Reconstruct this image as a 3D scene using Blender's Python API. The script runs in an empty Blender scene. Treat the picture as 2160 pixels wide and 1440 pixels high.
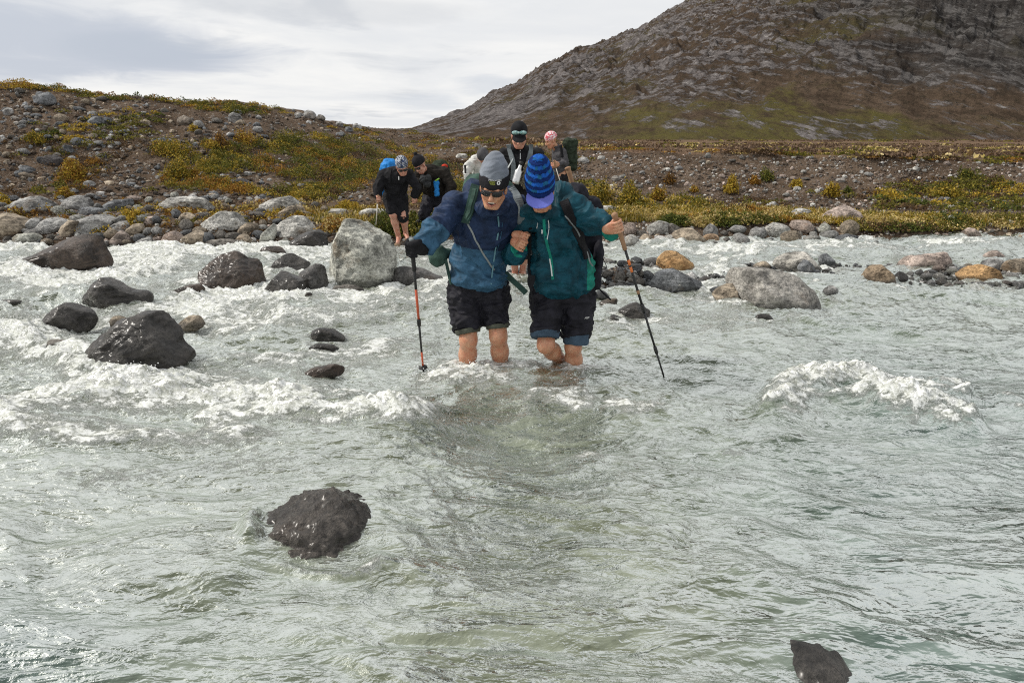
import bpy, math, random
import numpy as np
from mathutils import Vector, Matrix
from mathutils.bvhtree import BVHTree

random.seed(7)
RNG = np.random.default_rng(7)
SC = bpy.context.scene
COL = SC.collection
R = math.radians

# ------------------------------------------------------------------ camera, sky, sun, exposure
CAM_H = 1.6
TILT = math.atan(430 / 1440)
CT, ST = math.cos(TILT), math.sin(TILT)
cam_data = bpy.data.cameras.new('camera')
cam_data.lens = 24.0
cam_data.sensor_width = 36.0
cam_data.clip_end = 5000
cam_data.clip_start = 0.05
cam = bpy.data.objects.new('camera', cam_data)
COL.objects.link(cam)
cam.location = (0, 0, CAM_H)
cam.rotation_euler = (math.pi / 2 - TILT, 0, 0)
SC.camera = cam

SUN_DIR = Vector((-0.70, 0.06, 0.70)).normalized()       # towards the sun
sun_el = math.asin(SUN_DIR.z)
sun_az = math.atan2(SUN_DIR.x, SUN_DIR.y)
sd = bpy.data.lights.new('sun', 'SUN')
sd.energy = 3.4
sd.angle = R(6)
sd.color = (1.0, 0.95, 0.87)
sun = bpy.data.objects.new('sun', sd)
COL.objects.link(sun)
sun.rotation_euler = SUN_DIR.to_track_quat('Z', 'Y').to_euler()
sun.location = (0, 0, 40)

SC.render.engine = 'CYCLES'
SC.cycles.use_denoising = False
SC.cycles.filter_width = 1.1
SC.cycles.sample_clamp_indirect = 3.0
SC.cycles.sample_clamp_direct = 1.7
vs = SC.view_settings
vs.view_transform = 'Standard'
vs.look = 'None'
vs.gamma = 1
vs.exposure = 0.03
vs.use_curve_mapping = False


class NT:
    """small helper to write node trees"""
    def __init__(self, tree):
        self.t = tree
        self.n = tree.nodes
        self.l = tree.links

    def new(self, typ, **kw):
        nd = self.n.new(typ)
        for k, v in kw.items():
            if k in ('inp',):
                for a, b in v.items():
                    self.set(nd, a, b)
            else:
                setattr(nd, k, v)
        return nd

    def set(self, nd, key, val):
        s = nd.inputs[key]
        if isinstance(val, bpy.types.NodeSocket):
            self.l.new(val, s)
        else:
            s.default_value = val

    def math(self, op, a, b=None, c=None, clamp=False):
        nd = self.n.new('ShaderNodeMath')
        nd.operation = op
        nd.use_clamp = clamp
        for i, v in enumerate((a, b, c)):
            if v is not None:
                self.set(nd, i, v)
        return nd.outputs[0]

    def vmath(self, op, a, b=None):
        nd = self.n.new('ShaderNodeVectorMath')
        nd.operation = op
        self.set(nd, 0, a)
        if b is not None:
            self.set(nd, 1, b)
        return nd.outputs[0]

    def mix(self, fac, a, b, mode='MIX'):
        nd = self.n.new('ShaderNodeMix')
        nd.data_type = 'RGBA'
        nd.blend_type = mode
        nd.clamp_factor = True
        self.set(nd, 0, fac)
        self.set(nd, 6, a)
        self.set(nd, 7, b)
        return nd.outputs[2]

    def noise(self, vec, scale, detail=4, rough=0.55, dist=0.0):
        nd = self.n.new('ShaderNodeTexNoise')
        if vec is not None:
            self.set(nd, 'Vector', vec)
        nd.inputs['Scale'].default_value = scale
        nd.inputs['Detail'].default_value = detail
        nd.inputs['Roughness'].default_value = rough
        nd.inputs['Distortion'].default_value = dist
        return nd.outputs[0]

    def vor(self, vec, scale, out='Distance', feat='F1', rnd=1.0):
        nd = self.n.new('ShaderNodeTexVoronoi')
        nd.feature = feat
        self.set(nd, 'Vector', vec)
        nd.inputs['Scale'].default_value = scale
        nd.inputs['Randomness'].default_value = rnd
        return nd.outputs[out]

    def ramp(self, fac, lo, hi, a=0.0, b=1.0, smooth=True):
        nd = self.n.new('ShaderNodeMapRange')
        nd.interpolation_type = 'SMOOTHSTEP' if smooth else 'LINEAR'
        nd.clamp = True
        self.set(nd, 0, fac)
        self.set(nd, 1, lo)
        self.set(nd, 2, hi)
        self.set(nd, 3, a)
        self.set(nd, 4, b)
        return nd.outputs[0]

    def scale(self, vec, s):
        nd = self.n.new('ShaderNodeMapping')
        self.set(nd, 0, vec)
        nd.inputs['Scale'].default_value = s
        return nd.outputs[0]


def rgb(c):
    return (c[0], c[1], c[2], 1.0)


# ---- world: bright broken overcast over a Nishita sky
def px_dir(px, py):
    xc, yc = (px - 1080) / 1440, (720 - py) / 1440
    return Vector((xc, CT + yc * ST, -ST + yc * CT)).normalized()

world = bpy.data.worlds.new('World')
SC.world = world
world.use_nodes = True
W = NT(world.node_tree)
W.n.clear()
wout = W.new('ShaderNodeOutputWorld')
bg = W.new('ShaderNodeBackground')
bg.inputs['Strength'].default_value = 0.1
W.l.new(bg.outputs[0], wout.inputs[0])
skyt = W.new('ShaderNodeTexSky', sky_type='NISHITA')
skyt.sun_disc = False
skyt.sun_elevation = sun_el
skyt.sun_rotation = sun_az
skyt.air_density = 1.0
skyt.dust_density = 2.0
tc = W.new('ShaderNodeTexCoord')
sep = W.new('ShaderNodeSeparateXYZ')
W.l.new(tc.outputs['Generated'], sep.inputs[0])
zc = W.math('ADD', W.math('MAXIMUM', sep.outputs[2], 0.0), 0.10)
comb = W.new('ShaderNodeCombineXYZ')
W.set(comb, 0, W.math('DIVIDE', sep.outputs[0], zc))
W.set(comb, 1, W.math('DIVIDE', sep.outputs[1], zc))
W.set(comb, 2, sep.outputs[2])
cl = W.noise(comb.outputs[0], 0.55, 7, 0.58, 0.4)
cl2 = W.noise(comb.outputs[0], 1.7, 6, 0.6, 0.2)
# soft grey shading over the whole overcast
shade = W.ramp(cl, 0.36, 0.66)
cloud = W.mix(shade, rgb((8.0, 8.15, 8.35)), rgb((9.35, 9.3, 9.15)))
cloud = W.mix(W.math('MULTIPLY', W.ramp(cl2, 0.55, 0.75), 0.35), cloud, rgb((9.7, 9.65, 9.5)))

cl3 = W.noise(comb.outputs[0], 0.8, 6, 0.55, 0.5)
cloud = W.mix(W.math('MULTIPLY', W.ramp(cl3, 0.52, 0.68), 0.62), cloud, rgb((5.2, 5.55, 6.15)))


def cloud_blob(px, py, wpx, hpx, col, amt, rough):
    global cloud
    d0 = px_dir(px, py)
    az0, el0 = math.atan2(d0.x, d0.y), math.asin(d0.z)
    az = W.math('ARCTAN2', sep.outputs[0], sep.outputs[1])
    el = W.math('ARCSINE', sep.outputs[2])
    u = W.math('DIVIDE', W.math('SUBTRACT', az, az0), wpx / 1440)
    v = W.math('DIVIDE', W.math('SUBTRACT', el, el0), hpx / 1440)
    r2 = W.math('ADD', W.math('MULTIPLY', u, u), W.math('MULTIPLY', v, v))
    nz = W.noise(comb.outputs[0], 1.3, 6, 0.6, 0.6)
    m = W.math('ADD', W.math('SUBTRACT', 1.0, r2), W.math('MULTIPLY', W.math('SUBTRACT', nz, 0.5), rough))
    f = W.math('MULTIPLY', W.ramp(m, -0.22, 0.85), amt)
    cloud = W.mix(f, cloud, rgb(col))


cloud_blob(60, 92, 400, 62, (5.5, 5.9, 6.7), 0.95, 2.2)
cloud_blob(-350, 40, 420, 90, (5.8, 6.2, 6.9), 0.8, 2.0)
cloud_blob(300, 105, 150, 30, (5.0, 5.5, 6.3), 0.6, 1.6)
cloud_blob(905, 215, 95, 16, (6.6, 7.0, 7.6), 0.6, 3.0)
cloud_blob(1020, 182, 70, 22, (6.5, 6.9, 7.5), 0.6, 3.0)
cloud_blob(700, 20, 300, 30, (6.6, 6.8, 7.1), 0.5, 1.8)
cover = W.ramp(sep.outputs[2], -0.02, 0.0, 0.90, 0.97)
W.l.new(W.mix(cover, skyt.outputs[0], cloud), bg.inputs[0])


# ------------------------------------------------------------------ pixel <-> place helpers (surveying the photograph)
def P(px, py, y):
    """point at distance y that the photograph shows at (px, py)"""
    xc, yc = (px - 1080) / 1440, (720 - py) / 1440
    dy, dz = CT + yc * ST, -ST + yc * CT
    s = y / dy
    return np.array((xc * s, y, CAM_H + dz * s))


def MPP(px, py, y):
    """metres per photograph pixel there"""
    yc = (720 - py) / 1440
    return y / (CT + yc * ST) / 1440


def zat(py, y):
    return P(1080, py, y)[2]


# ------------------------------------------------------------------ numpy noise
def _hash(ix, iy, iz, seed):
    h = (ix.astype(np.uint32) * np.uint32(374761393) + iy.astype(np.uint32) * np.uint32(668265263)
         + iz.astype(np.uint32) * np.uint32(2147483647) + np.uint32((seed * 362437 + 1013) & 0x7FFFFFFF))
    h = (h ^ (h >> np.uint32(13))) * np.uint32(1274126177)
    h = (h ^ (h >> np.uint32(16))) * np.uint32(2246822519)
    return h ^ (h >> np.uint32(15))


_G2 = np.array([(math.cos(a), math.sin(a)) for a in np.linspace(0, 2 * math.pi, 16, endpoint=False)], dtype=np.float32)
_rg = np.random.default_rng(3)
_G3 = _rg.normal(size=(64, 3)).astype(np.float32)
_G3 /= np.linalg.norm(_G3, axis=1)[:, None]


def pn2(x, y, seed=0):
    x = np.asarray(x, dtype=np.float32)
    y = np.asarray(y, dtype=np.float32)
    ix, iy = np.floor(x).astype(np.int64), np.floor(y).astype(np.int64)
    fx, fy = (x - ix).astype(np.float32), (y - iy).astype(np.float32)
    u, v = fx * fx * fx * (fx * (fx * 6 - 15) + 10), fy * fy * fy * (fy * (fy * 6 - 15) + 10)
    z = np.zeros_like(ix)

    def g(a, b):
        h = _hash(ix + a, iy + b, z, seed) & np.uint32(15)
        gr = _G2[h]
        return gr[..., 0] * (fx - a) + gr[..., 1] * (fy - b)
    n0 = g(0, 0) + u * (g(1, 0) - g(0, 0))
    n1 = g(0, 1) + u * (g(1, 1) - g(0, 1))
    return (n0 + v * (n1 - n0)) * 1.5


def pn3(p, seed=0):
    p = np.asarray(p, dtype=np.float32)
    i = np.floor(p).astype(np.int64)
    f = (p - i).astype(np.float32)
    u = f * f * f * (f * (f * 6 - 15) + 10)
    out = 0
    for a in (0, 1):
        for b in (0, 1):
            for c in (0, 1):
                h = _hash(i[:, 0] + a, i[:, 1] + b, i[:, 2] + c, seed) & np.uint32(63)
                gr = _G3[h]
                d = gr[:, 0] * (f[:, 0] - a) + gr[:, 1] * (f[:, 1] - b) + gr[:, 2] * (f[:, 2] - c)
                w = (u[:, 0] if a else 1 - u[:, 0]) * (u[:, 1] if b else 1 - u[:, 1]) * (u[:, 2] if c else 1 - u[:, 2])
                out = out + w * d
    return out * 1.6


def fbm2(x, y, octv=4, seed=0, gain=0.5, lac=2.03):
    a, s = 1.0, 0
    for k in range(octv):
        s = s + a * pn2(x, y, seed + k * 17)
        x, y, a = x * lac + 3.1, y * lac + 1.7, a * gain
    return s


def fbm3(p, octv=4, seed=0, gain=0.5):
    a, s = 1.0, 0
    for k in range(octv):
        s = s + a * pn3(p, seed + k * 17)
        p, a = p * 2.03 + 3.1, a * gain
    return s


# ------------------------------------------------------------------ mesh / object helpers
WL = {}


def mesh_np(name, v, f, mats=(), midx=None, smooth=True, attrs=None):
    """v (n,3); f (m,k) quads or triangles, or a list of such arrays"""
    me = bpy.data.meshes.new(name)
    fl = f if isinstance(f, list) else [f]
    fl = [np.asarray(x, dtype=np.int32) for x in fl if len(x)]
    v = np.asarray(v, dtype=np.float32)
    me.vertices.add(len(v))
    me.vertices.foreach_set('co', v.ravel())
    tot = np.concatenate([np.full(len(x), x.shape[1], dtype=np.int32) for x in fl])
    idx = np.concatenate([x.ravel() for x in fl])
    st = np.concatenate([[0], np.cumsum(tot)[:-1]]).astype(np.int32)
    me.loops.add(len(idx))
    me.loops.foreach_set('vertex_index', idx)
    me.polygons.add(len(tot))
    me.polygons.foreach_set('loop_start', st)
    me.polygons.foreach_set('loop_total', tot)
    me.polygons.foreach_set('use_smooth', np.full(len(tot), smooth, dtype=bool))
    for m in mats:
        me.materials.append(m)
    if midx is not None:
        me.polygons.foreach_set('material_index', np.asarray(midx, dtype=np.int32))
    me.update(calc_edges=True)
    for k, a in (attrs or {}).items():
        a = np.asarray(a, dtype=np.float32)
        if a.ndim == 1:
            at = me.attributes.new(k, 'FLOAT', 'POINT')
            at.data.foreach_set('value', a)
        else:
            at = me.color_attributes.new(k, 'FLOAT_COLOR', 'POINT')
            if a.shape[1] == 3:
                a = np.concatenate([a, np.ones((len(a), 1), np.float32)], axis=1)
            at.data.foreach_set('color', a.ravel())
    return me


def link(name, data, parent=None, loc=None):
    o = bpy.data.objects.new(name, data)
    COL.objects.link(o)
    if parent is not None:
        o.parent = parent
        WL[o] = WL[parent]
    else:
        w = Vector(loc if loc is not None else (0, 0, 0))
        o.location = w
        WL[o] = w
    return o


def put(name, v, f, mat, parent=None, loc=None, **kw):
    """v in world coordinates; becomes one object, a child of parent or standing at loc"""
    v = np.asarray(v, dtype=np.float32)
    off = np.array(WL[parent] if parent is not None else (loc if loc is not None else (0, 0, 0)), dtype=np.float32)
    mats = mat if isinstance(mat, (list, tuple)) else [mat]
    return link(name, mesh_np(name, v - off, f, mats, **kw), parent, loc)


def tag(o, label=None, cat=None, group=None, kind=None):
    if label:
        o['label'] = label
    if cat:
        o['category'] = cat
    if group:
        o['group'] = group
    if kind:
        o['kind'] = kind
    return o


def empty(name, loc, label, cat, group=None):
    o = link(name, None, None, loc)
    o.empty_display_size = 0.1
    return tag(o, label, cat, group)


def vnormals(v, f):
    n = np.zeros_like(v, dtype=np.float64)
    for fa in (f if isinstance(f, list) else [f]):
        a, b, c = v[fa[:, 0]], v[fa[:, 1]], v[fa[:, 2]]
        fn = np.cross(b - a, c - a)
        if fa.shape[1] == 4:
            fn = fn + np.cross(c - a, v[fa[:, 3]] - a)
        for k in range(fa.shape[1]):
            for ax in range(3):
                n[:, ax] += np.bincount(fa[:, k], fn[:, ax], len(v))
    return n / np.maximum(np.linalg.norm(n, axis=1), 1e-12)[:, None]


def smooth_v(v, f, it=1, lam=0.5):
    e = np.concatenate([np.stack([f[:, k], f[:, (k + 1) % f.shape[1]]], 1) for k in range(f.shape[1])])
    e = np.concatenate([e, e[:, ::-1]])
    deg = np.maximum(np.bincount(e[:, 0], minlength=len(v)), 1)
    for _ in range(it):
        s = np.stack([np.bincount(e[:, 0], v[e[:, 1], ax], len(v)) for ax in range(3)], 1) / deg[:, None]
        v = v + lam * (s - v)
    return v


def grid_faces(nr, nc):
    i = np.arange(nr * nc).reshape(nr, nc)
    return np.stack([i[:-1, :-1], i[:-1, 1:], i[1:, 1:], i[1:, :-1]], -1).reshape(-1, 4)


_ico = {}


def ico(n):
    if n not in _ico:
        import bmesh
        bm = bmesh.new()
        bmesh.ops.create_icosphere(bm, subdivisions=n, radius=1.0)
        bm.verts.ensure_lookup_table()
        v = np.array([x.co[:] for x in bm.verts])
        f = np.array([[q.index for q in fa.verts] for fa in bm.faces], dtype=np.int32)
        bm.free()
        _ico[n] = (v, f)
    return _ico[n]


# ------------------------------------------------------------------ signed distance modelling -> one continuous surface
def unit(a):
    a = np.asarray(a, dtype=np.float64)
    return a / max(np.linalg.norm(a), 1e-12)


class Sdf:
    def __init__(self):
        self.p = []

    def cap(self, a, b, r1, r2=None, k=0.0, op='u'):
        a, b = np.asarray(a, float), np.asarray(b, float)
        r2 = r1 if r2 is None else r2
        d = b - a
        L2 = max(float(d @ d), 1e-9)

        def fn(X, Y, Z):
            x, y, z = X - a[0], Y - a[1], Z - a[2]
            t = np.clip((x * d[0] + y * d[1] + z * d[2]) / L2, 0, 1)
            return np.sqrt((x - t * d[0]) ** 2 + (y - t * d[1]) ** 2 + (z - t * d[2]) ** 2) - (r1 + (r2 - r1) * t)
        m = max(r1, r2)
        self.p.append((fn, np.minimum(a, b) - m, np.maximum(a, b) + m, k, op))
        return self

    def ell(self, c, r, rot=None, k=0.0, op='u'):
        c, r = np.asarray(c, float), np.asarray(r, float)
        M = np.eye(3) if rot is None else np.asarray(rot, float)   # columns are the axes

        def fn(X, Y, Z):
            x, y, z = X - c[0], Y - c[1], Z - c[2]
            l = [(x * M[0, i] + y * M[1, i] + z * M[2, i]) / r[i] for i in range(3)]
            k0 = np.sqrt(l[0] ** 2 + l[1] ** 2 + l[2] ** 2)
            k1 = np.sqrt((l[0] / r[0]) ** 2 + (l[1] / r[1]) ** 2 + (l[2] / r[2]) ** 2)
            return k0 * (k0 - 1) / np.maximum(k1, 1e-6)
        m = np.sqrt(((M * r) ** 2).sum(1))
        self.p.append((fn, c - m, c + m, k, op))
        return self

    def box(self, c, r, rot=None, rad=0.02, k=0.0, op='u'):
        c, r = np.asarray(c, float), np.asarray(r, float)
        M = np.eye(3) if rot is None else np.asarray(rot, float)

        def fn(X, Y, Z):
            x, y, z = X - c[0], Y - c[1], Z - c[2]
            q = [np.abs(x * M[0, i] + y * M[1, i] + z * M[2, i]) - (r[i] - rad) for i in range(3)]
            out = np.sqrt(sum(np.maximum(a, 0) ** 2 for a in q))
            return out + np.minimum(np.maximum(np.maximum(q[0], q[1]), q[2]), 0) - rad
        m = np.abs(M * r).sum(1)
        self.p.append((fn, c - m, c + m, k, op))
        return self

    def cut(self, c, n, lo=None, hi=None, k=0.0):
        """remove the half-space on the side n points to (inside lo..hi when given)"""
        c, n = np.asarray(c, float), unit(n)

        def fn(X, Y, Z):
            return -((X - c[0]) * n[0] + (Y - c[1]) * n[1] + (Z - c[2]) * n[2])
        self.p.append((fn, lo, hi, k, 'd'))
        return self

    def cutball(self, c, n, rad):
        c = np.asarray(c, float)
        return self.cut(c, n, c - rad, c + rad)

    def build(self, h, smooth=1):
        us = [q for q in self.p if q[4] == 'u']
        lo = np.min([q[1] for q in us], axis=0) - 3 * h
        hi = np.max([q[2] for q in us], axis=0) + 3 * h
        n = np.ceil((hi - lo) / h).astype(int) + 1
        f = np.full(n, 1.0, dtype=np.float32)
        ax = [(lo[i] + h * np.arange(n[i])).astype(np.float32) for i in range(3)]
        for fn, a, b, k, op in self.p:
            if a is None:
                sl = [slice(0, n[i]) for i in range(3)]
            else:
                m = k + 3 * h
                i0 = np.clip(np.floor((a - m - lo) / h).astype(int), 0, n)
                i1 = np.clip(np.ceil((b + m - lo) / h).astype(int) + 1, 0, n)
                sl = [slice(i0[i], i1[i]) for i in range(3)]
            if any(s.stop <= s.start for s in sl):
                continue
            d = fn(ax[0][sl[0]][:, None, None], ax[1][sl[1]][None, :, None], ax[2][sl[2]][None, None, :]).astype(np.float32)
            g = f[sl[0], sl[1], sl[2]]
            if op == 'u':
                if k > 0:
                    t = np.clip(0.5 + 0.5 * (g - d) / k, 0, 1)
                    g2 = g + (d - g) * t - k * t * (1 - t)
                else:
                    g2 = np.minimum(g, d)
            else:
                if k > 0:
                    t = np.clip(0.5 - 0.5 * (g + d) / k, 0, 1)
                    g2 = g + (-d - g) * t + k * t * (1 - t)
                else:
                    g2 = np.maximum(g, -d)
            f[sl[0], sl[1], sl[2]] = g2
        v, q = surface_nets(f, lo, h)
        if smooth:
            v = smooth_v(v, q, smooth, 0.5)
        return v, q


def surface_nets(f, lo, h):
    s = f < 0
    c = np.zeros(tuple(d - 1 for d in f.shape), dtype=np.uint8)
    for a in (0, 1):
        for b in (0, 1):
            for d in (0, 1):
                c += s[a:a + c.shape[0], b:b + c.shape[1], d:d + c.shape[2]]
    act = np.argwhere((c > 0) & (c < 8))
    cid = np.full(c.shape, -1, dtype=np.int32)
    cid[act[:, 0], act[:, 1], act[:, 2]] = np.arange(len(act))
    acc = np.zeros((len(act), 3))
    cnt = np.zeros(len(act))
    cor = [(a, b, d) for a in (0, 1) for b in (0, 1) for d in (0, 1)]
    val = {o: f[act[:, 0] + o[0], act[:, 1] + o[1], act[:, 2] + o[2]] for o in cor}
    for i, o in enumerate(cor):
        for p in cor[i + 1:]:
            if sum(abs(o[q] - p[q]) for q in range(3)) != 1:
                continue
            A, B = val[o], val[p]
            m = (A < 0) != (B < 0)
            t = A[m] / (A[m] - B[m])
            acc[m] += np.array(o) + t[:, None] * (np.array(p) - np.array(o))
            cnt[m] += 1
    v = (act + acc / np.maximum(cnt, 1)[:, None]) * h + lo
    quads = []
    for axis in range(3):
        sl0 = [slice(None)] * 3
        sl1 = [slice(None)] * 3
        sl0[axis], sl1[axis] = slice(0, -1), slice(1, None)
        A, B = s[tuple(sl0)], s[tuple(sl1)]
        e = np.argwhere(A != B)
        u, w = [(1, 2), (2, 0), (0, 1)][axis]
        e = e[(e[:, u] > 0) & (e[:, w] > 0) & (e[:, u] < f.shape[u] - 1) & (e[:, w] < f.shape[w] - 1)]
        inside = A[e[:, 0], e[:, 1], e[:, 2]]
        ids = []
        for du, dw in ((-1, -1), (0, -1), (0, 0), (-1, 0)):
            q = e.copy()
            q[:, u] += du
            q[:, w] += dw
            ids.append(cid[q[:, 0], q[:, 1], q[:, 2]])
        q = np.stack(ids, 1)
        q[~inside] = q[~inside][:, ::-1]
        quads.append(q)
    q = np.concatenate(quads)
    return v, q[(q >= 0).all(1)]


def displace(v, f, fn, amt):
    n = vnormals(v, f)
    return v + n * (fn(v) * amt)[:, None]


def tube(pts, rad, seg=8, caps=True):
    """round tube along pts (n,3); rad scalar or per point"""
    pts = np.asarray(pts, float)
    rad = np.broadcast_to(np.asarray(rad, float), (len(pts),))
    t = np.gradient(pts, axis=0)
    t /= np.maximum(np.linalg.norm(t, axis=1), 1e-9)[:, None]
    ref = np.array((0, 0, 1.0)) if abs(t[0, 2]) < 0.9 else np.array((1.0, 0, 0))
    a = np.cross(t, ref)
    a /= np.maximum(np.linalg.norm(a, axis=1), 1e-9)[:, None]
    b = np.cross(t, a)
    ang = np.linspace(0, 2 * np.pi, seg, endpoint=False)
    v = pts[:, None, :] + rad[:, None, None] * (np.cos(ang)[None, :, None] * a[:, None, :] + np.sin(ang)[None, :, None] * b[:, None, :])
    v = v.reshape(-1, 3)
    i = np.arange(len(pts) * seg).reshape(len(pts), seg)
    j = np.roll(i, -1, axis=1)
    f = np.stack([i[:-1], i[1:], j[1:], j[:-1]], -1).reshape(-1, 4)
    if not caps:
        return v, f
    n = len(v)
    v = np.concatenate([v, pts[:1], pts[-1:]])
    c0 = np.stack([np.full(seg, n), i[0], j[0]], 1)
    c1 = np.stack([np.full(seg, n + 1), j[-1], i[-1]], 1)
    return v, [f, c0, c1]


def ribbon(pts, nrm, width, thick):
    """flat strap along pts, lying on nrm"""
    pts, nrm = np.asarray(pts, float), np.asarray(nrm, float)
    t = np.gradient(pts, axis=0)
    t /= np.maximum(np.linalg.norm(t, axis=1), 1e-9)[:, None]
    s = np.cross(t, nrm)
    s /= np.maximum(np.linalg.norm(s, axis=1), 1e-9)[:, None]
    n = np.cross(s, t)
    w = np.broadcast_to(np.asarray(width, float), (len(pts),))[:, None] / 2
    v = np.stack([pts - s * w - n * thick / 2, pts + s * w - n * thick / 2,
                  pts + s * w * 0.9 + n * thick / 2, pts - s * w * 0.9 + n * thick / 2], 1).reshape(-1, 3)
    i = np.arange(len(pts) * 4).reshape(-1, 4)
    j = np.roll(i, -1, axis=1)
    f = np.stack([i[:-1], j[:-1], j[1:], i[1:]], -1).reshape(-1, 4)
    f = np.concatenate([f, i[:1, ::-1], i[-1:]])
    return v, f


def spline(pts, n):
    pts = np.asarray(pts, float)
    if len(pts) == 2:
        t = np.linspace(0, 1, n)[:, None]
        return pts[0] * (1 - t) + pts[1] * t
    q = np.concatenate([[2 * pts[0] - pts[1]], pts, [2 * pts[-1] - pts[-2]]])
    out = []
    for u in np.linspace(0, len(pts) - 1 - 1e-6, n):
        i = int(u)
        t = u - i
        a, b, c, d = q[i], q[i + 1], q[i + 2], q[i + 3]
        out.append(0.5 * ((2 * b) + (c - a) * t + (2 * a - 5 * b + 4 * c - d) * t * t + (3 * b - a - 3 * c + d) * t ** 3))
    return np.array(out)

# ------------------------------------------------------------------ materials
def new_mat(name):
    m = bpy.data.materials.new(name)
    m.use_nodes = True
    t = NT(m.node_tree)
    t.n.clear()
    out = t.new('ShaderNodeOutputMaterial')
    bs = t.new('ShaderNodeBsdfPrincipled')
    t.l.new(bs.outputs[0], out.inputs[0])
    return m, t, bs


def bump(t, bs, height, strength, dist):
    b = t.new('ShaderNodeBump')
    b.inputs['Strength'].default_value = strength
    b.inputs['Distance'].default_value = dist
    t.set(b, 'Height', height)
    t.l.new(b.outputs[0], bs.inputs['Normal'])


def fabric(name, col, var=0.35, rough=0.75, nscale=14, weave=900, sheen=0.0, bmp=0.35):
    m, t, bs = new_mat(name)
    g = t.new('ShaderNodeNewGeometry').outputs['Position']
    n = t.noise(g, nscale, 5, 0.6)
    c = t.mix(t.ramp(n, 0.3, 0.72), rgb([x * (1 - var) for x in col]), rgb([x * (1 + var) for x in col]))
    t.set(bs, 'Base Color', c)
    bs.inputs['Roughness'].default_value = rough
    bs.inputs['Specular IOR Level'].default_value = 0.14
    if sheen:
        bs.inputs['Sheen Weight'].default_value = sheen
    h = t.math('ADD', t.noise(g, 60, 3, 0.6), t.math('MULTIPLY', t.noise(g, weave, 1, 0.5), 0.12))
    bump(t, bs, h, bmp, 0.006)
    return m


def plain(name, col, rough=0.5, metal=0.0, spec=0.5):
    m, t, bs = new_mat(name)
    g = t.new('ShaderNodeNewGeometry').outputs['Position']
    n = t.noise(g, 40, 4, 0.6)
    t.set(bs, 'Base Color', t.mix(n, rgb([x * 0.8 for x in col]), rgb([min(1, x * 1.2) for x in col])))
    t.set(bs, 'Roughness', t.ramp(n, 0.3, 0.7, max(0.02, rough - 0.08), min(1, rough + 0.08)))
    bs.inputs['Metallic'].default_value = metal
    bs.inputs['Specular IOR Level'].default_value = spec
    return m


def skin_mat(name, col, red):
    m, t, bs = new_mat(name)
    g = t.new('ShaderNodeNewGeometry').outputs['Position']
    n = t.noise(g, 22, 5, 0.6)
    n2 = t.noise(g, 130, 3, 0.6)
    c = t.mix(t.ramp(n, 0.38, 0.68), rgb(col), rgb(red))
    c = t.mix(t.math('MULTIPLY', t.ramp(n2, 0.42, 0.70), 0.5), c, rgb([x * 0.55 for x in red]))
    c = t.mix(t.math('MULTIPLY', t.ramp(t.noise(g, 9, 3, 0.6), 0.45, 0.72), 0.35), c, rgb([red[0] * 0.8, red[1] * 0.62, red[2] * 0.55]))
    t.set(bs, 'Base Color', c)
    bs.inputs['Roughness'].default_value = 0.40
    bs.inputs['Subsurface Weight'].default_value = 0.12
    bs.inputs['Subsurface Radius'].default_value = (0.012, 0.005, 0.003)
    bs.inputs['Subsurface Scale'].default_value = 1.0
    bump(t, bs, n2, 0.25, 0.002)
    return m


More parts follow.
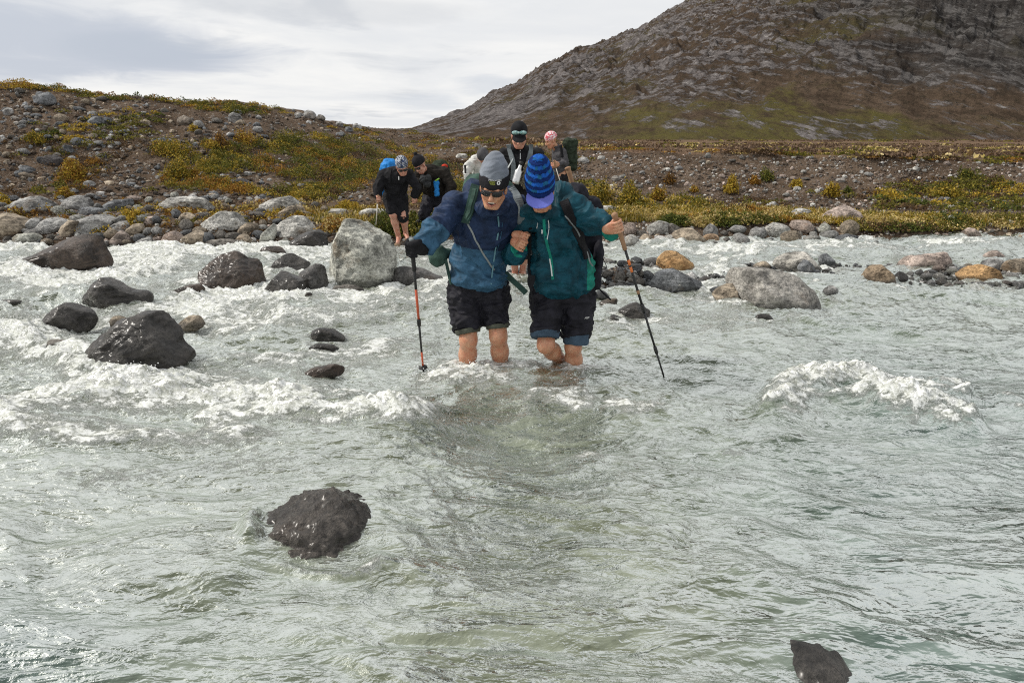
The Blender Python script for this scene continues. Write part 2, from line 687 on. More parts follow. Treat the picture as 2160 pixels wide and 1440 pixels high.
def rock_mat(name, joined=False):
    m, t, bs = new_mat(name)
    geo = t.new('ShaderNodeNewGeometry')
    if joined:
        vec = geo.outputs['Position']
        at = t.new('ShaderNodeVertexColor', layer_name='tint')
        tint = at.outputs[0]
        dry = 1.0
    else:
        oi = t.new('ShaderNodeObjectInfo')
        tcn = t.new('ShaderNodeTexCoord')
        off = t.new('ShaderNodeCombineXYZ')
        for i in range(3):
            t.set(off, i, t.math('MULTIPLY', oi.outputs['Random'], 37.0 + 19 * i))
        vec = t.vmath('ADD', tcn.outputs['Object'], off.outputs[0])
        tint = oi.outputs['Color']
        dry = oi.outputs['Alpha']
    n1 = t.noise(vec, 4.0, 9, 0.68, 0.3)
    n2 = t.noise(vec, 34, 5, 0.7)
    n3 = t.noise(t.scale(vec, (1.4, 1.4, 5.5)), 2.6, 7, 0.6, 1.2)
    n4 = t.noise(vec, 75, 4, 0.75)
    k = t.math('MULTIPLY', t.ramp(n1, 0.33, 0.68, 0.32, 1.62), t.ramp(n2, 0.34, 0.66, 0.66, 1.32))
    k = t.math('MULTIPLY', k, t.ramp(n4, 0.36, 0.64, 0.75, 1.25))
    comb_ = t.new('ShaderNodeCombineXYZ')
    for i in range(3):
        t.set(comb_, i, k)
    c = t.mix(1.0, tint, comb_.outputs[0], 'MULTIPLY')
    # pale mineral bands and lichen, rusty stains, dark lichen spots
    pale = t.math('MULTIPLY', t.ramp(n3, 0.51, 0.64), 0.6)
    pv = t.vmath('ADD', t.vmath('MULTIPLY', tint, (1.75, 1.75, 1.72)), (0.015, 0.015, 0.015))
    c = t.mix(pale, c, pv)
    rust = t.math('MULTIPLY', t.ramp(t.noise(vec, 2.1, 6, 0.65), 0.56, 0.7), 0.45)
    c = t.mix(t.math('MULTIPLY', rust, 0.8), c, t.vmath('MULTIPLY', tint, (0.85, 0.60, 0.38)))
    spots = t.math('MULTIPLY', t.ramp(t.vor(vec, 26), 0.2, 0.06), t.ramp(n1, 0.45, 0.6))
    c = t.mix(t.math('MULTIPLY', spots, 0.75), c, rgb((0.035, 0.034, 0.03)))
    crack = t.ramp(t.vor(t.vmath('ADD', vec, t.vmath('MULTIPLY', t.new('ShaderNodeTexNoise').outputs[1], (0.25, 0.25, 0.25))), 3.2, 'Distance', 'DISTANCE_TO_EDGE'), 0.0, 0.03)
    c = t.mix(t.math('MULTIPLY', t.math('SUBTRACT', 1.0, crack), 0.10), c, rgb((0.03, 0.028, 0.025)))
    # a wet, darker band just above the water
    sp = t.new('ShaderNodeSeparateXYZ')
    t.l.new(geo.outputs['Position'], sp.inputs[0])
    zz = t.math('SUBTRACT', sp.outputs[2], t.math('MULTIPLY', t.math('SUBTRACT', n1, 0.5), 0.10))
    line = t.ramp(zz, 0.03, 0.085)
    yy = t.ramp(sp.outputs[1], 10.4, 11.0)
    wetk = t.math('MINIMUM', dry, t.math('MAXIMUM', line, yy)) if not joined else t.math('MAXIMUM', line, yy)
    kk = t.new('ShaderNodeCombineXYZ')
    w01 = t.ramp(wetk, 0.0, 1.0, 0.36, 1.0, False)
    for i in range(3):
        t.set(kk, i, w01)
    c = t.mix(1.0, c, kk.outputs[0], 'MULTIPLY')
    t.set(bs, 'Base Color', c)
    t.set(bs, 'Roughness', t.ramp(wetk, 0.0, 0.8, 0.48, 0.88, False))
    bs.inputs['Specular IOR Level'].default_value = 0.22
    bs.inputs['Coat Roughness'].default_value = 0.27
    t.set(bs, 'Coat Weight', t.ramp(wetk, 0.0, 0.7, 0.40, 0.0, False))
    h = t.math('ADD', t.math('MULTIPLY', n1, 1.2), t.math('ADD', t.math('MULTIPLY', n2, 0.5), t.math('MULTIPLY', n4, 0.22)))
    h = t.math('ADD', h, t.math('MULTIPLY', crack, 0.10))
    h = t.math('ADD', h, t.math('MULTIPLY', n3, 0.7))
    bump(t, bs, h, 1.0, 0.045)
    return m


M_ROCK = rock_mat('rock')
M_SCREE = rock_mat('scree_rock', True)


def leaf_mat(name):
    m, t, bs = new_mat(name)
    at = t.new('ShaderNodeVertexColor', layer_name='tint')
    t.set(bs, 'Base Color', at.outputs[0])
    bs.inputs['Roughness'].default_value = 0.6
    bs.inputs['Specular IOR Level'].default_value = 0.1
    tr = t.new('ShaderNodeBsdfTranslucent')
    t.set(tr, 'Color', at.outputs[0])
    mx = t.new('ShaderNodeMixShader')
    mx.inputs[0].default_value = 0.25
    t.l.new(bs.outputs[0], mx.inputs[1])
    t.l.new(tr.outputs[0], mx.inputs[2])
    t.l.new(mx.outputs[0], [n for n in t.n if n.type == 'OUTPUT_MATERIAL'][0].inputs[0])
    return m


M_LEAF = leaf_mat('leaf')


def ground_mat():
    m, t, bs = new_mat('stony_ground')
    g = t.new('ShaderNodeNewGeometry').outputs['Position']
    heath = t.new('ShaderNodeAttribute', attribute_name='heath').outputs['Fac']
    n1 = t.noise(g, 0.8, 8, 0.65, 0.3)
    n2 = t.noise(g, 6, 6, 0.7)
    n3 = t.noise(g, 30, 4, 0.7)
    soil = t.mix(t.ramp(n1, 0.35, 0.65), rgb((0.072, 0.050, 0.034)), rgb((0.150, 0.110, 0.080)))
    soil = t.mix(t.ramp(n2, 0.45, 0.7), soil, rgb((0.10, 0.066, 0.042)))
    # gravel: cells with their own grey
    for sc, lo, hi, amt in ((9, 0.30, 0.10, 0.8), (21, 0.33, 0.12, 0.85), (48, 0.36, 0.15, 0.7)):
        vd = t.new('ShaderNodeTexVoronoi')
        t.set(vd, 'Vector', g)
        vd.inputs['Scale'].default_value = sc
        sx = t.new('ShaderNodeSeparateXYZ')
        t.l.new(vd.outputs['Color'], sx.inputs[0])
        pick = t.math('MULTIPLY', t.ramp(vd.outputs['Distance'], lo, hi), t.ramp(sx.outputs[0], 0.45, 0.55))
        pick = t.math('MULTIPLY', pick, amt)
        grey = t.mix(sx.outputs[1], rgb((0.09, 0.085, 0.08)), rgb((0.42, 0.40, 0.37)))
        grey = t.mix(t.math('MULTIPLY', sx.outputs[2], 0.5), grey, rgb((0.2, 0.14, 0.1)))
        soil = t.mix(t.math('MULTIPLY', pick, t.math('SUBTRACT', 1.0, t.math('MULTIPLY', heath, 0.8))), soil, grey)
    hc = t.mix(t.ramp(t.noise(t.scale(g, (0.25, 1, 1)), 1.1, 7, 0.7), 0.35, 0.66), rgb((0.165, 0.108, 0.074)), rgb((0.115, 0.078, 0.050)))
    hc = t.mix(t.math('MULTIPLY', t.ramp(n2, 0.5, 0.68), 0.75), hc, rgb((0.235, 0.165, 0.105)))
    hc = t.mix(t.math('MULTIPLY', t.ramp(t.noise(t.scale(g, (0.3, 1, 1)), 0.6, 6, 0.7), 0.55, 0.66), 0.85), hc, rgb((0.185, 0.125, 0.055)))
    hc = t.mix(t.math('MULTIPLY', t.ramp(t.noise(g, 2.5, 5, 0.7), 0.6, 0.68), 0.6), hc, rgb((0.33, 0.29, 0.27)))
    c = t.mix(heath, soil, hc)
    sp = t.new('ShaderNodeSeparateXYZ')
    t.l.new(g, sp.inputs[0])
    t.set(bs, 'Base Color', c)
    bs.inputs['Roughness'].default_value = 0.95
    bs.inputs['Specular IOR Level'].default_value = 0.04
    h = t.math('ADD', t.math('MULTIPLY', n2, 0.8), t.math('ADD', t.math('MULTIPLY', n3, 0.6), t.math('MULTIPLY', t.vor(g, 16), -0.5)))
    bump(t, bs, h, 0.9, 0.09)
    return m


def mountain_mat():
    m, t, bs = new_mat('mountain_rock_and_heath')
    g = t.new('ShaderNodeNewGeometry').outputs['Position']
    crag = t.new('ShaderNodeAttribute', attribute_name='crag').outputs['Fac']  # mask of the shade painted on the upper right slope
    green = t.new('ShaderNodeAttribute', attribute_name='green').outputs['Fac']
    amount = t.new('ShaderNodeAttribute', attribute_name='rocky').outputs['Fac']
    flank = t.new('ShaderNodeAttribute', attribute_name='flank').outputs['Fac']

    def strata(deg):
        sv = t.new('ShaderNodeMapping')
        t.set(sv, 0, g)
        sv.inputs['Rotation'].default_value = (0, R(deg), 0)
        return t.scale(sv.outputs[0], (0.30, 0.35, 1.25))
    sa, sb = strata(-24), strata(24)

    def both(sc, det, ro, di):
        return t.mix(flank, t.noise(sa, sc, det, ro, di), t.noise(sb, sc, det, ro, di))
    n1 = both(0.075, 11, 0.72, 0.7)
    n2 = both(0.40, 9, 0.78, 0.4)
    st_ = sa
    n3 = t.noise(g, 0.75, 8, 0.82)
    n4 = t.noise(g, 0.03, 8, 0.62, 0.5)
    heath = t.mix(t.ramp(n2, 0.38, 0.62), rgb((0.072, 0.052, 0.038)), rgb((0.155, 0.112, 0.080)))
    heath = t.mix(t.ramp(n3, 0.47, 0.62), heath, rgb((0.055, 0.044, 0.032)))
    gr = t.math('MULTIPLY', t.ramp(t.math('ADD', n4, t.math('MULTIPLY', green, 0.16)), 0.50, 0.62), t.ramp(n2, 0.36, 0.56))
    heath = t.mix(t.math('MULTIPLY', gr, 0.85), heath, rgb((0.118, 0.108, 0.034)))
    rock = t.mix(t.ramp(n2, 0.38, 0.62), rgb((0.075, 0.067, 0.065)), rgb((0.20, 0.181, 0.176)))
    rock = t.mix(t.math('MULTIPLY', t.ramp(t.noise(st_, 0.8, 7, 0.78), 0.54, 0.66), 0.75), rock, rgb((0.40, 0.378, 0.362)))
    rock = t.mix(t.ramp(n3, 0.50, 0.64, 0, 0.85), rock, rgb((0.055, 0.050, 0.050)))
    dark = t.mix(t.ramp(n2, 0.4, 0.62), rgb((0.034, 0.032, 0.032)), rgb((0.15, 0.142, 0.136)))  # darkened rock tones that paint shade into the slope colour
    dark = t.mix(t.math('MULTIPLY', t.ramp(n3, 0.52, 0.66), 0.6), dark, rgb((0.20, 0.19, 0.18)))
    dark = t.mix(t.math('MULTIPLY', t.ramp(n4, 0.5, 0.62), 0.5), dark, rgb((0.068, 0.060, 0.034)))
    rf = t.ramp(t.math('ADD', t.math('ADD', t.math('MULTIPLY', n1, 0.50), t.math('MULTIPLY', n2, 0.70)), t.math('MULTIPLY', amount, 0.10)), 0.635, 0.69)
    c = t.mix(rf, heath, rock)
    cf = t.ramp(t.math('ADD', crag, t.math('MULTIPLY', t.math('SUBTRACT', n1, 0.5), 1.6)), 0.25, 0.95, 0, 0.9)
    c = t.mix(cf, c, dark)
    t.set(bs, 'Base Color', c)
    bs.inputs['Roughness'].default_value = 0.95
    bs.inputs['Specular IOR Level'].default_value = 0.0
    h = t.math('ADD', t.math('MULTIPLY', n2, 2.0), t.math('ADD', t.math('MULTIPLY', n3, 1.0), t.math('MULTIPLY', rf, 0.25)))
    bump(t, bs, h, 0.9, 0.9)
    return m


def water_mat():
    m, t, bs = new_mat('silty_glacier_water')
    g = t.new('ShaderNodeNewGeometry').outputs['Position']
    foam = t.new('ShaderNodeAttribute', attribute_name='foam').outputs['Fac']
    teal = t.new('ShaderNodeAttribute', attribute_name='teal').outputs['Fac']
    calm = t.new('ShaderNodeAttribute', attribute_name='calm').outputs['Fac']
    flow = t.scale(g, (0.42, 1.0, 1.0))
    w0 = t.noise(flow, 2.2, 5, 0.6, 0.8)
    wa = t.noise(flow, 5, 4, 0.55, 0.5)
    flow2 = t.scale(g, (0.62, 1.0, 1.0))
    w1 = t.noise(flow2, 11, 4, 0.58, 0.5)
    w2 = t.noise(flow2, 27, 4, 0.62, 0.6)
    w3 = t.noise(g, 70, 4, 0.7, 0.4)
    bub = t.vor(g, 60)
    body = t.mix(teal, rgb((0.205, 0.226, 0.172)), rgb((0.128, 0.170, 0.152)))
    deep = t.mix(teal, rgb((0.108, 0.120, 0.078)), rgb((0.055, 0.084, 0.072)))

    def ctr(x, k):
        return t.math('MULTIPLY', t.math('SUBTRACT', x, 0.5), k)

    def crest(x):
        return t.math('SUBTRACT', 0.5, t.math('ABSOLUTE', ctr(x, 2.0)))
    # silt clouds welling up, clearer dark streaks between
    sl = t.math('ADD', ctr(w0, 1.0), t.math('ADD', ctr(wa, 0.9), ctr(w1, 0.7)))
    body = t.mix(t.ramp(sl, -0.18, 0.18), deep, body)
    th = t.math('ADD', ctr(wa, 0.5), t.math('ADD', ctr(w1, 0.8), t.math('ADD', ctr(w2, 0.9), ctr(w3, 0.8))))
    lace = t.ramp(t.math('ADD', th, foam), 0.26, 0.98, 0.0, 0.84, True)
    solid = t.ramp(t.math('ADD', foam, t.math('ADD', ctr(w2, 1.5), ctr(w3, 0.9))), 0.80, 1.65)
    fa = t.math('MAXIMUM', lace, solid, clamp=True)
    white = t.mix(t.ramp(t.math('ADD', w2, ctr(w3, 0.8)), 0.34, 0.62), rgb((0.42, 0.43, 0.38)), rgb((0.78, 0.79, 0.775)))
    t.set(bs, 'Base Color', t.mix(fa, body, white))
    bs.inputs['Specular IOR Level'].default_value = 0.0
    t.set(bs, 'Roughness', 0.6)
    fine = t.ramp(calm, 0.0, 1.0, 1.0, 0.38, False)
    h = t.math('ADD', t.math('ADD', t.math('MULTIPLY', crest(w1), 0.009), t.math('MULTIPLY', w1, 0.019)), t.math('MULTIPLY', w2, 0.0092))
    h = t.math('ADD', t.math('MULTIPLY', h, fine), t.math('ADD', t.math('MULTIPLY', crest(wa), 0.030), t.math('MULTIPLY', wa, 0.024)))
    h = t.math('ADD', h, t.math('MULTIPLY', t.math('MULTIPLY', w3, fine), 0.0012))
    h = t.math('MULTIPLY', h, t.ramp(fa, 0.2, 1.0, 1.0, 0.45, False))
    bn = t.new('ShaderNodeBump')
    bn.inputs['Strength'].default_value = 1.0
    bn.inputs['Distance'].default_value = 1.0
    t.set(bn, 'Height', h)
    t.l.new(bn.outputs[0], bs.inputs['Normal'])
    fr = t.new('ShaderNodeFresnel')
    fr.inputs['IOR'].default_value = 1.34
    t.l.new(bn.outputs[0], fr.inputs['Normal'])
    gl = t.new('ShaderNodeBsdfGlossy')
    gl.inputs['Roughness'].default_value = 0.10
    gl.inputs['Color'].default_value = (0.95, 0.985, 0.945, 1)
    t.l.new(bn.outputs[0], gl.inputs['Normal'])
    k = t.math('SUBTRACT', t.math('MULTIPLY', fr.outputs[0], t.ramp(teal, 0.0, 1.0, 1.7, 2.05, False)), 0.02, clamp=True)
    k = t.math('MINIMUM', k, 0.72)
    k = t.math('MULTIPLY', k, t.ramp(fa, 0.15, 0.9, 1.0, 0.12, False))
    mx = t.new('ShaderNodeMixShader')
    t.set(mx, 0, k)
    t.l.new(bs.outputs[0], mx.inputs[1])
    t.l.new(gl.outputs[0], mx.inputs[2])
    t.l.new(mx.outputs[0], [n for n in t.n if n.type == 'OUTPUT_MATERIAL'][0].inputs[0])
    return m


M_GROUND = ground_mat()
M_MOUNT = mountain_mat()
M_WATER = water_mat()

# ------------------------------------------------------------------ the lie of the land
#      px    edge   k3(d,z)       k4(d,z)       crest (d, photo row)   behind (dd, dz)
_cols = [
    (-1500, 9.6, (10.4, .32), (14.0, .60), (18.5, zat(150, 18.5)), (5, -.35)),
    (-600, 10.0, (10.8, .32), (14.2, .58), (19.0, zat(160, 19.0)), (5, -.35)),
    (0, 10.45, (11.2, .30), (14.5, .55), (20.0, zat(174, 20.0)), (5, -.35)),
    (150, 10.45, (11.2, .30), (14.5, .55), (20.4, zat(185, 20.4)), (5, -.35)),
    (300, 10.4, (11.2, .30), (14.5, .55), (21.0, zat(204, 21.0)), (5, -.35)),
    (420, 10.5, (11.3, .30), (14.5, .52), (22.0, zat(216, 22.0)), (5, -.35)),
    (540, 10.6, (11.4, .28), (14.5, .50), (23.0, zat(218, 23.0)), (5, -.35)),
    (640, 10.6, (11.4, .28), (14.5, .46), (25.0, zat(236, 25.0)), (5, -.35)),
    (760, 10.7, (11.5, .26), (14.5, .42), (28.0, zat(266, 28.0)), (6, -.25)),
    (870, 10.8, (11.6, .24), (14.3, .38), (32.0, zat(279, 32.0)), (8, -.1)),
    (1000, 10.8, (11.6, .24), (14.3, .38), (29.0, zat(298, 29.0)), (8, .02)),
    (1200, 10.9, (11.5, .24), (14.8, .36), (21.0, zat(312, 21.0)), (6, .04)),
    (1400, 10.9, (11.5, .22), (15.4, .36), (18.2, zat(322, 18.2)), (5, .04)),
    (1650, 11.5, (12.0, .22), (15.6, .36), (17.9, zat(326, 17.9)), (5, .04)),
    (1900, 11.4, (11.9, .22), (15.6, .36), (17.7, zat(331, 17.7)), (5, .05)),
    (2160, 12.0, (12.4, .20), (15.6, .34), (17.4, zat(344, 17.4)), (5, .08)),
    (2800, 12.4, (12.8, .20), (15.6, .34), (17.2, 0.92), (5, .1)),
    (4200, 12.4, (12.8, .20), (15.6, .34), (17.2, 0.9), (5, .1)),
]
_A = np.array([(c[0] - 1080) / 1440 / 1.03 for c in _cols])
_D, _Z = [], []
for px_, e, k3, k4, k5, bh in _cols:
    far = 1.2
    _D.append([0, e - 1.6, e - .5, e, k3[0], k4[0], k5[0], k5[0] + bh[0], 110, 900])
    _Z.append([-.5, -.45, -.28, 0, k3[1], k4[1], k5[1], k5[1] + bh[1], far, 1.6])
_D, _Z = np.array(_D, float), np.array(_Z, float)
_NK = _D.shape[1]

BARS = []          # gravel bars in the stream: (x, y, rx, ry, height)
for px_, py_, rx_, ry_, h_ in [(1105, 592, 70, .55, .49), (1240, 588, 90, .6, .47), (1340, 590, 110, .75, .50), (1440, 606, 60, .45, .44),
                               (1990, 572, 150, .7, .50), (2140, 578, 120, .6, .5), (2300, 580, 150, .8, .5), (1860, 590, 70, .4, .44),
                               (1660, 590, 60, .4, .44), (1540, 578, 60, .3, .42)]:
    xc_, yc_ = (px_ - 1080) / 1440, (720 - py_) / 1440
    dy_, dz_ = CT + yc_ * ST, -ST + yc_ * CT
    s_ = -CAM_H / dz_
    BARS.append((xc_ * s_, dy_ * s_, rx_ * s_ / 1440, ry_, h_))


def base_height(x, y):
    x, y = np.asarray(x, float), np.asarray(y, float)
    d = np.maximum(y, 0.3)
    a = np.clip(x / d, _A[0], _A[-1])
    i = np.clip(np.searchsorted(_A, a) - 1, 0, len(_A) - 2)
    t = (a - _A[i]) / (_A[i + 1] - _A[i])
    t = np.clip(t, 0, 1)
    t = 0.35 * t + 0.65 * t * t * (3 - 2 * t)
    z = np.full(x.shape, _Z[0, 0])
    Dl = [_D[i, k] * (1 - t) + _D[i + 1, k] * t for k in range(_NK)]
    Zl = [_Z[i, k] * (1 - t) + _Z[i + 1, k] * t for k in range(_NK)]
    for k in range(_NK - 1):
        m = (d >= Dl[k]) & (d <= Dl[k + 1])
        u = (d - Dl[k]) / np.maximum(Dl[k + 1] - Dl[k], 1e-6)
        if k in (5,):
            u = 0.55 * u + 0.45 * u * u * (3 - 2 * u)
        if k == 6:
            u = 1 - (1 - u) ** 2
        z = np.where(m, Zl[k] + (Zl[k + 1] - Zl[k]) * u, z)
    z = np.where(d > Dl[-1], Zl[-1], z)
    for bx, by, rx, ry, h in BARS:
        z = z + h * np.exp(-(((x - bx) / rx) ** 2 + ((y - by) / ry) ** 2) ** 1.5) * np.clip((-z) / 0.3, 0, 1)
    return z


def height(x, y):
    z = base_height(x, y)
    x, y = np.asarray(x, float), np.asarray(y, float)
    land = np.clip((y - 10.8) / 2.0, 0, 1) * np.clip((60 - y) / 40, 0.12, 1)
    n = 0.10 * pn2(x * .55, y * .55, 5) + 0.06 * pn2(x * 1.5, y * 1.5, 6) + 0.035 * pn2(x * 3.7, y * 3.7, 7) + 0.02 * pn2(x * 9, y * 9, 8)
    n = n + 0.022 * np.abs(pn2(x * 15, y * 15, 9))
    return z + n * land + 0.02 * pn2(x * 4, y * 4, 10)


_rs = np.unique(np.concatenate([np.arange(1.2, 10, 0.1), np.arange(10, 34, 0.05), np.geomspace(34, 240, 120)]))
_ta = np.linspace(-1.5, 1.5, 2400)
_TAB = np.concatenate([np.maximum(height(_ta[i:i + 200, None] * _rs[None, :], np.broadcast_to(_rs[None, :], (len(_ta[i:i + 200]), len(_rs)))), 0)
                       for i in range(0, len(_ta), 200)]).astype(np.float32)


def ground_hits(px, py):
    """(n,3) points of ground or water that the photograph shows at the pixels"""
    px, py = np.atleast_1d(np.asarray(px, float)), np.atleast_1d(np.asarray(py, float))
    xc, yc = (px - 1080) / 1440, (720 - py) / 1440
    dy, dz = CT + yc * ST, -ST + yc * CT
    out = np.full((len(px), 3), np.nan)
    for s0 in range(0, len(px), 4000):
        sl = slice(s0, s0 + 4000)
        ai = np.clip(np.rint((xc[sl] / dy[sl] + 1.5) / 3.0 * (len(_ta) - 1)).astype(int), 0, len(_ta) - 1)
        h = _TAB[ai]
        z = CAM_H + (dz[sl] / dy[sl])[:, None] * _rs[None, :]
        dlt = z - h
        below = dlt <= 0
        k = below.argmax(1)
        ok = below.any(1) & (k > 0)
        r = np.arange(len(k))
        k0 = np.maximum(k - 1, 0)
        a, b = dlt[r, k0], -dlt[r, k]
        t = a / np.maximum(a + b, 1e-9)
        yy = _rs[k0] * (1 - t) + _rs[k] * t
        ss = yy / dy[sl]
        o = np.stack([xc[sl] * ss, yy, CAM_H + dz[sl] * ss], 1)
        o[~ok] = np.nan
        out[sl] = o
    return out


def G(px, py):
    return ground_hits([px], [py])[0]


def build_ground():
    a = np.concatenate([np.linspace(-2.2, -.85, 40, endpoint=False), np.linspace(-.85, .85, 520), np.linspace(.86, 2.2, 40)])
    d = np.unique(np.concatenate([[-6, -2, 0.2], np.arange(1, 10, .35), np.arange(10, 24, .05), np.geomspace(24, 40, 60), np.geomspace(40, 900, 50)]))
    A_, D_ = np.meshgrid(a, d)
    X = A_ * np.maximum(D_, 4.0)
    Y = D_
    Z = height(X, np.maximum(Y, 0.3))
    v = np.stack([X, Y, Z], -1).reshape(-1, 3)
    f = grid_faces(len(d), len(a))
    dd = v[:, 1]
    cr = np.interp(v[:, 0] / np.maximum(dd, 1), _A, _D[:, 6])
    heath = np.clip((dd - cr + .12) / .3 + .35 * pn2(v[:, 0] * 1.2, v[:, 1] * 1.2, 31), 0, 1)
    o = put('ground', v, f, M_GROUND, attrs={'heath': heath})
    tag(o, 'brown stony ground, river bank and heath terrace rising behind the river', kind='structure')


def build_mountain():
    spx = np.array([780, 870, 920, 1000, 1080, 1150, 1210, 1300, 1380, 1450, 1600, 1800, 2000, 2160, 2600, 3300, 4200])
    spy = np.array([276, 273, 256, 224, 182, 144, 113, 79, 40, 2, -75, -190, -300, -370, -480, -560, -600])
    px = np.concatenate([np.linspace(780, 2260, 640), np.linspace(2270, 4200, 60)])
    py = np.interp(px, spx, spy)
    yc = (720 - py) / 1440
    dy, dz = CT + yc * ST, -ST + yc * CT
    a = (px - 1080) / 1440 / dy
    el = dz / dy                                     # rise per metre of distance at the skyline
    base = np.interp(px, [780, 1000, 1600, 2160, 4200], [150, 128, 116, 112, 108])
    ridge = np.interp(px, [780, 1000, 1450, 2160, 4200], [230, 300, 400, 470, 480])
    K = 300
    s = np.linspace(-0.06, 1.22, K)
    S = s[:, None]
    D = base + (ridge - base) * S
    zr = CAM_H + ridge * el
    rise = np.where(S < 0, S * .6, np.where(S <= 1, np.maximum(S, 0) ** (0.94), 1 - (S - 1) * .7))
    Z = 1.2 + (zr - 1.2) * rise
    A0 = np.broadcast_to(a, D.shape)
    X, Y = A0 * D, D
    am = np.clip((Z - 1.2) / 20, 0, 1) + .04
    edge = 1 - .72 * np.exp(-((S - 1) / .07) ** 2)      # keep the skyline where it stands
    u, w = X + .6 * Z, Z - .45 * X
    n = 4.2 * fbm2(u * .016, w * .03, 3, 41) * edge
    rg = (1 - np.abs(fbm2(u * .035, w * .075, 4, 47)) * 1.7)
    n = n + 1.7 * rg * edge + 1.3 * (1 - np.abs(fbm2(u * .12, w * .22, 4, 53)) * 2) * edge
    st = np.abs(((w * .20 + 1.2 * pn2(u * .03, w * .05, 71)) % 1.0) - .5) * 2
    n = n + 0.9 * st * (0.4 + .6 * np.clip(pn2(u * .02, w * .03, 73) + .5, 0, 1)) * edge
    n = n + .8 * fbm2(X * .45, Y * .3 + Z * .3, 3, 59)
    Z2 = Z + n * am
    PXb = np.broadcast_to(px, D.shape)
    elv = (Z - 1.6) / Y
    painted_shade_f = np.clip((PXb - 1850) / 420 + (elv - .10) * 7, -1, 1) * .5 + .5  # shade painted into the rock colour, growing upwards and to the right
    painted_shade_f = painted_shade_f * np.clip((elv - .03) * 20, 0, 1)
    rocky = .42 + .55 * np.clip((1500 - PXb) / 500, 0, 1) * np.clip(S * 3, 0, 1) + .3 * np.clip((elv - .06) * 12, 0, 1) - .35 * np.clip((.10 - S) / .10, 0, 1)
    green = np.exp(-((elv - .012) / .022) ** 2) * np.clip((PXb - 1150) / 250, -.6, 1)
    v = np.stack([X, Y, Z2], -1).reshape(-1, 3)
    f = grid_faces(K, len(px))
    o = put('mountain', v, f, M_MOUNT, attrs={'crag': painted_shade_f.ravel(), 'rocky': rocky.ravel(), 'green': green.ravel(), 'flank': np.clip((1500 - PXb) / 250 + .4 * pn2(u * .02, w * .02, 77), 0, 1).ravel()})
    tag(o, 'rocky brown mountain slope rising to the right behind the heath terrace', kind='structure')


build_ground()
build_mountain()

# ------------------------------------------------------------------ boulders: silhouettes surveyed from the photograph, with real depth
C_DARK = (.12, .108, .096, .0)
C_BROWN = (.155, .112, .085, .05)
C_WETGREY = (.20, .19, .18, .12)
C_GREY = (.31, .305, .295, 1)
C_PALE = (.43, .42, .39, 1)
C_TAN = (.33, .275, .21, 1)
C_ORANGE = (.40, .25, .12, 1)
C_PINK = (.38, .31, .27, 1)
C_SLATE = (.165, .172, .18, 1)
C_GREEN = (.40, .40, .355, 1)
C_DULL = (.20, .185, .165, .9)

BOULDERS = []      # (name, outline, depth ratio, colour, label, seed, facets, detail)


def B(out, col, label, depth=.75, fac=5, name='boulder', detail=None, box=.76, rough=1.1, ground=None):
    BOULDERS.append((name, out, depth, col, label, fac, detail, box, rough, ground))


# in the stream, left
B([(38, 560), (35, 553), (85, 530), (132, 506), (162, 498), (198, 497), (213, 502), (222, 528), (225, 562), (200, 572), (128, 580), (85, 590), (62, 584)], C_BROWN,
  'long brown wedge boulder with a high right end in the rapids below the left bank', .55, 4)
B([(178, 645), (182, 622), (194, 598), (207, 588), (227, 589), (258, 603), (279, 614), (305, 617), (315, 628), (312, 642), (283, 650), (236, 660), (189, 664)], C_DARK,
  'smooth wet black boulder with a small tail rock, above the largest black boulder', .6, 5)
B([(70, 697), (104, 663), (132, 643), (160, 640), (180, 653), (197, 676), (191, 692), (165, 712), (128, 712), (92, 704)], C_DARK,
  'humped wet dark boulder leaning left, in white water beside the largest black boulder', .7, 6)
B([(172, 760), (179, 740), (208, 716), (231, 695), (276, 678), (295, 668), (331, 663), (353, 670), (376, 700), (382, 723), (401, 757), (364, 786), (307, 800), (236, 806), (189, 804), (172, 784)], C_DARK,
  'largest black boulder in the left rapids, rough and wet', .7, 7, detail=6, rough=1.3)
B([(417, 580), (436, 555), (462, 538), (492, 533), (516, 545), (541, 545), (551, 558), (551, 581), (554, 598), (545, 614), (511, 626), (470, 630), (446, 620), (432, 596)], C_BROWN,
  'broad dark brown boulder left of the cluster beside the huge pale boulder', .7, 6, detail=6)
B([(566, 577), (577, 555), (596, 538), (613, 535), (638, 547), (653, 558), (634, 582), (624, 594), (592, 592)], C_DARK,
  'upper wet dark boulder of the cluster left of the huge pale boulder', .7, 5)
B([(552, 614), (562, 592), (577, 575), (592, 577), (613, 587), (647, 598), (650, 611), (624, 626), (570, 628)], C_DARK,
  'lower wet dark boulder with a pointed top, left of the huge pale boulder', .7, 6)
B([(620, 600), (626, 585), (641, 566), (660, 558), (682, 562), (687, 587), (691, 608), (666, 622), (640, 620)], C_WETGREY,
  'grey streaked wet boulder wedged against the left side of the huge pale boulder', .7, 5)
B([(686, 560), (690, 528), (701, 494), (719, 475), (749, 464), (779, 467), (801, 480), (823, 502), (832, 526), (829, 551), (828, 588), (806, 606), (762, 618), (712, 618), (694, 604), (688, 585)], C_GREEN,
  'huge pale grey boulder standing upright in the river left of the leading hikers', .75, 7, detail=6, box=.74)
B([(546, 528), (562, 520), (592, 520), (603, 534), (594, 545), (558, 545)], C_BROWN, 'low dark brown rock at the top of the chute above the boulder cluster', .7, 3, 'rock')
B([(690, 617), (707, 604), (741, 601), (768, 609), (764, 619), (715, 625)], C_DULL, 'flat brown rock lying at the foot of the huge pale boulder', .7, 3, 'rock')
B([(822, 578), (836, 567), (850, 563), (887, 565), (915, 580), (934, 588), (905, 600), (860, 606), (829, 600)], C_WETGREY,
  'low dark grey rock behind the orange trekking pole, right of the huge pale boulder', .7, 4)
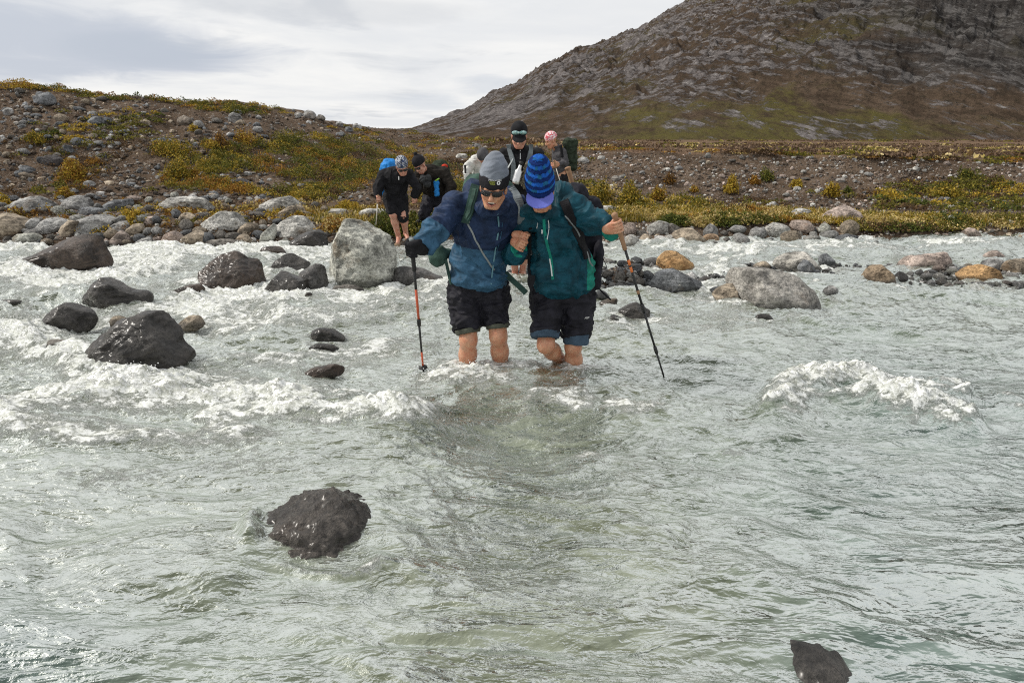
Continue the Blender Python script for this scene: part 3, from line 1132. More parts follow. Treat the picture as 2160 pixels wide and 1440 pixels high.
B([(656, 703), (675, 692), (702, 694), (728, 710), (722, 721), (690, 724), (664, 716)], C_DARK, 'small black rounded rock alone in the rapids, highest of three awash left of the hikers', .7, 4, 'rock')
B([(650, 738), (672, 724), (700, 727), (715, 736), (690, 748), (660, 748)], C_DARK, 'dark rock almost awash just below the small black rounded rock', .7, 3, 'rock')
B([(636, 794), (662, 777), (700, 769), (724, 776), (712, 790), (676, 801), (648, 803)], C_BROWN, 'low brown rock awash, left of the submerged tip of the orange pole', .7, 4, 'rock')
B([(641, 628), (647, 617), (657, 618), (662, 628), (652, 638)], C_BROWN, 'tiny brown rock just below the flat rock at the huge boulder', .7, 3, 'rock')
B([(232, 676), (238, 668), (256, 667), (268, 676), (262, 690), (240, 692)], C_TAN, 'small pale rock washed over, behind the largest black boulder', .7, 3, 'rock')
B([(376, 684), (392, 668), (418, 667), (432, 684), (414, 698), (388, 697)], C_TAN, 'tan rock half covered by white water right of the largest black boulder', .7, 3, 'rock')
B([(92, 728), (108, 716), (132, 718), (148, 732), (136, 746), (104, 748)], C_DULL, 'small drowned rock in the chute below the humped dark boulder', .7, 3, 'rock')
B([(-20, 640), (0, 633), (30, 632), (47, 637), (30, 644), (-10, 648)], C_DARK, 'flat dark rock cut by the left edge in the rapids', .7, 3, 'rock')
B([(360, 616), (392, 602), (420, 600), (430, 612), (410, 632), (372, 634)], C_BROWN, 'drowned brown rock under the fall left of the broad dark boulder', .7, 3, 'rock')
# foreground
B([(505, 1172), (530, 1134), (556, 1106), (598, 1080), (638, 1062), (668, 1054), (706, 1055), (742, 1068), (774, 1082), (796, 1105), (808, 1133), (816, 1168), (816, 1208), (782, 1258), (712, 1268), (632, 1258), (572, 1218)], (.15, .13, .112, .05),
  'rough dark boulder with rusty pits standing alone in the foreground water', 1.0, 0, detail=6, rough=1.9, box=1.0, ground=1172)
B([(1560, 1410), (1620, 1376), (1700, 1356), (1770, 1356), (1818, 1386), (1862, 1445), (1840, 1530), (1600, 1530)], C_DARK,
  'slick black rock barely breaking the surface at the bottom edge', .9, 4, detail=5, ground=1455, rough=1.5)
# in the stream, right
B([(1386, 568), (1388, 546), (1404, 531), (1430, 531), (1451, 543), (1468, 556), (1467, 570), (1451, 586), (1430, 584), (1398, 580)], C_ORANGE,
  'orange tan double humped boulder on the stony bar right of the hikers', .8, 5, box=.7)
B([(1368, 604), (1376, 590), (1393, 573), (1419, 569), (1446, 581), (1470, 595), (1482, 608), (1464, 620), (1425, 622), (1385, 616)], C_SLATE,
  'blue grey sloping boulder in front of the orange tan boulder', .7, 6)
B([(1546, 600), (1557, 572), (1583, 567), (1623, 568), (1662, 576), (1699, 590), (1719, 609), (1728, 644), (1700, 664), (1636, 672), (1604, 668), (1578, 654), (1558, 628)], (.30, .285, .26, .95),
  'biggest boulder on the right, blocky with a pale top', .8, 7, detail=6, box=.56)
B([(1506, 622), (1522, 601), (1557, 600), (1569, 619), (1567, 642), (1551, 654), (1520, 640)], C_TAN, 'tan boulder touching the left side of the biggest right boulder', .75, 5)
B([(1498, 612), (1508, 605), (1524, 604), (1530, 618), (1512, 626)], C_SLATE, 'small dark stone behind the tan boulder beside the biggest right boulder', .75, 4, 'rock')
B([(1632, 562), (1640, 546), (1662, 535), (1702, 531), (1731, 540), (1732, 562), (1700, 580), (1660, 580)], (.43, .41, .37, 1), 'pale speckled boulder behind the biggest right boulder', .75, 5)
B([(1684, 565), (1696, 548), (1712, 553), (1724, 572), (1716, 588), (1692, 590)], C_SLATE, 'dark blue grey rock leaning on the pale speckled boulder', .7, 5)
B([(1728, 550), (1731, 539), (1746, 535), (1760, 552), (1758, 566), (1736, 568)], C_SLATE, 'dark rounded rock just right of the pale speckled boulder', .75, 4)
B([(1672, 531), (1681, 523), (1696, 522), (1714, 529), (1708, 538), (1682, 538)], C_DARK, 'low black rock behind the pale speckled boulder', .7, 3, 'rock')
B([(1818, 592), (1827, 574), (1843, 560), (1872, 561), (1886, 577), (1888, 600), (1858, 610), (1830, 606)], (.25, .19, .13, .9), 'rusty brown square boulder at the left end of the far right bar', .75, 6)
B([(1884, 588), (1898, 573), (1912, 578), (1918, 592), (1900, 602)], C_DARK, 'small black rock beside the rusty brown square boulder', .75, 4, 'rock')
B([(1893, 566), (1910, 549), (1930, 541), (1966, 538), (1999, 533), (2011, 546), (1994, 563), (1960, 574), (1912, 574)], C_PINK, 'long pinkish boulder sloping up to the right on the far right bar', .6, 4)
B([(2018, 580), (2043, 563), (2066, 558), (2093, 567), (2108, 585), (2106, 602), (2063, 604), (2030, 596)], C_ORANGE, 'orange topped rounded boulder in front on the far right bar', .75, 4)
B([(2119, 562), (2130, 551), (2146, 547), (2180, 549), (2196, 570), (2175, 588), (2132, 584)], C_TAN, 'flat tan boulder cut by the right edge on the far right bar', .75, 4)
B([(2072, 558), (2084, 546), (2104, 545), (2123, 558), (2112, 574), (2084, 574)], C_GREY, 'grey boulder right behind the orange topped boulder', .75, 5)
B([(2074, 543), (2088, 532), (2104, 528), (2122, 541), (2114, 554), (2084, 554)], C_PINK, 'rounded pinkish boulder farthest back on the far right bar', .75, 4)
B([(1736, 620), (1744, 609), (1754, 603), (1768, 612), (1767, 626), (1748, 630)], C_GREY, 'small grey rock alone in the water right of the biggest right boulder', .75, 4, 'rock')
B([(1300, 666), (1310, 654), (1327, 643), (1343, 638), (1358, 648), (1373, 659), (1360, 672), (1325, 676)], C_DARK, 'wet black rock in the shallows behind the right trekking pole', .75, 5)
B([(1278, 676), (1294, 664), (1314, 672), (1306, 684), (1286, 684)], C_DARK, 'flat wet stone just left of the wet black rock behind the right pole', .75, 3, 'rock')
B([(1264, 640), (1276, 633), (1290, 630), (1303, 630), (1300, 642), (1280, 650)], C_DULL, 'dark stone in the shallows under the dangling pack strap', .75, 4, 'rock')
B([(1592, 670), (1604, 662), (1622, 664), (1634, 673), (1616, 680)], C_DARK, 'small flat black stone awash in front of the biggest right boulder', .75, 3, 'rock')
B([(1586, 566), (1598, 556), (1612, 551), (1626, 556), (1626, 570), (1600, 574)], C_TAN, 'small tan rock behind the biggest right boulder', .75, 4, 'rock')
B([(1512, 564), (1530, 558), (1552, 560), (1584, 556), (1586, 566), (1550, 572)], C_DARK, 'row of low black wet ledge behind the tan boulder', .75, 4, 'rock')
B([(1474, 590), (1488, 583), (1508, 586), (1510, 596), (1484, 598)], C_DARK, 'low dark stone awash right of the blue grey sloping boulder', .75, 3, 'rock')
# right bank
B([(1420, 505), (1426, 490), (1443, 481), (1464, 482), (1481, 495), (1488, 514), (1468, 526), (1436, 524)], C_TAN, 'big round tan boulder at the waterline of the right bank', .8, 4)
B([(1478, 505), (1492, 494), (1514, 495), (1518, 508), (1500, 518), (1484, 516)], (.36, .25, .16, 1), 'reddish round stone right of the big round tan boulder', .8, 3)
B([(1349, 504), (1360, 493), (1376, 498), (1377, 512), (1356, 516)], C_TAN, 'round tan stone on the right bank straight behind the cork handle', .8, 3, 'rock')
B([(1376, 508), (1390, 497), (1408, 501), (1412, 514), (1388, 518)], C_GREY, 'grey stone left of the big round tan boulder', .8, 4, 'rock')
B([(1392, 487), (1403, 476), (1416, 471), (1436, 482), (1430, 494), (1402, 496)], C_DULL, 'dark pinkish slab above the big round tan boulder', .7, 5)
B([(1734, 462), (1744, 448), (1758, 440), (1782, 433), (1804, 443), (1823, 456), (1800, 466), (1756, 470)], C_PINK, 'broad pale pink boulder half buried in the grass strip of the right bank', .7, 3)
B([(1656, 455), (1668, 444), (1684, 439), (1706, 444), (1720, 454), (1700, 462), (1668, 462)], C_GREY, 'low grey boulder at the foot of the scree left of the broad pale pink boulder', .7, 5)
B([(1978, 466), (1996, 457), (2016, 454), (2020, 464), (1996, 472)], C_PALE, 'flat pale slab in the grass strip towards the right edge', .7, 3)
B([(1240, 448), (1262, 436), (1292, 434), (1304, 444), (1280, 456)], C_PALE, 'pale flat boulder in the grass just above the outstretched arm', .7, 3)
B([(2112, 470), (2124, 463), (2138, 465), (2144, 474), (2126, 478)], C_GREY, 'grey stone in the grass strip nearest the right edge', .7, 3, 'rock')
B([(1616, 433), (1632, 425), (1642, 430), (1640, 441), (1620, 442)], C_GREY, 'grey rock heading the stone pile at the foot of the right scree', .8, 4, 'rock')
B([(2030, 492), (2046, 480), (2066, 486), (2070, 496), (2044, 502)], C_PINK, 'pink stone at the waterline of the right bank towards the right edge', .7, 4, 'rock')
# left bank
B([(-40, 470), (0, 451), (28, 452), (50, 463), (57, 476), (45, 498), (0, 514), (-40, 512)], C_TAN, 'big smooth rounded boulder cut by the left edge on the left bank', .8, 3)
B([(18, 432), (43, 417), (75, 414), (100, 425), (112, 440), (80, 450), (28, 448)], C_GREY, 'wide grey boulder at the back of the left bank above the smooth rounded boulder', .7, 5)
B([(118, 440), (147, 415), (177, 412), (190, 427), (190, 442), (136, 450)], C_GREY, 'peaked grey boulder at the back of the left bank left of the dark flat slab', .7, 6)
B([(205, 438), (226, 423), (252, 421), (277, 421), (278, 440), (245, 450), (215, 448)], C_SLATE, 'dark flat slab with a straight top at the back of the left bank', .7, 7, box=.6)
B([(160, 450), (175, 437), (219, 440), (212, 452), (181, 458)], C_SLATE, 'thin grey slab in front of the dark flat slab', .7, 4, 'rock')
B([(328, 444), (344, 428), (362, 418), (394, 415), (426, 418), (440, 430), (451, 442), (400, 452), (350, 452)], C_PALE, 'wide whale backed pale boulder among orange plants on the left bank', .7, 4, detail=5)
B([(77, 480), (94, 462), (119, 460), (140, 467), (128, 487), (106, 500), (86, 496)], C_GREY, 'rounded grey boulder in the front row above the brown wedge boulder', .8, 4)
B([(57, 470), (64, 461), (82, 462), (84, 486), (66, 492), (58, 486)], C_GREY, 'small squarish grey stone right of the smooth rounded boulder', .8, 5)
B([(124, 484), (140, 465), (166, 467), (158, 488), (148, 506), (130, 504)], C_TAN, 'upright oval stone between two grey boulders in the left front row', .8, 4)
B([(151, 492), (170, 470), (202, 459), (230, 452), (240, 468), (226, 490), (196, 502), (158, 502)], C_GREY, 'large wedge shaped grey boulder in the middle of the left front row', .75, 6, detail=5)
B([(222, 484), (241, 469), (265, 467), (275, 478), (258, 492), (232, 494)], C_GREY, 'angular grey stone right of the large wedge shaped boulder', .75, 6)
B([(258, 494), (281, 473), (300, 472), (302, 486), (285, 502), (264, 504)], C_TAN, 'brownish slanting stone with a flat right end in the left front row', .75, 5)
B([(232, 508), (244, 494), (256, 486), (271, 500), (270, 520), (244, 524)], C_PINK, 'pinkish pointed stone at the waterline of the left bank', .75, 6)
B([(277, 517), (298, 504), (317, 501), (320, 515), (300, 526)], C_GREY, 'low grey pointed stone right of the pinkish pointed stone', .75, 5, 'rock')
B([(336, 518), (349, 496), (366, 487), (383, 500), (374, 522), (350, 526)], C_PINK, 'pinkish grey stone at the waterline left of its twin under the huge slab', .75, 5)
B([(370, 520), (384, 502), (396, 492), (417, 486), (438, 500), (440, 518), (420, 526)], C_TAN, 'tan grey ridged stone at the waterline of the left bank', .75, 5)
B([(412, 482), (428, 462), (448, 450), (468, 445), (494, 448), (518, 468), (502, 484), (470, 494), (432, 500)], C_PALE, 'big pale angular boulder in the middle of the left bank', .75, 7, detail=5)
B([(546, 442), (562, 430), (580, 420), (612, 414), (631, 421), (638, 440), (600, 452), (560, 450)], C_PALE, 'big flat pale boulder farthest back on the left bank near the two bent walkers', .7, 4, detail=5)
B([(578, 456), (607, 438), (632, 432), (645, 448), (628, 462), (592, 464)], C_TAN, 'tan triangular boulder in front of the big flat pale boulder', .7, 5)
B([(582, 498), (586, 474), (614, 455), (640, 459), (664, 484), (650, 504), (610, 512)], C_PALE, 'big blocky pale boulder with a hollow, left of the huge upright boulder', .8, 6, detail=5)
B([(547, 514), (557, 483), (580, 472), (583, 492), (573, 518), (556, 520)], C_GREEN, 'pale upright stone between two boulders on the left bank', .75, 6)
B([(498, 490), (520, 470), (542, 472), (546, 490), (530, 504), (504, 506)], C_TAN, 'brown slanting stone left of the pale upright stone', .75, 5)
B([(603, 520), (622, 508), (640, 495), (676, 486), (688, 498), (682, 526), (650, 538), (616, 532)], C_DARK, 'dark slab leaning out into the river left of the huge upright boulder', .7, 7)
B([(432, 518), (444, 508), (470, 504), (505, 508), (512, 520), (470, 526)], C_DULL, 'long low dark stone at the waterline below the big pale angular boulder', .7, 4)
B([(494, 506), (505, 496), (520, 494), (528, 506), (516, 518), (500, 518)], C_TAN, 'round tan stone at the waterline left of the pale upright stone', .8, 3, 'rock')
B([(526, 508), (533, 500), (540, 504), (540, 516), (528, 518)], C_GREY, 'small round grey stone at the foot of the pale upright stone', .8, 3, 'rock')
B([(20, 506), (40, 494), (70, 492), (86, 500), (78, 514), (40, 520)], C_GREEN, 'flat greenish slab below the smooth rounded boulder at the left edge', .7, 4)
B([(0, 514), (10, 508), (28, 508), (40, 518), (20, 526)], C_DULL, 'pinkish flat stone at the waterline close to the left edge', .7, 3, 'rock')
B([(372, 470), (380, 455), (396, 448), (411, 458), (408, 472), (388, 478)], C_TAN, 'brown rounded stone left of the big pale angular boulder', .8, 4)
B([(300, 470), (306, 458), (322, 456), (330, 468), (320, 478), (304, 478)], C_PINK, 'small mauve stone right of the yellow plants in the left bank', .8, 4, 'rock')
B([(686, 452), (700, 440), (728, 442), (736, 454), (712, 462)], C_PALE, 'pale low boulder under the yellow plants left of the bent walkers', .7, 4)
B([(752, 452), (776, 440), (812, 442), (822, 454), (790, 462)], C_PALE, 'whitish flat boulder at the walking stick of the walker with the blue pack', .7, 4)
B([(840, 520), (848, 511), (868, 510), (874, 520), (856, 530)], C_DULL, 'dark stone at the waterline under the sandals of the walker with the blue pack', .8, 3, 'rock')
B([(886, 482), (898, 474), (922, 474), (930, 484), (906, 494)], C_DULL, 'flat brown stepping stone under the boots of the walker in long trousers', .8, 3, 'rock')
# boulders on the slopes
HILL = [
    (93, 208, 46, 30, C_SLATE, 'largest dark boulder high on the left hillside'),
    (16, 235, 20, 20, C_GREY, 'round grey boulder high on the hillside close to the left edge'),
    (200, 254, 37, 20, C_SLATE, 'dark oval boulder in the upper middle of the left hillside'),
    (390, 254, 34, 23, (.2, .17, .14, 1), 'brown boulder below the ridge with two small stones beside it'),
    (343, 298, 30, 18, C_SLATE, 'dark grey boulder directly above the yellow green bushes'),
    (137, 314, 28, 22, C_SLATE, 'grey rounded boulder in the rubble left on the hillside'),
    (53, 357, 34, 18, C_SLATE, 'dark flat boulder low on the rubble at the left'),
    (504, 386, 48, 22, (.09, .085, .09, 1), 'very dark long boulder low on the hillside above the big pale angular boulder'),
    (494, 249, 30, 26, C_GREY, 'split grey boulder just below the ridge'),
    (187, 388, 26, 17, C_GREY, 'greenish grey boulder under the orange bush on the left'),
    (306, 258, 20, 14, C_TAN, 'small tan boulder right of the dark oval boulder'),
    (108, 338, 50, 26, (.07, .065, .065, 1), 'very dark boulder between rubble and orange bush'),
    (629, 242, 20, 14, C_GREY, 'left boulder of the row on the ridge crest'),
    (653, 242, 29, 22, C_GREY, 'biggest boulder of the row on the ridge crest'),
    (676, 248, 20, 15, C_DULL, 'brownish boulder in the middle of the row on the ridge crest'),
    (716, 262, 17, 14, C_GREY, 'small boulder near the lower end of the row on the ridge crest'),
    (735, 273, 20, 12, C_SLATE, 'low dark boulder at the lower end of the row on the ridge crest'),
    (753, 268, 22, 18, C_GREY, 'last boulder of the row on the ridge crest'),
    (500, 196 + 40, 22, 14, C_GREY, 'grey stone on the ridge left of the crest row'),
    (150, 402, 26, 12, C_GREY, 'low grey stone at the foot of the hillside rubble'),
    (636, 391, 18, 10, C_SLATE, 'dark little boulder inside the green bushes'),
    (975, 329, 27, 14, C_PALE, 'pale flat boulder on the saddle left of the bent hiker in white'),
    (1007, 307, 15, 11, C_GREY, 'small round grey boulder on the saddle behind the grey hat'),
    (1293, 303, 16, 9, C_SLATE, 'lone dark boulder on the heath right of the pink bandana'),
    (1268, 333, 17, 11, C_PALE, 'whitish stone at the top of the right scree nearest the dark pack'),
    (1432, 355, 18, 11, C_GREY, 'grey stone near the top of the right scree'),
    (1408, 357, 13, 10, C_PALE, 'pale stone left of the grey stone near the scree top'),
    (1494, 342, 16, 9, C_TAN, 'tan stone directly below the terrace edge'),
    (1934, 356, 17, 11, C_PALE, 'white stone below the terrace edge towards the right'),
    (1775, 380, 20, 11, C_GREY, 'grey stone above the small green tuft on the right scree'),
    (1782, 373, 14, 9, C_PALE, 'pale stone resting on another in the right scree'),
    (1826, 406, 16, 9, C_SLATE, 'blue grey stone alone in the middle of the right scree'),
    (1230, 338, 26, 15, C_GREY, 'grey boulder beside the dark pack of the hiker in the bandana'),
    (1300, 376, 22, 13, C_DULL, 'brown grey boulder above the big yellow bush on the right scree'),
    (1314, 372, 16, 8, C_PALE, 'pale splinter stone above the big yellow bush'),
]


def poly_radius(poly, c, th):
    """distance from c to the outline in every direction th"""
    p = np.asarray(poly) - c
    q = np.roll(p, -1, axis=0)
    r = np.zeros(len(th))
    dx, dz = np.cos(th), np.sin(th)
    for a, b in zip(p, q):
        ex, ez = b - a
        den = dx * ez - dz * ex
        den = np.where(np.abs(den) < 1e-12, 1e-12, den)
        t = (a[0] * ez - a[1] * ex) / den
        u = (a[0] * dz - a[1] * dx) / den
        r = np.where((t > 0) & (u >= -1e-6) & (u <= 1 + 1e-6), np.maximum(r, t), r)
    return r


ROCK_FOOT = []     # (px centre, py base, half width px, in stream?, dark)


def boulder_mesh(outline_xz, thick, seed, facets, detail, box, rough):
    """outline (n,2) in x,z metres -> vertices round (0,0,0), faces"""
    o = np.asarray(outline_xz, float)
    # smooth closed curve through the surveyed points
    n = len(o)
    q = np.concatenate([o[-1:], o, o[:2]])
    fine = []
    for i in range(n):
        a, b, c, d = q[i], q[i + 1], q[i + 2], q[i + 3] if i + 3 < len(q) else q[2]
        for t in np.linspace(0, 1, 6, endpoint=False):
            m = 0.5 * ((2 * b) + (c - a) * t + (2 * a - 5 * b + 4 * c - d) * t * t + (3 * b - a - 3 * c + d) * t ** 3)
            lin = b * (1 - t) + c * t
            fine.append(0.5 * m + 0.5 * lin)
    o = np.array(fine)
    c = np.array([(o[:, 0].min() + o[:, 0].max()) / 2, (o[:, 1].min() + o[:, 1].max()) / 2])
    th = np.linspace(-np.pi, np.pi, 361)
    r = poly_radius(o, c, th)
    bad = r <= 0
    if bad.any():
        r[bad] = np.interp(th[bad], th[~bad], r[~bad])
    v, f = ico(detail)
    v = v.copy()
    rho = np.sqrt(v[:, 0] ** 2 + v[:, 2] ** 2)
    ang = np.arctan2(v[:, 2], v[:, 0])
    rr = np.interp(ang, th, r)
    rp = rho ** box
    x, z = np.cos(ang) * rr * rp, np.sin(ang) * rr * rp
    y = thick * np.sign(v[:, 1]) * np.abs(v[:, 1]) ** box
    p = np.stack([x, y, z], 1)
    rg = np.random.default_rng(seed)
    size = math.sqrt(abs(np.ptp(x) * np.ptp(z))) / 2
    ext0 = np.ptp(p, axis=0)
    for k in range(int(facets * 2.2)):
        az, el = rg.uniform(-1.5, 1.5), rg.uniform(-.25, 1.15)
        nrm = np.array((math.sin(az) * math.cos(el), -math.cos(az) * math.cos(el), math.sin(el)))
        proj = p @ nrm
        lim = proj.max() * rg.uniform(.74, .93)
        ex = np.maximum(proj - lim, 0)
        p = p - nrm[None, :] * (ex * .97)[:, None]
    mid = (p.max(0) + p.min(0)) / 2
    if facets:
        top = p[:, 2].max()
        p = (p - mid) * (ext0 / np.ptp(p, axis=0)) + np.array((0, mid[1], 0))
        p[:, 1] -= p[:, 1].min() + thick * .97
    nr = vnormals(p, f)
    s = 1 / max(size, .05)
    d = 0.085 * fbm3(p * s * 1.3 + seed, 3, seed) + 0.05 * (0.5 - np.abs(fbm3(p * s * np.array((2.2, 2.2, 4.5)) + seed, 3, seed + 5)))
    d = d + .030 * (.45 - np.abs(fbm3(p * s * 4 + seed, 3, seed + 9))) + .014 * fbm3(p * s * 13 + seed, 2, seed + 10)
    td = unit((rg.normal() * .5, rg.normal() * .4, 1.0))
    lay = (p @ td) * s * 5.5 + .9 * fbm3(p * s * 1.5 + seed, 2, seed + 20)
    lay = np.abs((lay % 1.0) - .5) * 2
    d = d + .030 * (lay - .5) * np.clip(.5 + fbm3(p * s * 2 + seed, 2, seed + 21), 0, 1)
    front = 0.35 + .65 * np.abs(nr[:, 1])          # keep the surveyed outline
    p = p + nr * (d * size * rough * front)[:, None]
    if rough > 1.5:
        cell = np.abs(pn3(p * s * 9, seed + 3)) * np.abs(pn3(p * s * 5, seed + 4))
        p = p + nr * ((cell - .08) * size * .28 * front)[:, None]
    return p, f, c


def build_boulders():
    for k, (name, out, depth, col, label, fac, detail, box, rough, gy) in enumerate(BOULDERS):
        o = np.asarray(out, float)
        ymax = o[:, 1].max()
        xm = (o[:, 0].min() + o[:, 0].max()) / 2
        hw = (o[:, 0].max() - o[:, 0].min()) / 2
        hh = (ymax - o[:, 1].min()) / 2
        low = o[o[:, 1] > ymax - hh * .35][:, 0].mean()
        g = G(low, ymax - min(16, hh * .35)) if gy is None else G(low, gy)
        mp = MPP(xm, ymax, g[1])
        thick = depth * mp * min(hw, hh * 1.5)
        yc_ = g[1] + thick * .85
        xz = np.array([P(a, b, yc_)[[0, 2]] for a, b in o])
        det = detail or (5 if hw > 26 else 4)
        p, f, c = boulder_mesh(xz, thick, 100 + k, fac, det, box, rough)
        loc = Vector((c[0], yc_, c[1] - (.048 if label.startswith('slick') else 0)))
        ob = put(name, p + np.array(loc), f, M_ROCK, None, loc)
        ob.color = col
        tag(ob, label, 'boulder' if name == 'boulder' else 'rock')
        if g[2] < .03:
            ROCK_FOOT.append((xm, ymax - hh * .25, hw, hh))
    for k, (cx, cy, w, h, col, label) in enumerate(HILL):
        g = G(cx, cy + h * .38)
        if np.isnan(g[0]):
            continue
        mp = MPP(cx, cy, g[1])
        rg = np.random.default_rng(900 + k)
        th = np.linspace(0, 2 * np.pi, 10, endpoint=False)
        jr = rg.uniform(.86, 1.1, 10)
        xz = np.stack([g[0] + np.cos(th) * w / 2 * mp * jr, g[2] + (h * .30 + np.sin(th) * h / 2 * jr) * mp], 1)
        thick = .8 * mp * (w + h) / 4
        p, f, c = boulder_mesh(xz, thick, 400 + k, 5, 4, .85, .9)
        loc = Vector((c[0], g[1] + thick * .3, c[1]))
        ob = put('boulder', p + np.array(loc), f, M_ROCK, None, loc)
        ob.color = col
        tag(ob, label, 'boulder')


build_boulders()

# ---- cobbles: copies of a few stones, each its own object
PROTO = []
for k in range(10):
    rg = np.random.default_rng(50 + k)
    th = np.linspace(0, 2 * np.pi, 9, endpoint=False)
    xz = np.stack([np.cos(th) * rg.uniform(.8, 1.15, 9), np.sin(th) * rg.uniform(.8, 1.1, 9) * rg.uniform(.55, .8)], 1)
    p, f, c = boulder_mesh(xz, rg.uniform(.6, 1.0), 700 + k, 6, 3, .8, 1.1)
    PROTO.append(mesh_np('cobble', p, f, [M_ROCK]))

PALETTE = [C_GREY, C_PALE, C_PALE, C_TAN, C_TAN, C_PINK, C_SLATE, C_DULL, C_GREEN, C_GREY, C_DULL]
_outl = [np.asarray(b[1], float) for b in BOULDERS]


def inside(px, py, o, grow=1.0):
    c = o.mean(0)
    q = c + (o - c) * grow
    x, y = q[:, 0], q[:, 1]
    x2, y2 = np.roll(x, -1), np.roll(y, -1)
    m = (y > py) != (y2 > py)
    xi = (x2 - x) * (py - y) / np.where(y2 == y, 1e-9, y2 - y) + x
    return bool((m & (px < xi)).sum() % 2)


def in_poly_many(px, py, poly):
    o = np.asarray(poly, float)
    r = np.zeros(len(px), bool)
    for (x1, y1), (x2, y2) in zip(o, np.roll(o, -1, axis=0)):
        m = (y1 > py) != (y2 > py)
        xi = (x2 - x1) * (py - y1) / (y2 - y1 if y2 != y1 else 1e-9) + x1
        r ^= m & (px < xi)
    return r


def scatter_px(poly, n, rg):
    o = np.asarray(poly, float)
    lo, hi = o.min(0), o.max(0)
    out = np.zeros((0, 2))
    while len(out) < n:
        c = rg.uniform(lo, hi, (n * 2, 2))
        out = np.concatenate([out, c[in_poly_many(c[:, 0], c[:, 1], o)]])
    return out[:n]


def cobbles(poly, n, smin, smax, label, group, seed, pal=PALETTE, sink=.16, wet=None, pw=1.8):
    rg = np.random.default_rng(seed)
    cand = scatter_px(poly, n * 6, rg)
    sizes = smin + (smax - smin) * rg.uniform(0, 1, len(cand)) ** pw
    kept = []
    for (x, y), s in sorted(zip(cand.tolist(), sizes), key=lambda q: -q[1]):
        if len(kept) >= n:
            break
        if any(abs(x - a) < (s + b) * .36 and abs(y - c) < (s + b) * .22 for a, c, b in kept):
            continue
        if any(inside(x, y - s * .1, o, .92) for o in _outl):
            continue
        kept.append((x, y, s))
    g = ground_hits([k[0] for k in kept], [k[1] for k in kept])
    order = sorted(range(len(kept)), key=lambda i: -kept[i][2])
    for i in order:
        (x, y, s), q = kept[i], g[i]
        if np.isnan(q[0]):
            continue
        m = s / 2 * MPP(x, y, q[1])
        o = bpy.data.objects.new('cobble', PROTO[rg.integers(len(PROTO))])
        COL.objects.link(o)
        o.location = (q[0], q[1], q[2] + m * (.62 - sink * 1.4))
        o.scale = (m * rg.uniform(.8, 1.4), m * rg.uniform(.75, 1.15), m * rg.uniform(.65, 1.2))
        o.rotation_euler = (rg.uniform(-.25, .25), rg.uniform(-.3, .3), rg.uniform(0, 6.28))
        c = pal[rg.integers(len(pal))]
        j = rg.uniform(.8, 1.2)
        o.color = (c[0] * j, c[1] * j, c[2] * j, c[3] if wet is None else wet)
        tag(o, stone_label(x, y, s, c) or label, 'cobble', group)


SHORT = {}


def _short_names():
    cnt = {}
    for src in [(b[4], np.asarray(b[1], float).mean(0)) for b in BOULDERS] + [(h[5], np.array(h[:2], float)) for h in HILL]:
        w = src[0].replace(',', '').split()
        for k, x in enumerate(w):
            if x in ('boulder', 'rock', 'slab', 'stone'):
                break
        if 3 <= k + 1 <= 6:
            cnt.setdefault(' '.join(w[:k + 1]), []).append(src[1])
    for k, v in cnt.items():
        if len(v) == 1:
            SHORT[k] = v[0]


_short_names()
_CN = {C_GREY: 'grey', C_PALE: 'pale', C_TAN: 'tan', C_PINK: 'pinkish', C_SLATE: 'blue grey', C_DULL: 'dull brown', C_GREEN: 'greenish', C_DARK: 'wet dark', C_BROWN: 'brown'}
_used = set()


def stone_label(x, y, s, c):
    near = sorted(SHORT.items(), key=lambda kv: (kv[1][0] - x) ** 2 + ((kv[1][1] - y) * 1.6) ** 2)[:9]
    for k, (nm, p) in enumerate(near):
        dx, dy = x - p[0], (y - p[1]) * 1.6
        if math.hypot(dx, dy) > 240:
            break
        if abs(dx) > abs(dy) * 2:
            w = 'left of' if dx < 0 else 'right of'
        elif abs(dy) > abs(dx) * 2:
            w = 'behind' if dy < 0 else 'in front of'
        else:
            w = ('behind' if dy < 0 else 'in front of') + (' and left of' if dx < 0 else ' and right of')
        t = 'small %s stone %s the %s' % (_CN.get(c, 'grey'), w, nm)
        if t not in _used:
            _used.add(t)
            return t
    return None


cobbles([(0, 440), (120, 446), (330, 452), (540, 456), (690, 460), (690, 512), (560, 518), (330, 520), (0, 520)], 96, 13, 36,
        'small stone wedged among the big boulders of the left bank', 'small stones between the left bank boulders', 11)
cobbles([(0, 418), (330, 412), (540, 420), (700, 432), (690, 460), (330, 450), (0, 440)], 34, 11, 24,
        'stone at the back of the left bank below the hillside', 'stones at the foot of the left hillside', 12)
cobbles([(1300, 484), (1500, 492), (1640, 482), (1800, 490), (1810, 514), (1640, 508), (1500, 516), (1300, 520)], 80, 11, 44,
        'stone in the waterline row along the right bank', 'stones lining the right bank waterline', 13)
cobbles([(1255, 560), (1330, 545), (1395, 552), (1400, 585), (1370, 612), (1290, 622), (1258, 632)], 44, 10, 32,
        'grey stone on the stony bar right of the teal jacket', 'stones of the bar beside the orange tan boulder', 14, [C_GREY, C_GREY, C_SLATE, C_DULL, C_PALE])
cobbles([(1880, 560), (2000, 562), (2160, 556), (2160, 610), (2040, 604), (1900, 594)], 34, 10, 26,
        'stone on the low bar at the right edge', 'stones of the far right bar', 15)
cobbles([(1480, 560), (1600, 560), (1660, 572), (1820, 575), (1830, 600), (1740, 600), (1560, 585), (1490, 596)], 16, 10, 20,
        'wet dark stone just breaking the shallow water right of the bar', 'wet stones in the shallows between the bars', 16, [C_DARK, C_SLATE], .3, 0.1)
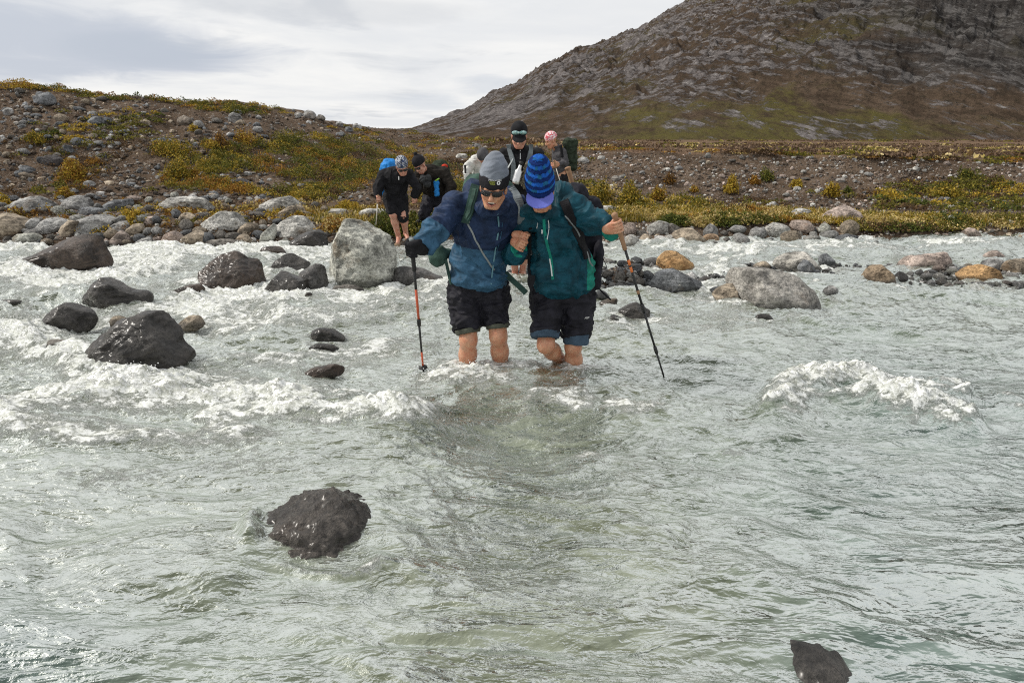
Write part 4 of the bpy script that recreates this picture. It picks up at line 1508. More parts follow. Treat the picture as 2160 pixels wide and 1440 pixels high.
cobbles([(1060, 575), (1130, 570), (1130, 605), (1062, 606)], 10, 8, 18,
        'wet stone at the feet of the hiker in the black cap', 'stones under the hiker in the black cap', 17, [C_GREY, C_DULL, C_SLATE])
cobbles([(0, 190), (180, 205), (420, 235), (700, 262), (830, 300), (560, 300), (330, 290), (0, 395)], 46, 11, 24,
        'loose stone on the bare rubble of the left hillside', 'loose stones on the left hillside', 18, [C_GREY, C_SLATE, C_SLATE, C_DULL, C_TAN], .22, None, 2.5)
cobbles([(1240, 325), (1600, 330), (2160, 350), (2160, 430), (1700, 430), (1240, 400)], 30, 9, 17,
        'loose stone on the gravel slope of the right bank', 'loose stones on the right scree', 19, [C_GREY, C_PALE, C_DULL, C_PINK], .22, None, 2.5)


# ---- the uncountable small rubble, one object per slope
def rubble(name, label, poly, n, smin, smax, seed, pal, pw=3.0):
    rg = np.random.default_rng(seed)
    c = scatter_px(poly, n, rg)
    g = ground_hits(c[:, 0], c[:, 1])
    ok = ~np.isnan(g[:, 0]) & (g[:, 1] < 60)
    c, g = c[ok], g[ok]
    dens = pn2(g[:, 0] * .7, g[:, 1] * .7, seed) + rg.uniform(-.35, .75, len(g))
    g, c = g[dens > -.15], c[dens > -.15]
    n = len(g)
    s = (smin + (smax - smin) * rg.uniform(0, 1, n) ** pw) / 2
    v0, f0 = ico(1)
    vv = v0[None] * (1 + rg.uniform(-.28, .28, (n, len(v0), 1)))
    sc = s[:, None] * rg.uniform(.6, 1.25, (n, 3)) * np.array((1, 1, .75))
    vv = vv * sc[:, None, :]
    an = rg.uniform(0, 6.28, n)
    ca, sa = np.cos(an)[:, None], np.sin(an)[:, None]
    x = vv[:, :, 0] * ca - vv[:, :, 1] * sa
    y = vv[:, :, 0] * sa + vv[:, :, 1] * ca
    vv = np.stack([x, y, vv[:, :, 2]], -1) + g[:, None, :] + np.array((0, 0, 1)) * (s * .15)[:, None, None]
    f = (f0[None] + (np.arange(n) * len(v0))[:, None, None]).reshape(-1, 3)
    P_ = np.array([q[:3] for q in pal])
    col = P_[rg.integers(len(P_), size=n)] * rg.uniform(.65, 1.35, (n, 1))
    tint = np.repeat(col, len(v0), axis=0)
    o = put(name, vv.reshape(-1, 3), f, M_SCREE, smooth=False, attrs={'tint': tint})
    tag(o, label, kind='stuff')


R_SOIL = (.10, .074, .054, 1)
R_BRN = (.135, .108, .088, 1)
rubble('hillside_rubble', 'grey and brown rubble covering the left hillside',
       [(-200, 170), (100, 180), (320, 206), (560, 222), (700, 250), (900, 285), (1080, 300), (1240, 330), (1240, 420), (900, 430), (-200, 425)], 11000, .025, .17, 61,
       [C_GREY, C_SLATE, R_BRN, R_BRN, R_SOIL, R_SOIL, C_DULL, C_TAN])
rubble('scree_gravel', 'brown and grey gravel of the scree slope under the terrace edge',
       [(1180, 318), (1400, 324), (1650, 328), (1900, 334), (2160, 346), (2400, 360), (2400, 450), (1700, 450), (1180, 430)], 10000, .02, .12, 62,
       [C_GREY, C_PALE, R_BRN, R_BRN, R_SOIL, R_SOIL, R_SOIL, C_PINK, C_DULL], 3.6)
rubble('bank_gravel', 'small gravel and pebbles filling the gaps along both banks',
       [(-100, 425), (700, 440), (1240, 440), (1800, 470), (2260, 470), (2260, 500), (1800, 512), (1240, 518), (700, 520), (-100, 524)], 5000, .025, .10, 63,
       [C_GREY, C_PALE, C_TAN, C_PINK, C_DULL, R_BRN])
rubble('bar_gravel', 'pebbles of the low gravel bars in the river',
       [(1060, 560), (1300, 548), (1480, 560), (1640, 560), (1800, 560), (2260, 545), (2260, 612), (1800, 600), (1480, 606), (1300, 625), (1060, 606)], 2600, .03, .11, 64,
       [C_GREY, C_SLATE, C_DULL, C_GREY])

# ------------------------------------------------------------------ the river: one displaced sheet, foam as a property of the place
def seg_dist(px, py, pts, wx, wy):
    """distance in units of (wx, wy) to a polyline, and position along it"""
    best = np.full(px.shape, 1e9)
    for (x1, y1), (x2, y2) in zip(pts[:-1], pts[1:]):
        ax, ay, bx, by = x1 / wx, y1 / wy, x2 / wx, y2 / wy
        dx, dy = bx - ax, by - ay
        qx, qy = px / wx - ax, py / wy - ay
        t = np.clip((qx * dx + qy * dy) / max(dx * dx + dy * dy, 1e-9), 0, 1)
        best = np.minimum(best, np.hypot(qx - t * dx, qy - t * dy))
    return best


FOAM_LINES = [   # polyline, half width x, half width y, strength, raise (m)
    ([(-60, 885), (60, 866), (200, 842), (340, 832), (500, 836), (620, 852), (760, 866), (880, 872)], 40, 24, 1.0, .075),
    ([(-60, 905), (110, 925), (240, 928), (430, 928), (520, 915)], 40, 15, .75, .05),
    ([(430, 880), (560, 872), (700, 880), (820, 872)], 40, 15, .7, .03),
    ([(1150, 838), (1220, 850), (1300, 852), (1360, 862)], 42, 20, .85, .05),
    ([(1640, 858), (1690, 822), (1740, 818), (1800, 832), (1860, 852), (1930, 866), (2010, 872)], 32, 29, 1.75, .15),
    ([(1650, 868), (1700, 885)], 34, 14, .45, .02),
    ([(1540, 958), (1620, 935), (1670, 925)], 40, 9, .4, .02),
    ([(2130, 862), (2180, 870)], 34, 18, .9, .06),
    ([(1190, 985), (1230, 970), (1265, 955)], 26, 10, .7, .02),
    ([(400, 640), (450, 625), (520, 632), (600, 625)], 34, 16, .9, .06),
    ([(-40, 700), (60, 712), (140, 752), (190, 790), (260, 812), (340, 805)], 48, 22, .95, .05),
    ([(40, 580), (130, 590), (240, 572), (330, 560)], 44, 16, .95, .06),
    ([(300, 540), (480, 532), (620, 540), (680, 545)], 60, 13, .85, .03),
    ([(-40, 525), (150, 530), (330, 528)], 60, 9, .7, .02),
    ([(560, 765), (660, 762), (760, 745), (830, 738)], 60, 14, .7, .03),
    ([(430, 680), (600, 670), (760, 668)], 90, 18, .6, .02),
    ([(940, 782), (985, 792), (1030, 788), (1062, 782), (1120, 786)], 26, 11, 1.25, .05),
    ([(1000, 800), (1080, 806)], 34, 8, .7, .02), ([(1160, 756), (1200, 764)], 20, 8, .9, .03), ([(1195, 786), (1214, 790), (1262, 790)], 20, 8, .95, .03),
    ([(886, 788), (930, 792)], 14, 6, .8, .02), ([(1400, 806), (1440, 808)], 14, 6, .7, .02),
    ([(1180, 800), (1240, 795)], 30, 10, .55, .02),
    ([(1540, 535), (1640, 522), (1760, 520), (1900, 518), (2080, 515)], 60, 9, .85, .05),
    ([(1250, 530), (1420, 528), (1560, 532)], 60, 9, .6, .02),
    ([(940, 545), (1060, 545)], 60, 12, .7, .02),
    ([(860, 640), (960, 650), (1040, 640)], 60, 18, .5, .02),
    ([(1290, 690), (1400, 680), (1520, 690)], 70, 14, .4, .01),
    ([(590, 1186), (660, 1204), (740, 1212), (800, 1180)], 22, 8, .45, .02), ([(520, 1140), (545, 1090)], 18, 14, .3, .05),
    ([(230, 1010), (300, 1000)], 60, 12, .35, .01),
    ([(1500, 560), (1560, 610)], 30, 12, .5, .0),
]
HOLLOWS = [(400, 612, 70, 12, -.03), (330, 690, 60, 16, -.03), (90, 650, 90, 14, -.02), (800, 620, 90, 16, -.02), (330, 890, 160, 12, -.03), (700, 800, 120, 14, -.02), (1090, 915, 150, 50, -.13), (560, 735, 120, 18, -.03), (1180, 800, 80, 20, -.02), (1600, 870, 60, 26, -.05), (870, 1360, 320, 16, -.02), (60, 760, 60, 20, -.05)]


def build_water():
    py = np.concatenate([np.linspace(470, 560, 120, endpoint=False), np.linspace(560, 820, 270, endpoint=False), np.linspace(820, 1500, 400)])
    pxc = np.concatenate([np.linspace(-2600, -140, 30, endpoint=False), np.linspace(-140, 2300, 800), np.linspace(2310, 4700, 30)])
    xc, yc = (pxc - 1080) / 1440, (720 - py) / 1440
    dy, dz = CT + yc * ST, -ST + yc * CT
    s = -CAM_H / dz
    yy = dy * s
    X = xc[None, :] * s[:, None]
    Y = np.broadcast_to(yy[:, None], X.shape)
    PX = np.broadcast_to(pxc[None, :], X.shape).copy()
    PY = np.broadcast_to(py[:, None], X.shape).copy()
    # a few coarse rows run on past the camera
    for yb in (1.2, .9, .5, 0, -1.5, -4):
        if yb < yy[-1]:
            X = np.concatenate([X, X[-1:]])
            Y = np.concatenate([Y, np.full((1, X.shape[1]), yb)])
            PX = np.concatenate([PX, PX[-1:]])
            PY = np.concatenate([PY, np.full((1, X.shape[1]), 1500.0)])
    inview = np.clip((Y - .8) / .6, 0, 1)
    # turbulence: strong among the left rapids, easing towards the right and the foreground
    jx = PX + 60 * pn2(X * .8, Y * .8, 91)
    jy = PY + 26 * pn2(X * .9 + 7, Y * .9, 92)
    turb = .55 + .45 * np.clip((900 - jx) / 900, 0, 1) * np.clip((1100 - jy) / 350, 0, 1) + .45 * np.clip((760 - jy) / 160, 0, 1)
    turb = np.clip(turb, .5, 1.15)
    turb = turb * (1 - .45 * np.clip((jx - 1500) / 500, 0, 1) * np.clip((jy - 600) / 60, 0, 1))
    foam = .07 + .19 * np.clip((turb - .55) / .5, 0, 1) + .16 * np.clip((1100 - jy) / 260, 0, 1) * np.clip((1500 - jx) / 500, 0, 1)
    foam = foam + .26 * fbm2(X * .8, Y * 1.7, 3, 99) * np.clip(turb, .3, 1)
    foam = foam + .13 * np.exp(-((jy - 960) / 150) ** 2) * np.clip((1250 - jx) / 600, 0, 1)
    foam = foam - .06 * np.clip((jx - 1500) / 300, 0, 1)
    up = np.zeros_like(X)
    jx = PX + 26 * fbm2(X * 1.7, Y * 3.0, 3, 95)
    jy = PY + 13 * fbm2(X * 2.2 + 9, Y * 4.0, 3, 96)
    brk = fbm2(X * 3.2, Y * 5.5, 3, 97)
    brf = fbm2(X * 9, Y * 19, 3, 98)
    for pts, wx, wy, st, rz in FOAM_LINES:
        d = seg_dist(jx, jy, pts, wx, wy)
        k = np.exp(-(d * .85) ** 2)
        foam = foam + .90 * k * st * (.75 + .6 * brk + .5 * brf)
        up = up + rz * (.45 + .55 * np.clip((PY - 720) / 100, 0, 1)) * np.exp(-(d * .75) ** 2) * (1 + .5 * brk)
    for cx, cy, wx, wy, rz in HOLLOWS:
        k = np.exp(-((jx - cx) / wx) ** 2 - ((jy - cy) / wy) ** 2)
        up = up + rz * k
        foam = foam - .5 * k * np.clip(foam, 0, .5)
    for cx, cy, hw, hh in ROCK_FOOT:
        u, w = (jx - cx) / hw, (jy - cy) / max(hw * .30, 7)
        r = np.hypot(u, w)
        ring = np.exp(-((r - 1.05) / .38) ** 2)
        far = np.clip((1000 - cy) / 400, .25, 1)
        foam = foam + .42 * ring * far
        wake = np.exp(-((u - 2.1) / 1.4) ** 2 - (w / .9) ** 2)
        foam = foam + .25 * wake * far
        pile = np.exp(-((u + 1.1) / .5) ** 2 - (w / 1.0) ** 2)
        up = up + .035 * pile * min(1, hw / 60) - .03 * np.exp(-((u - 1.35) / .5) ** 2 - (w / .8) ** 2) * min(1, hw / 60)
    # waves: crests lie mostly across the view
    wx_ = X + .30 * pn2(X * .7, Y * .7, 101) + .10 * pn2(X * 2.1, Y * 2.1, 103)
    wy_ = Y + .30 * pn2(X * .7 + 5, Y * .7, 102) + .10 * pn2(X * 2.1 + 5, Y * 2.1, 104) + .10 * X

    def rdg(a, b, sd):
        n = pn2(a, b, sd)
        return .55 - np.abs(n) * 1.5
    h = .080 * pn2(wx_ * .9, wy_ * 1.9, 111) + .042 * rdg(wx_ * 1.5, wy_ * 3.4, 112)
    h = h + .028 * rdg(wx_ * 3.1, wy_ * 6.4, 113) + .0145 * rdg(wx_ * 6.5, wy_ * 12, 114)
    h = h + .0075 * pn2(wx_ * 14, wy_ * 24, 115) + .0036 * pn2(wx_ * 30, wy_ * 46, 116)
    far = np.clip(Y / 6, .5, 1.0)
    nf = np.clip((PY - 880) / 250, 0, 1)
    h = h * (.35 + .95 * turb) * far * (1 - .40 * nf) + up
    h = h + nf * (.030 * pn2(wx_ * 1.5, wy_ * 3.2, 141) + .013 * pn2(wx_ * 3.4, wy_ * 6.6, 142))
    f1 = np.clip(foam - .85, 0, .7)
    h = h + f1 * (.028 * rdg(X * 7, Y * 8, 121) + .020 * pn2(X * 22, Y * 22, 122) + .018 * pn2(X * 48, Y * 48, 123))
    edge = np.clip((np.interp(X / np.maximum(Y, 1), _A, _D[:, 3]) - Y) / .5 + .6, .15, 1)
    Z = h * inview * edge
    teal = np.clip((PX - 1350) / 500, 0, 1) * np.clip((PY - 620) / 200, .35, 1) + np.clip((330 - PX) / 300, 0, 1) * np.clip((PY - 1150) / 200, 0, 1)
    teal = np.clip(teal + .25 * pn2(X * .8, Y * .8, 131) + .2 * np.clip((PY - 1250) / 200, 0, 1), 0, 1)
    calm = np.clip((PX - 1450) / 500, 0, 1) * np.clip((PY - 1000) / 200, 0, 1) + .6 * np.exp(-((PX - 1500) / 240) ** 2 - ((PY - 1300) / 110) ** 2) + .4 * np.clip((PY - 1150) / 250, 0, 1)
    v = np.stack([X, Y, Z], -1).reshape(-1, 3)
    f = grid_faces(*X.shape)
    o = put('river_water', v, f, M_WATER, attrs={'foam': foam.ravel(), 'teal': teal.ravel(), 'calm': np.clip(calm, 0, 1).ravel()})
    tag(o, 'silty grey green river rushing in rapids and white waves', kind='structure')
    return PX, PY, X, Y, Z, foam


WATER = build_water()


def build_spray():
    PX, PY, X, Y, Z, foam = WATER
    rg = np.random.default_rng(5)
    fl = foam.ravel().copy()
    vis = (PX.ravel() > -60) & (PX.ravel() < 2220) & (PY.ravel() < 1010)
    w = np.where(vis, np.clip(fl - .95, 0, 1) ** 1.3, 0)
    idx = rg.choice(len(fl), 1300, p=w / w.sum())
    legs = [(985, 780), (1056, 772), (1160, 752), (1212, 782), (892, 785), (1403, 804)]
    c = np.stack([X.ravel()[idx], Y.ravel()[idx], Z.ravel()[idx]], 1)
    c[:, 2] += rg.exponential(.011, len(c))
    c[:, :2] += rg.normal(0, .03, (len(c), 2))
    ex = []
    for lx, ly in legs:
        g = P(lx, ly, CAM_H / math.tan(TILT - math.atan((720 - ly) / 1440)))
        n = 110 if lx < 1100 else 60
        q = np.stack([g[0] + rg.normal(0, .07, n), g[1] - .06 + rg.normal(0, .06, n), rg.exponential(.03, n)], 1)
        ex.append(q)
    c = np.concatenate([c] + ex)
    r = rg.uniform(.0012, .0042, len(c)) * np.clip(c[:, 1] / 4, .8, 1.6)
    v0, f0 = ico(1)
    v = (v0[None] * r[:, None, None] * rg.uniform(.7, 1.3, (len(c), 1, 3)) + c[:, None, :]).reshape(-1, 3)
    f = (f0[None] + (np.arange(len(c)) * len(v0))[:, None, None]).reshape(-1, 3)
    m, t, bs = new_mat('spray_drop')
    bs.inputs['Base Color'].default_value = (.85, .86, .86, 1)
    bs.inputs['Roughness'].default_value = .3
    o = put('spray', v, f, m)
    tag(o, 'white drops of spray over the breaking waves and around the wading legs', kind='stuff')


build_spray()

# ------------------------------------------------------------------ autumn dwarf shrubs and grass
YEL = [(.40, .285, .035), (.34, .21, .03), (.44, .32, .06), (.26, .20, .03)]
ORA = [(.30, .16, .025), (.25, .12, .025), (.36, .21, .04), (.18, .09, .025)]
OLI = [(.12, .115, .022), (.17, .155, .028), (.085, .082, .02), (.23, .19, .035)]
GRE = [(.07, .085, .02), (.10, .115, .025), (.13, .14, .03), (.05, .065, .018)]
RUS = [(.13, .08, .04), (.10, .062, .034), (.16, .10, .045), (.075, .05, .03)]
STRAW = [(.54, .42, .17), (.48, .35, .14), (.36, .29, .09), (.58, .47, .24)]


HEA = [(.17, .115, .075), (.14, .092, .06), (.21, .145, .095), (.12, .08, .055)]


def leaves(cent, rad, hgt, n, pal, rg, size=(.02, .045)):
    """leaf quads filling low domes. cent (m,3), rad/hgt (m,), n leaves each, pal list per clump"""
    m = len(cent)
    u = rg.uniform(0, 1, (m, n)) ** .5
    th = rg.uniform(0, 2 * np.pi, (m, n))
    lump = 1 + .28 * np.sin(th * 3 + rg.uniform(0, 6, (m, 1))) + .18 * np.sin(th * 5 + rg.uniform(0, 6, (m, 1)))
    x = np.cos(th) * u * rad[:, None] * lump
    y = np.sin(th) * u * rad[:, None] * lump * .85
    top = np.sqrt(np.clip(1 - u ** 2, 0, 1)) * hgt[:, None] * (1 + .3 * np.sin(x / rad[:, None] * 7 + th))
    z = top * rg.uniform(.15, 1, (m, n)) ** .45
    c = np.stack([x, y, z], -1) + cent[:, None, :]
    c = c.reshape(-1, 3)
    N = len(c)
    a = rg.normal(size=(N, 3))
    a /= np.linalg.norm(a, axis=1)[:, None]
    b = np.cross(a, rg.normal(size=(N, 3)))
    b /= np.linalg.norm(b, axis=1)[:, None]
    s = rg.uniform(size[0], size[1], (N, 1)) / 2
    v = np.stack([c - a * s * 1.3, c + b * s * .75, c + a * s * 1.3, c - b * s * .75], 1).reshape(-1, 3)
    f = np.arange(N * 4).reshape(N, 4)
    P_ = np.array(pal)                       # (m, k, 3)
    k = P_.shape[1]
    col = P_[np.repeat(np.arange(m), n), rg.integers(k, size=N)] * rg.uniform(.7, 1.3, (N, 1))
    return v, f, np.repeat(col, 4, axis=0)


def blades(c, h, lean, pal, rg, w=.006):
    N = len(c)
    th = rg.uniform(0, 6.28, N)
    d = np.stack([np.cos(th), np.sin(th), np.zeros(N)], 1)
    sd_ = np.stack([-np.sin(th), np.cos(th), np.zeros(N)], 1) * (w * rg.uniform(.7, 1.6, (N, 1)))
    hh = h * rg.uniform(.5, 1.2, (N, 1))
    tip = c + np.array((0, 0, 1)) * hh + d * lean * hh * rg.uniform(.2, 1.2, (N, 1))
    mid = c + np.array((0, 0, 1)) * hh * .55 + d * lean * hh * .25
    v = np.stack([c - sd_, c + sd_, mid + sd_ * .8, tip, mid - sd_ * .8], 1).reshape(-1, 3)
    i = np.arange(N) * 5
    q = np.stack([i, i + 1, i + 2, i + 4], 1)
    t = np.stack([i + 4, i + 2, i + 3], 1)
    P_ = np.array(pal)
    col = P_[rg.integers(len(P_), size=N)] * rg.uniform(.7, 1.3, (N, 1))
    return v, [q, t], np.repeat(col, 5, axis=0)


def cover(name, label, zones, seed, cat=None):
    """zones: (polygon, clumps, leaves each, radius range, height range, palettes with weights)"""
    rg = np.random.default_rng(seed)
    V, F, T = [], [], []
    off = 0
    for poly, m, n, rr, hr, pals, size, thr in zones:
        c = scatter_px(poly, m, rg)
        g = ground_hits(c[:, 0], c[:, 1])
        ok = ~np.isnan(g[:, 0]) & (g[:, 2] > .06)
        g = g[ok]
        dn = fbm2(g[:, 0] * .55, g[:, 1] * .55, 3, seed + 1) + rg.uniform(-.25, .25, len(g))
        g = g[dn > thr]
        m = len(g)
        r, h = rg.uniform(*rr, m), rg.uniform(*hr, m)
        mixv = fbm2(g[:, 0] * .8 + 9, g[:, 1] * .8, 2, seed + 2) + rg.uniform(-.3, .3, m)
        rank = np.argsort(np.argsort(mixv)) / max(m - 1, 1)
        pi = np.minimum((rank * len(pals)).astype(int), len(pals) - 1)
        pal = np.array([pals[i] for i in pi])
        v, f, t = leaves(g, r, h, n, pal, rg, size)
        V.append(v)
        F.append(f + off)
        T.append(t)
        off += len(v)
    o = put(name, np.concatenate(V), np.concatenate(F), M_LEAF, smooth=False, attrs={'tint': np.concatenate(T)})
    tag(o, label, kind='stuff')


cover('hillside_shrubs', 'low mat of yellow, olive and rusty dwarf shrubs on the left hillside', [
    ([(480, 300), (620, 285), (800, 300), (960, 345), (985, 425), (820, 432), (600, 420), (480, 405)], 1200, 125, (.14, .34), (.06, .2), [RUS, OLI, GRE, OLI, YEL, OLI, OLI, ORA], (.017, .040), -.12),
    ([(330, 300), (420, 290), (500, 320), (500, 410), (360, 400), (340, 350)], 280, 130, (.12, .3), (.06, .2), [OLI, YEL, OLI, ORA], (.017, .040), -.2),
    ([(120, 350), (220, 345), (240, 405), (130, 405)], 90, 90, (.12, .28), (.06, .2), [ORA, RUS, OLI, ORA], (.017, .040), -.25),
    ([(0, 300), (340, 300), (340, 410), (0, 410)], 150, 70, (.1, .25), (.05, .12), [RUS, RUS, OLI], (.02, .045), -.05),
    ([(0, 168), (200, 188), (330, 206), (560, 222), (640, 238), (560, 244), (330, 226), (0, 184)], 190, 120, (.12, .3), (.05, .13), [OLI, YEL, OLI, ORA, GRE], (.017, .040), -.3),
    ([(60, 230), (340, 235), (340, 300), (60, 300)], 90, 80, (.12, .28), (.05, .13), [OLI, OLI, GRE, YEL], (.025, .05), -.1),
    ([(640, 262), (870, 276), (1000, 290), (1240, 318), (1240, 400), (960, 350), (800, 300), (640, 285)], 480, 70, (.15, .4), (.04, .1), [RUS, HEA, OLI, OLI, HEA, YEL, ORA], (.03, .06), .0),
    ([(330, 440), (680, 425), (960, 425), (960, 470), (700, 462), (560, 470), (420, 470)], 330, 60, (.1, .22), (.04, .11), [ORA, STRAW, YEL, RUS, STRAW, HEA], (.02, .04), -.05),
    ([(800, 455), (960, 440), (960, 505), (850, 500), (780, 500)], 120, 90, (.1, .25), (.06, .16), [GRE, OLI, GRE], (.02, .045), -.4),
    ([(0, 425), (330, 425), (560, 450), (560, 510), (240, 500), (0, 470)], 170, 60, (.06, .17), (.04, .1), [YEL, OLI, ORA, RUS], (.018, .038), -.2),
], 201)
cover('scree_plants', 'thin low plants creeping on the right scree and along the terrace edge', [
    ([(1240, 400), (1500, 395), (1500, 450), (1240, 440)], 150, 80, (.1, .26), (.06, .16), [OLI, YEL, OLI, STRAW], (.022, .045), -.15),
    ([(1850, 390), (2160, 370), (2160, 445), (1850, 445)], 260, 70, (.12, .3), (.05, .12), [OLI, OLI, RUS, GRE, YEL], (.025, .05), -.1),
    ([(1500, 400), (1860, 400), (1860, 445), (1500, 445)], 90, 60, (.1, .2), (.04, .1), [OLI, RUS, RUS], (.02, .045), -.05),
    ([(1240, 306), (1650, 316), (2160, 332), (2160, 346), (1650, 328), (1240, 316)], 260, 50, (.15, .4), (.02, .06), [HEA, RUS, STRAW, HEA, ORA, OLI], (.03, .06), -.25),
    ([(1000, 288), (1600, 290), (2300, 290), (2300, 300), (1000, 298)], 500, 26, (.6, 1.8), (.02, .08), [HEA, HEA, RUS, HEA, OLI], (.12, .3), -.3),
    ([(1000, 292), (1300, 300), (1700, 303), (2300, 305), (2300, 338), (1700, 322), (1300, 312), (1000, 302)], 900, 34, (.3, .9), (.02, .06), [HEA, HEA, RUS, HEA, HEA, STRAW, HEA, OLI], (.06, .14), -.15),
], 202)
cover('bank_willow', 'strip of low yellow and green willow along the right bank', [
    ([(1225, 445), (1400, 440), (1600, 440), (1750, 452), (2160, 462), (2300, 462), (2300, 480), (2160, 480), (1800, 476), (1600, 466), (1400, 464), (1230, 468)], 900, 70, (.09, .2), (.03, .10), [STRAW, YEL, OLI, STRAW, STRAW, STRAW, ORA], (.016, .04), -.55),
    ([(1400, 460), (1600, 458), (1650, 470), (1500, 480), (1400, 476)], 200, 80, (.1, .22), (.06, .14), [GRE, GRE, OLI, STRAW], (.018, .04), -.3),
    ([(1780, 478), (1960, 480), (2160, 480), (2300, 480), (2300, 490), (2000, 492), (1800, 488)], 240, 80, (.1, .22), (.05, .12), [GRE, RUS, OLI, STRAW], (.018, .04), -.6),
    ([(1950, 462), (2300, 458), (2300, 488), (2000, 490)], 150, 80, (.1, .24), (.08, .18), [GRE, OLI, OLI], (.018, .04), -.5),
], 203)


def bank_grass():
    rg = np.random.default_rng(210)
    c = np.concatenate([scatter_px([(1225, 440), (1600, 438), (1750, 448), (2200, 462), (2200, 480), (1800, 475), (1600, 468), (1225, 470)], 13000, rg),
                        scatter_px([(560, 440), (820, 440), (820, 480), (640, 470)], 2500, rg)])
    g = ground_hits(c[:, 0], c[:, 1])
    g = g[~np.isnan(g[:, 0]) & (g[:, 2] > .05)]
    v, f, t = blades(g, .10, .6, STRAW + YEL + OLI, rg)
    o = put('bank_grass', v, f, M_LEAF, smooth=False, attrs={'tint': t})
    tag(o, 'straw coloured autumn grass standing along the banks', kind='stuff')


bank_grass()


def shrub(px, py, w, h, pal, label, n=900, name='dwarf_shrub', group=None):
    rg = np.random.default_rng(int(px * 7 + py))
    g = G(px, py + h * .45)
    mp = MPP(px, py, g[1])
    k = 9
    c = np.stack([g[0] + np.clip(rg.normal(0, w * .18, k), -w * .3, w * .3) * mp, g[1] + rg.normal(0, w * .14, k) * mp, np.full(k, g[2])], 1)
    c[:, 2] = np.maximum(height(c[:, 0], c[:, 1]), 0)
    r = rg.uniform(.26, .42, k) * w * mp * .8
    hh = rg.uniform(.7, 1.05, k) * h * mp
    v, f, t = leaves(c, r, hh, int(n * 1.5) // k, np.array([pal] * k), rg, (.022, .046))
    loc = Vector((g[0], g[1], g[2]))
    o = put(name, v, f, M_LEAF, None, loc, smooth=False, attrs={'tint': t})
    tag(o, label, 'shrub', group)
    # a few woody stems underneath
    V, F, off = [], [], 0
    for i in range(7):
        a = np.array((g[0] + rg.normal(0, .05), g[1] + rg.normal(0, .05), g[2] - .02))
        b = c[i % k] + np.array((rg.normal(0, .05), rg.normal(0, .05), hh[i % k] * .8))
        vv, ff = tube(spline([a, (a + b) / 2 + rg.normal(0, .02, 3), b], 5), [.008, .007, .006, .005, .003], 5, False)
        V.append(vv)
        F.append(ff + off)
        off += len(vv)
    put('stems', np.concatenate(V), np.concatenate(F), M_TWIG, o)


M_TWIG = plain('twig_bark', (.09, .06, .04), .8)
shrub(1543, 395, 44, 32, YEL, 'bright golden bush alone on the right scree')
shrub(1752, 404, 36, 28, YEL, 'compact golden yellow bush farther right on the scree')
shrub(1390, 412, 36, 26, YEL + ORA, 'yellow and orange bush right of the olive bush at the scree foot')
shrub(1265, 412, 72, 48, OLI + YEL, 'wide olive bush behind the shoulder of the teal jacket', 1500)
shrub(1327, 416, 54, 46, YEL + OLI, 'tall yellow green bush right of the wide olive bush', 1300)
shrub(1592, 381, 26, 16, ORA, 'small orange bush above and right of the bright golden bush', 500)
shrub(1620, 372, 36, 20, GRE + OLI, 'dark green cushion bush on the upper right scree', 700)
shrub(1680, 389, 28, 14, YEL, 'flat yellow bush between the two golden bushes', 500)
shrub(1412, 380, 30, 18, ORA + RUS, 'rusty orange bush on the middle of the right scree', 500)
shrub(1466, 402, 20, 12, YEL + ORA, 'tiny yellow bush left of the bright golden bush', 350)
shrub(1787, 401, 18, 12, GRE, 'small green tuft right of the compact golden bush', 300)
shrub(2040, 368, 40, 18, GRE + OLI, 'dark green bush on the scree towards the right edge', 600)
shrub(2000, 405, 80, 26, OLI + YEL, 'long yellow olive mat of bush low on the right scree', 1200)
shrub(160, 362, 62, 44, ORA + YEL, 'big orange bush low on the left hillside', 1500)
shrub(75, 292, 44, 20, YEL + OLI, 'yellow bush on the rubble near the left edge', 800)
shrub(375, 318, 80, 34, YEL + OLI, 'upper yellow green bush on the left hillside', 1500)
shrub(378, 360, 62, 44, OLI + YEL, 'lower yellow green bush hanging down the left hillside', 1500)
shrub(470, 302, 44, 30, ORA + RUS, 'round rusty bush right of the yellow green bushes', 900)
shrub(410, 272, 24, 12, YEL, 'little yellow bush under the brown hillside boulder', 400)
shrub(516, 292, 46, 28, ORA + YEL, 'orange topped bush at the start of the green slope', 800)
shrub(282, 456, 54, 26, YEL, 'bright yellow plant clump between boulders of the left bank', 700, 'leafy_plant')
shrub(40, 455, 36, 24, RUS + YEL, 'russet plant behind the smooth rounded boulder at the left edge', 500, 'leafy_plant')
shrub(8, 424, 30, 22, YEL, 'yellow plant at the left edge of the bank', 400, 'leafy_plant')
shrub(136, 408, 40, 20, YEL + ORA, 'yellow plant behind the peaked grey boulder', 500, 'leafy_plant')
shrub(736, 437, 60, 20, YEL, 'golden plant cushion on the pale stones left of the bent walkers', 800, 'leafy_plant')
shrub(700, 476, 80, 26, STRAW + ORA, 'straw coloured plants left above the huge pale boulder', 900, 'leafy_plant')
shrub(822, 478, 70, 40, GRE, 'dark green bush behind the top of the huge pale boulder', 1300)
shrub(630, 456, 36, 12, YEL + ORA, 'yellow plant growing on the blocky pale boulder', 400, 'leafy_plant')
shrub(500, 230, 50, 16, OLI + GRE, 'green cushion bush on the ridge above the split boulder', 700)
shrub(420, 218, 60, 12, OLI, 'long olive cushion on the ridge line', 600)
shrub(50, 180, 100, 14, ORA + YEL, 'orange band of bushes on the ridge at the left edge', 900)

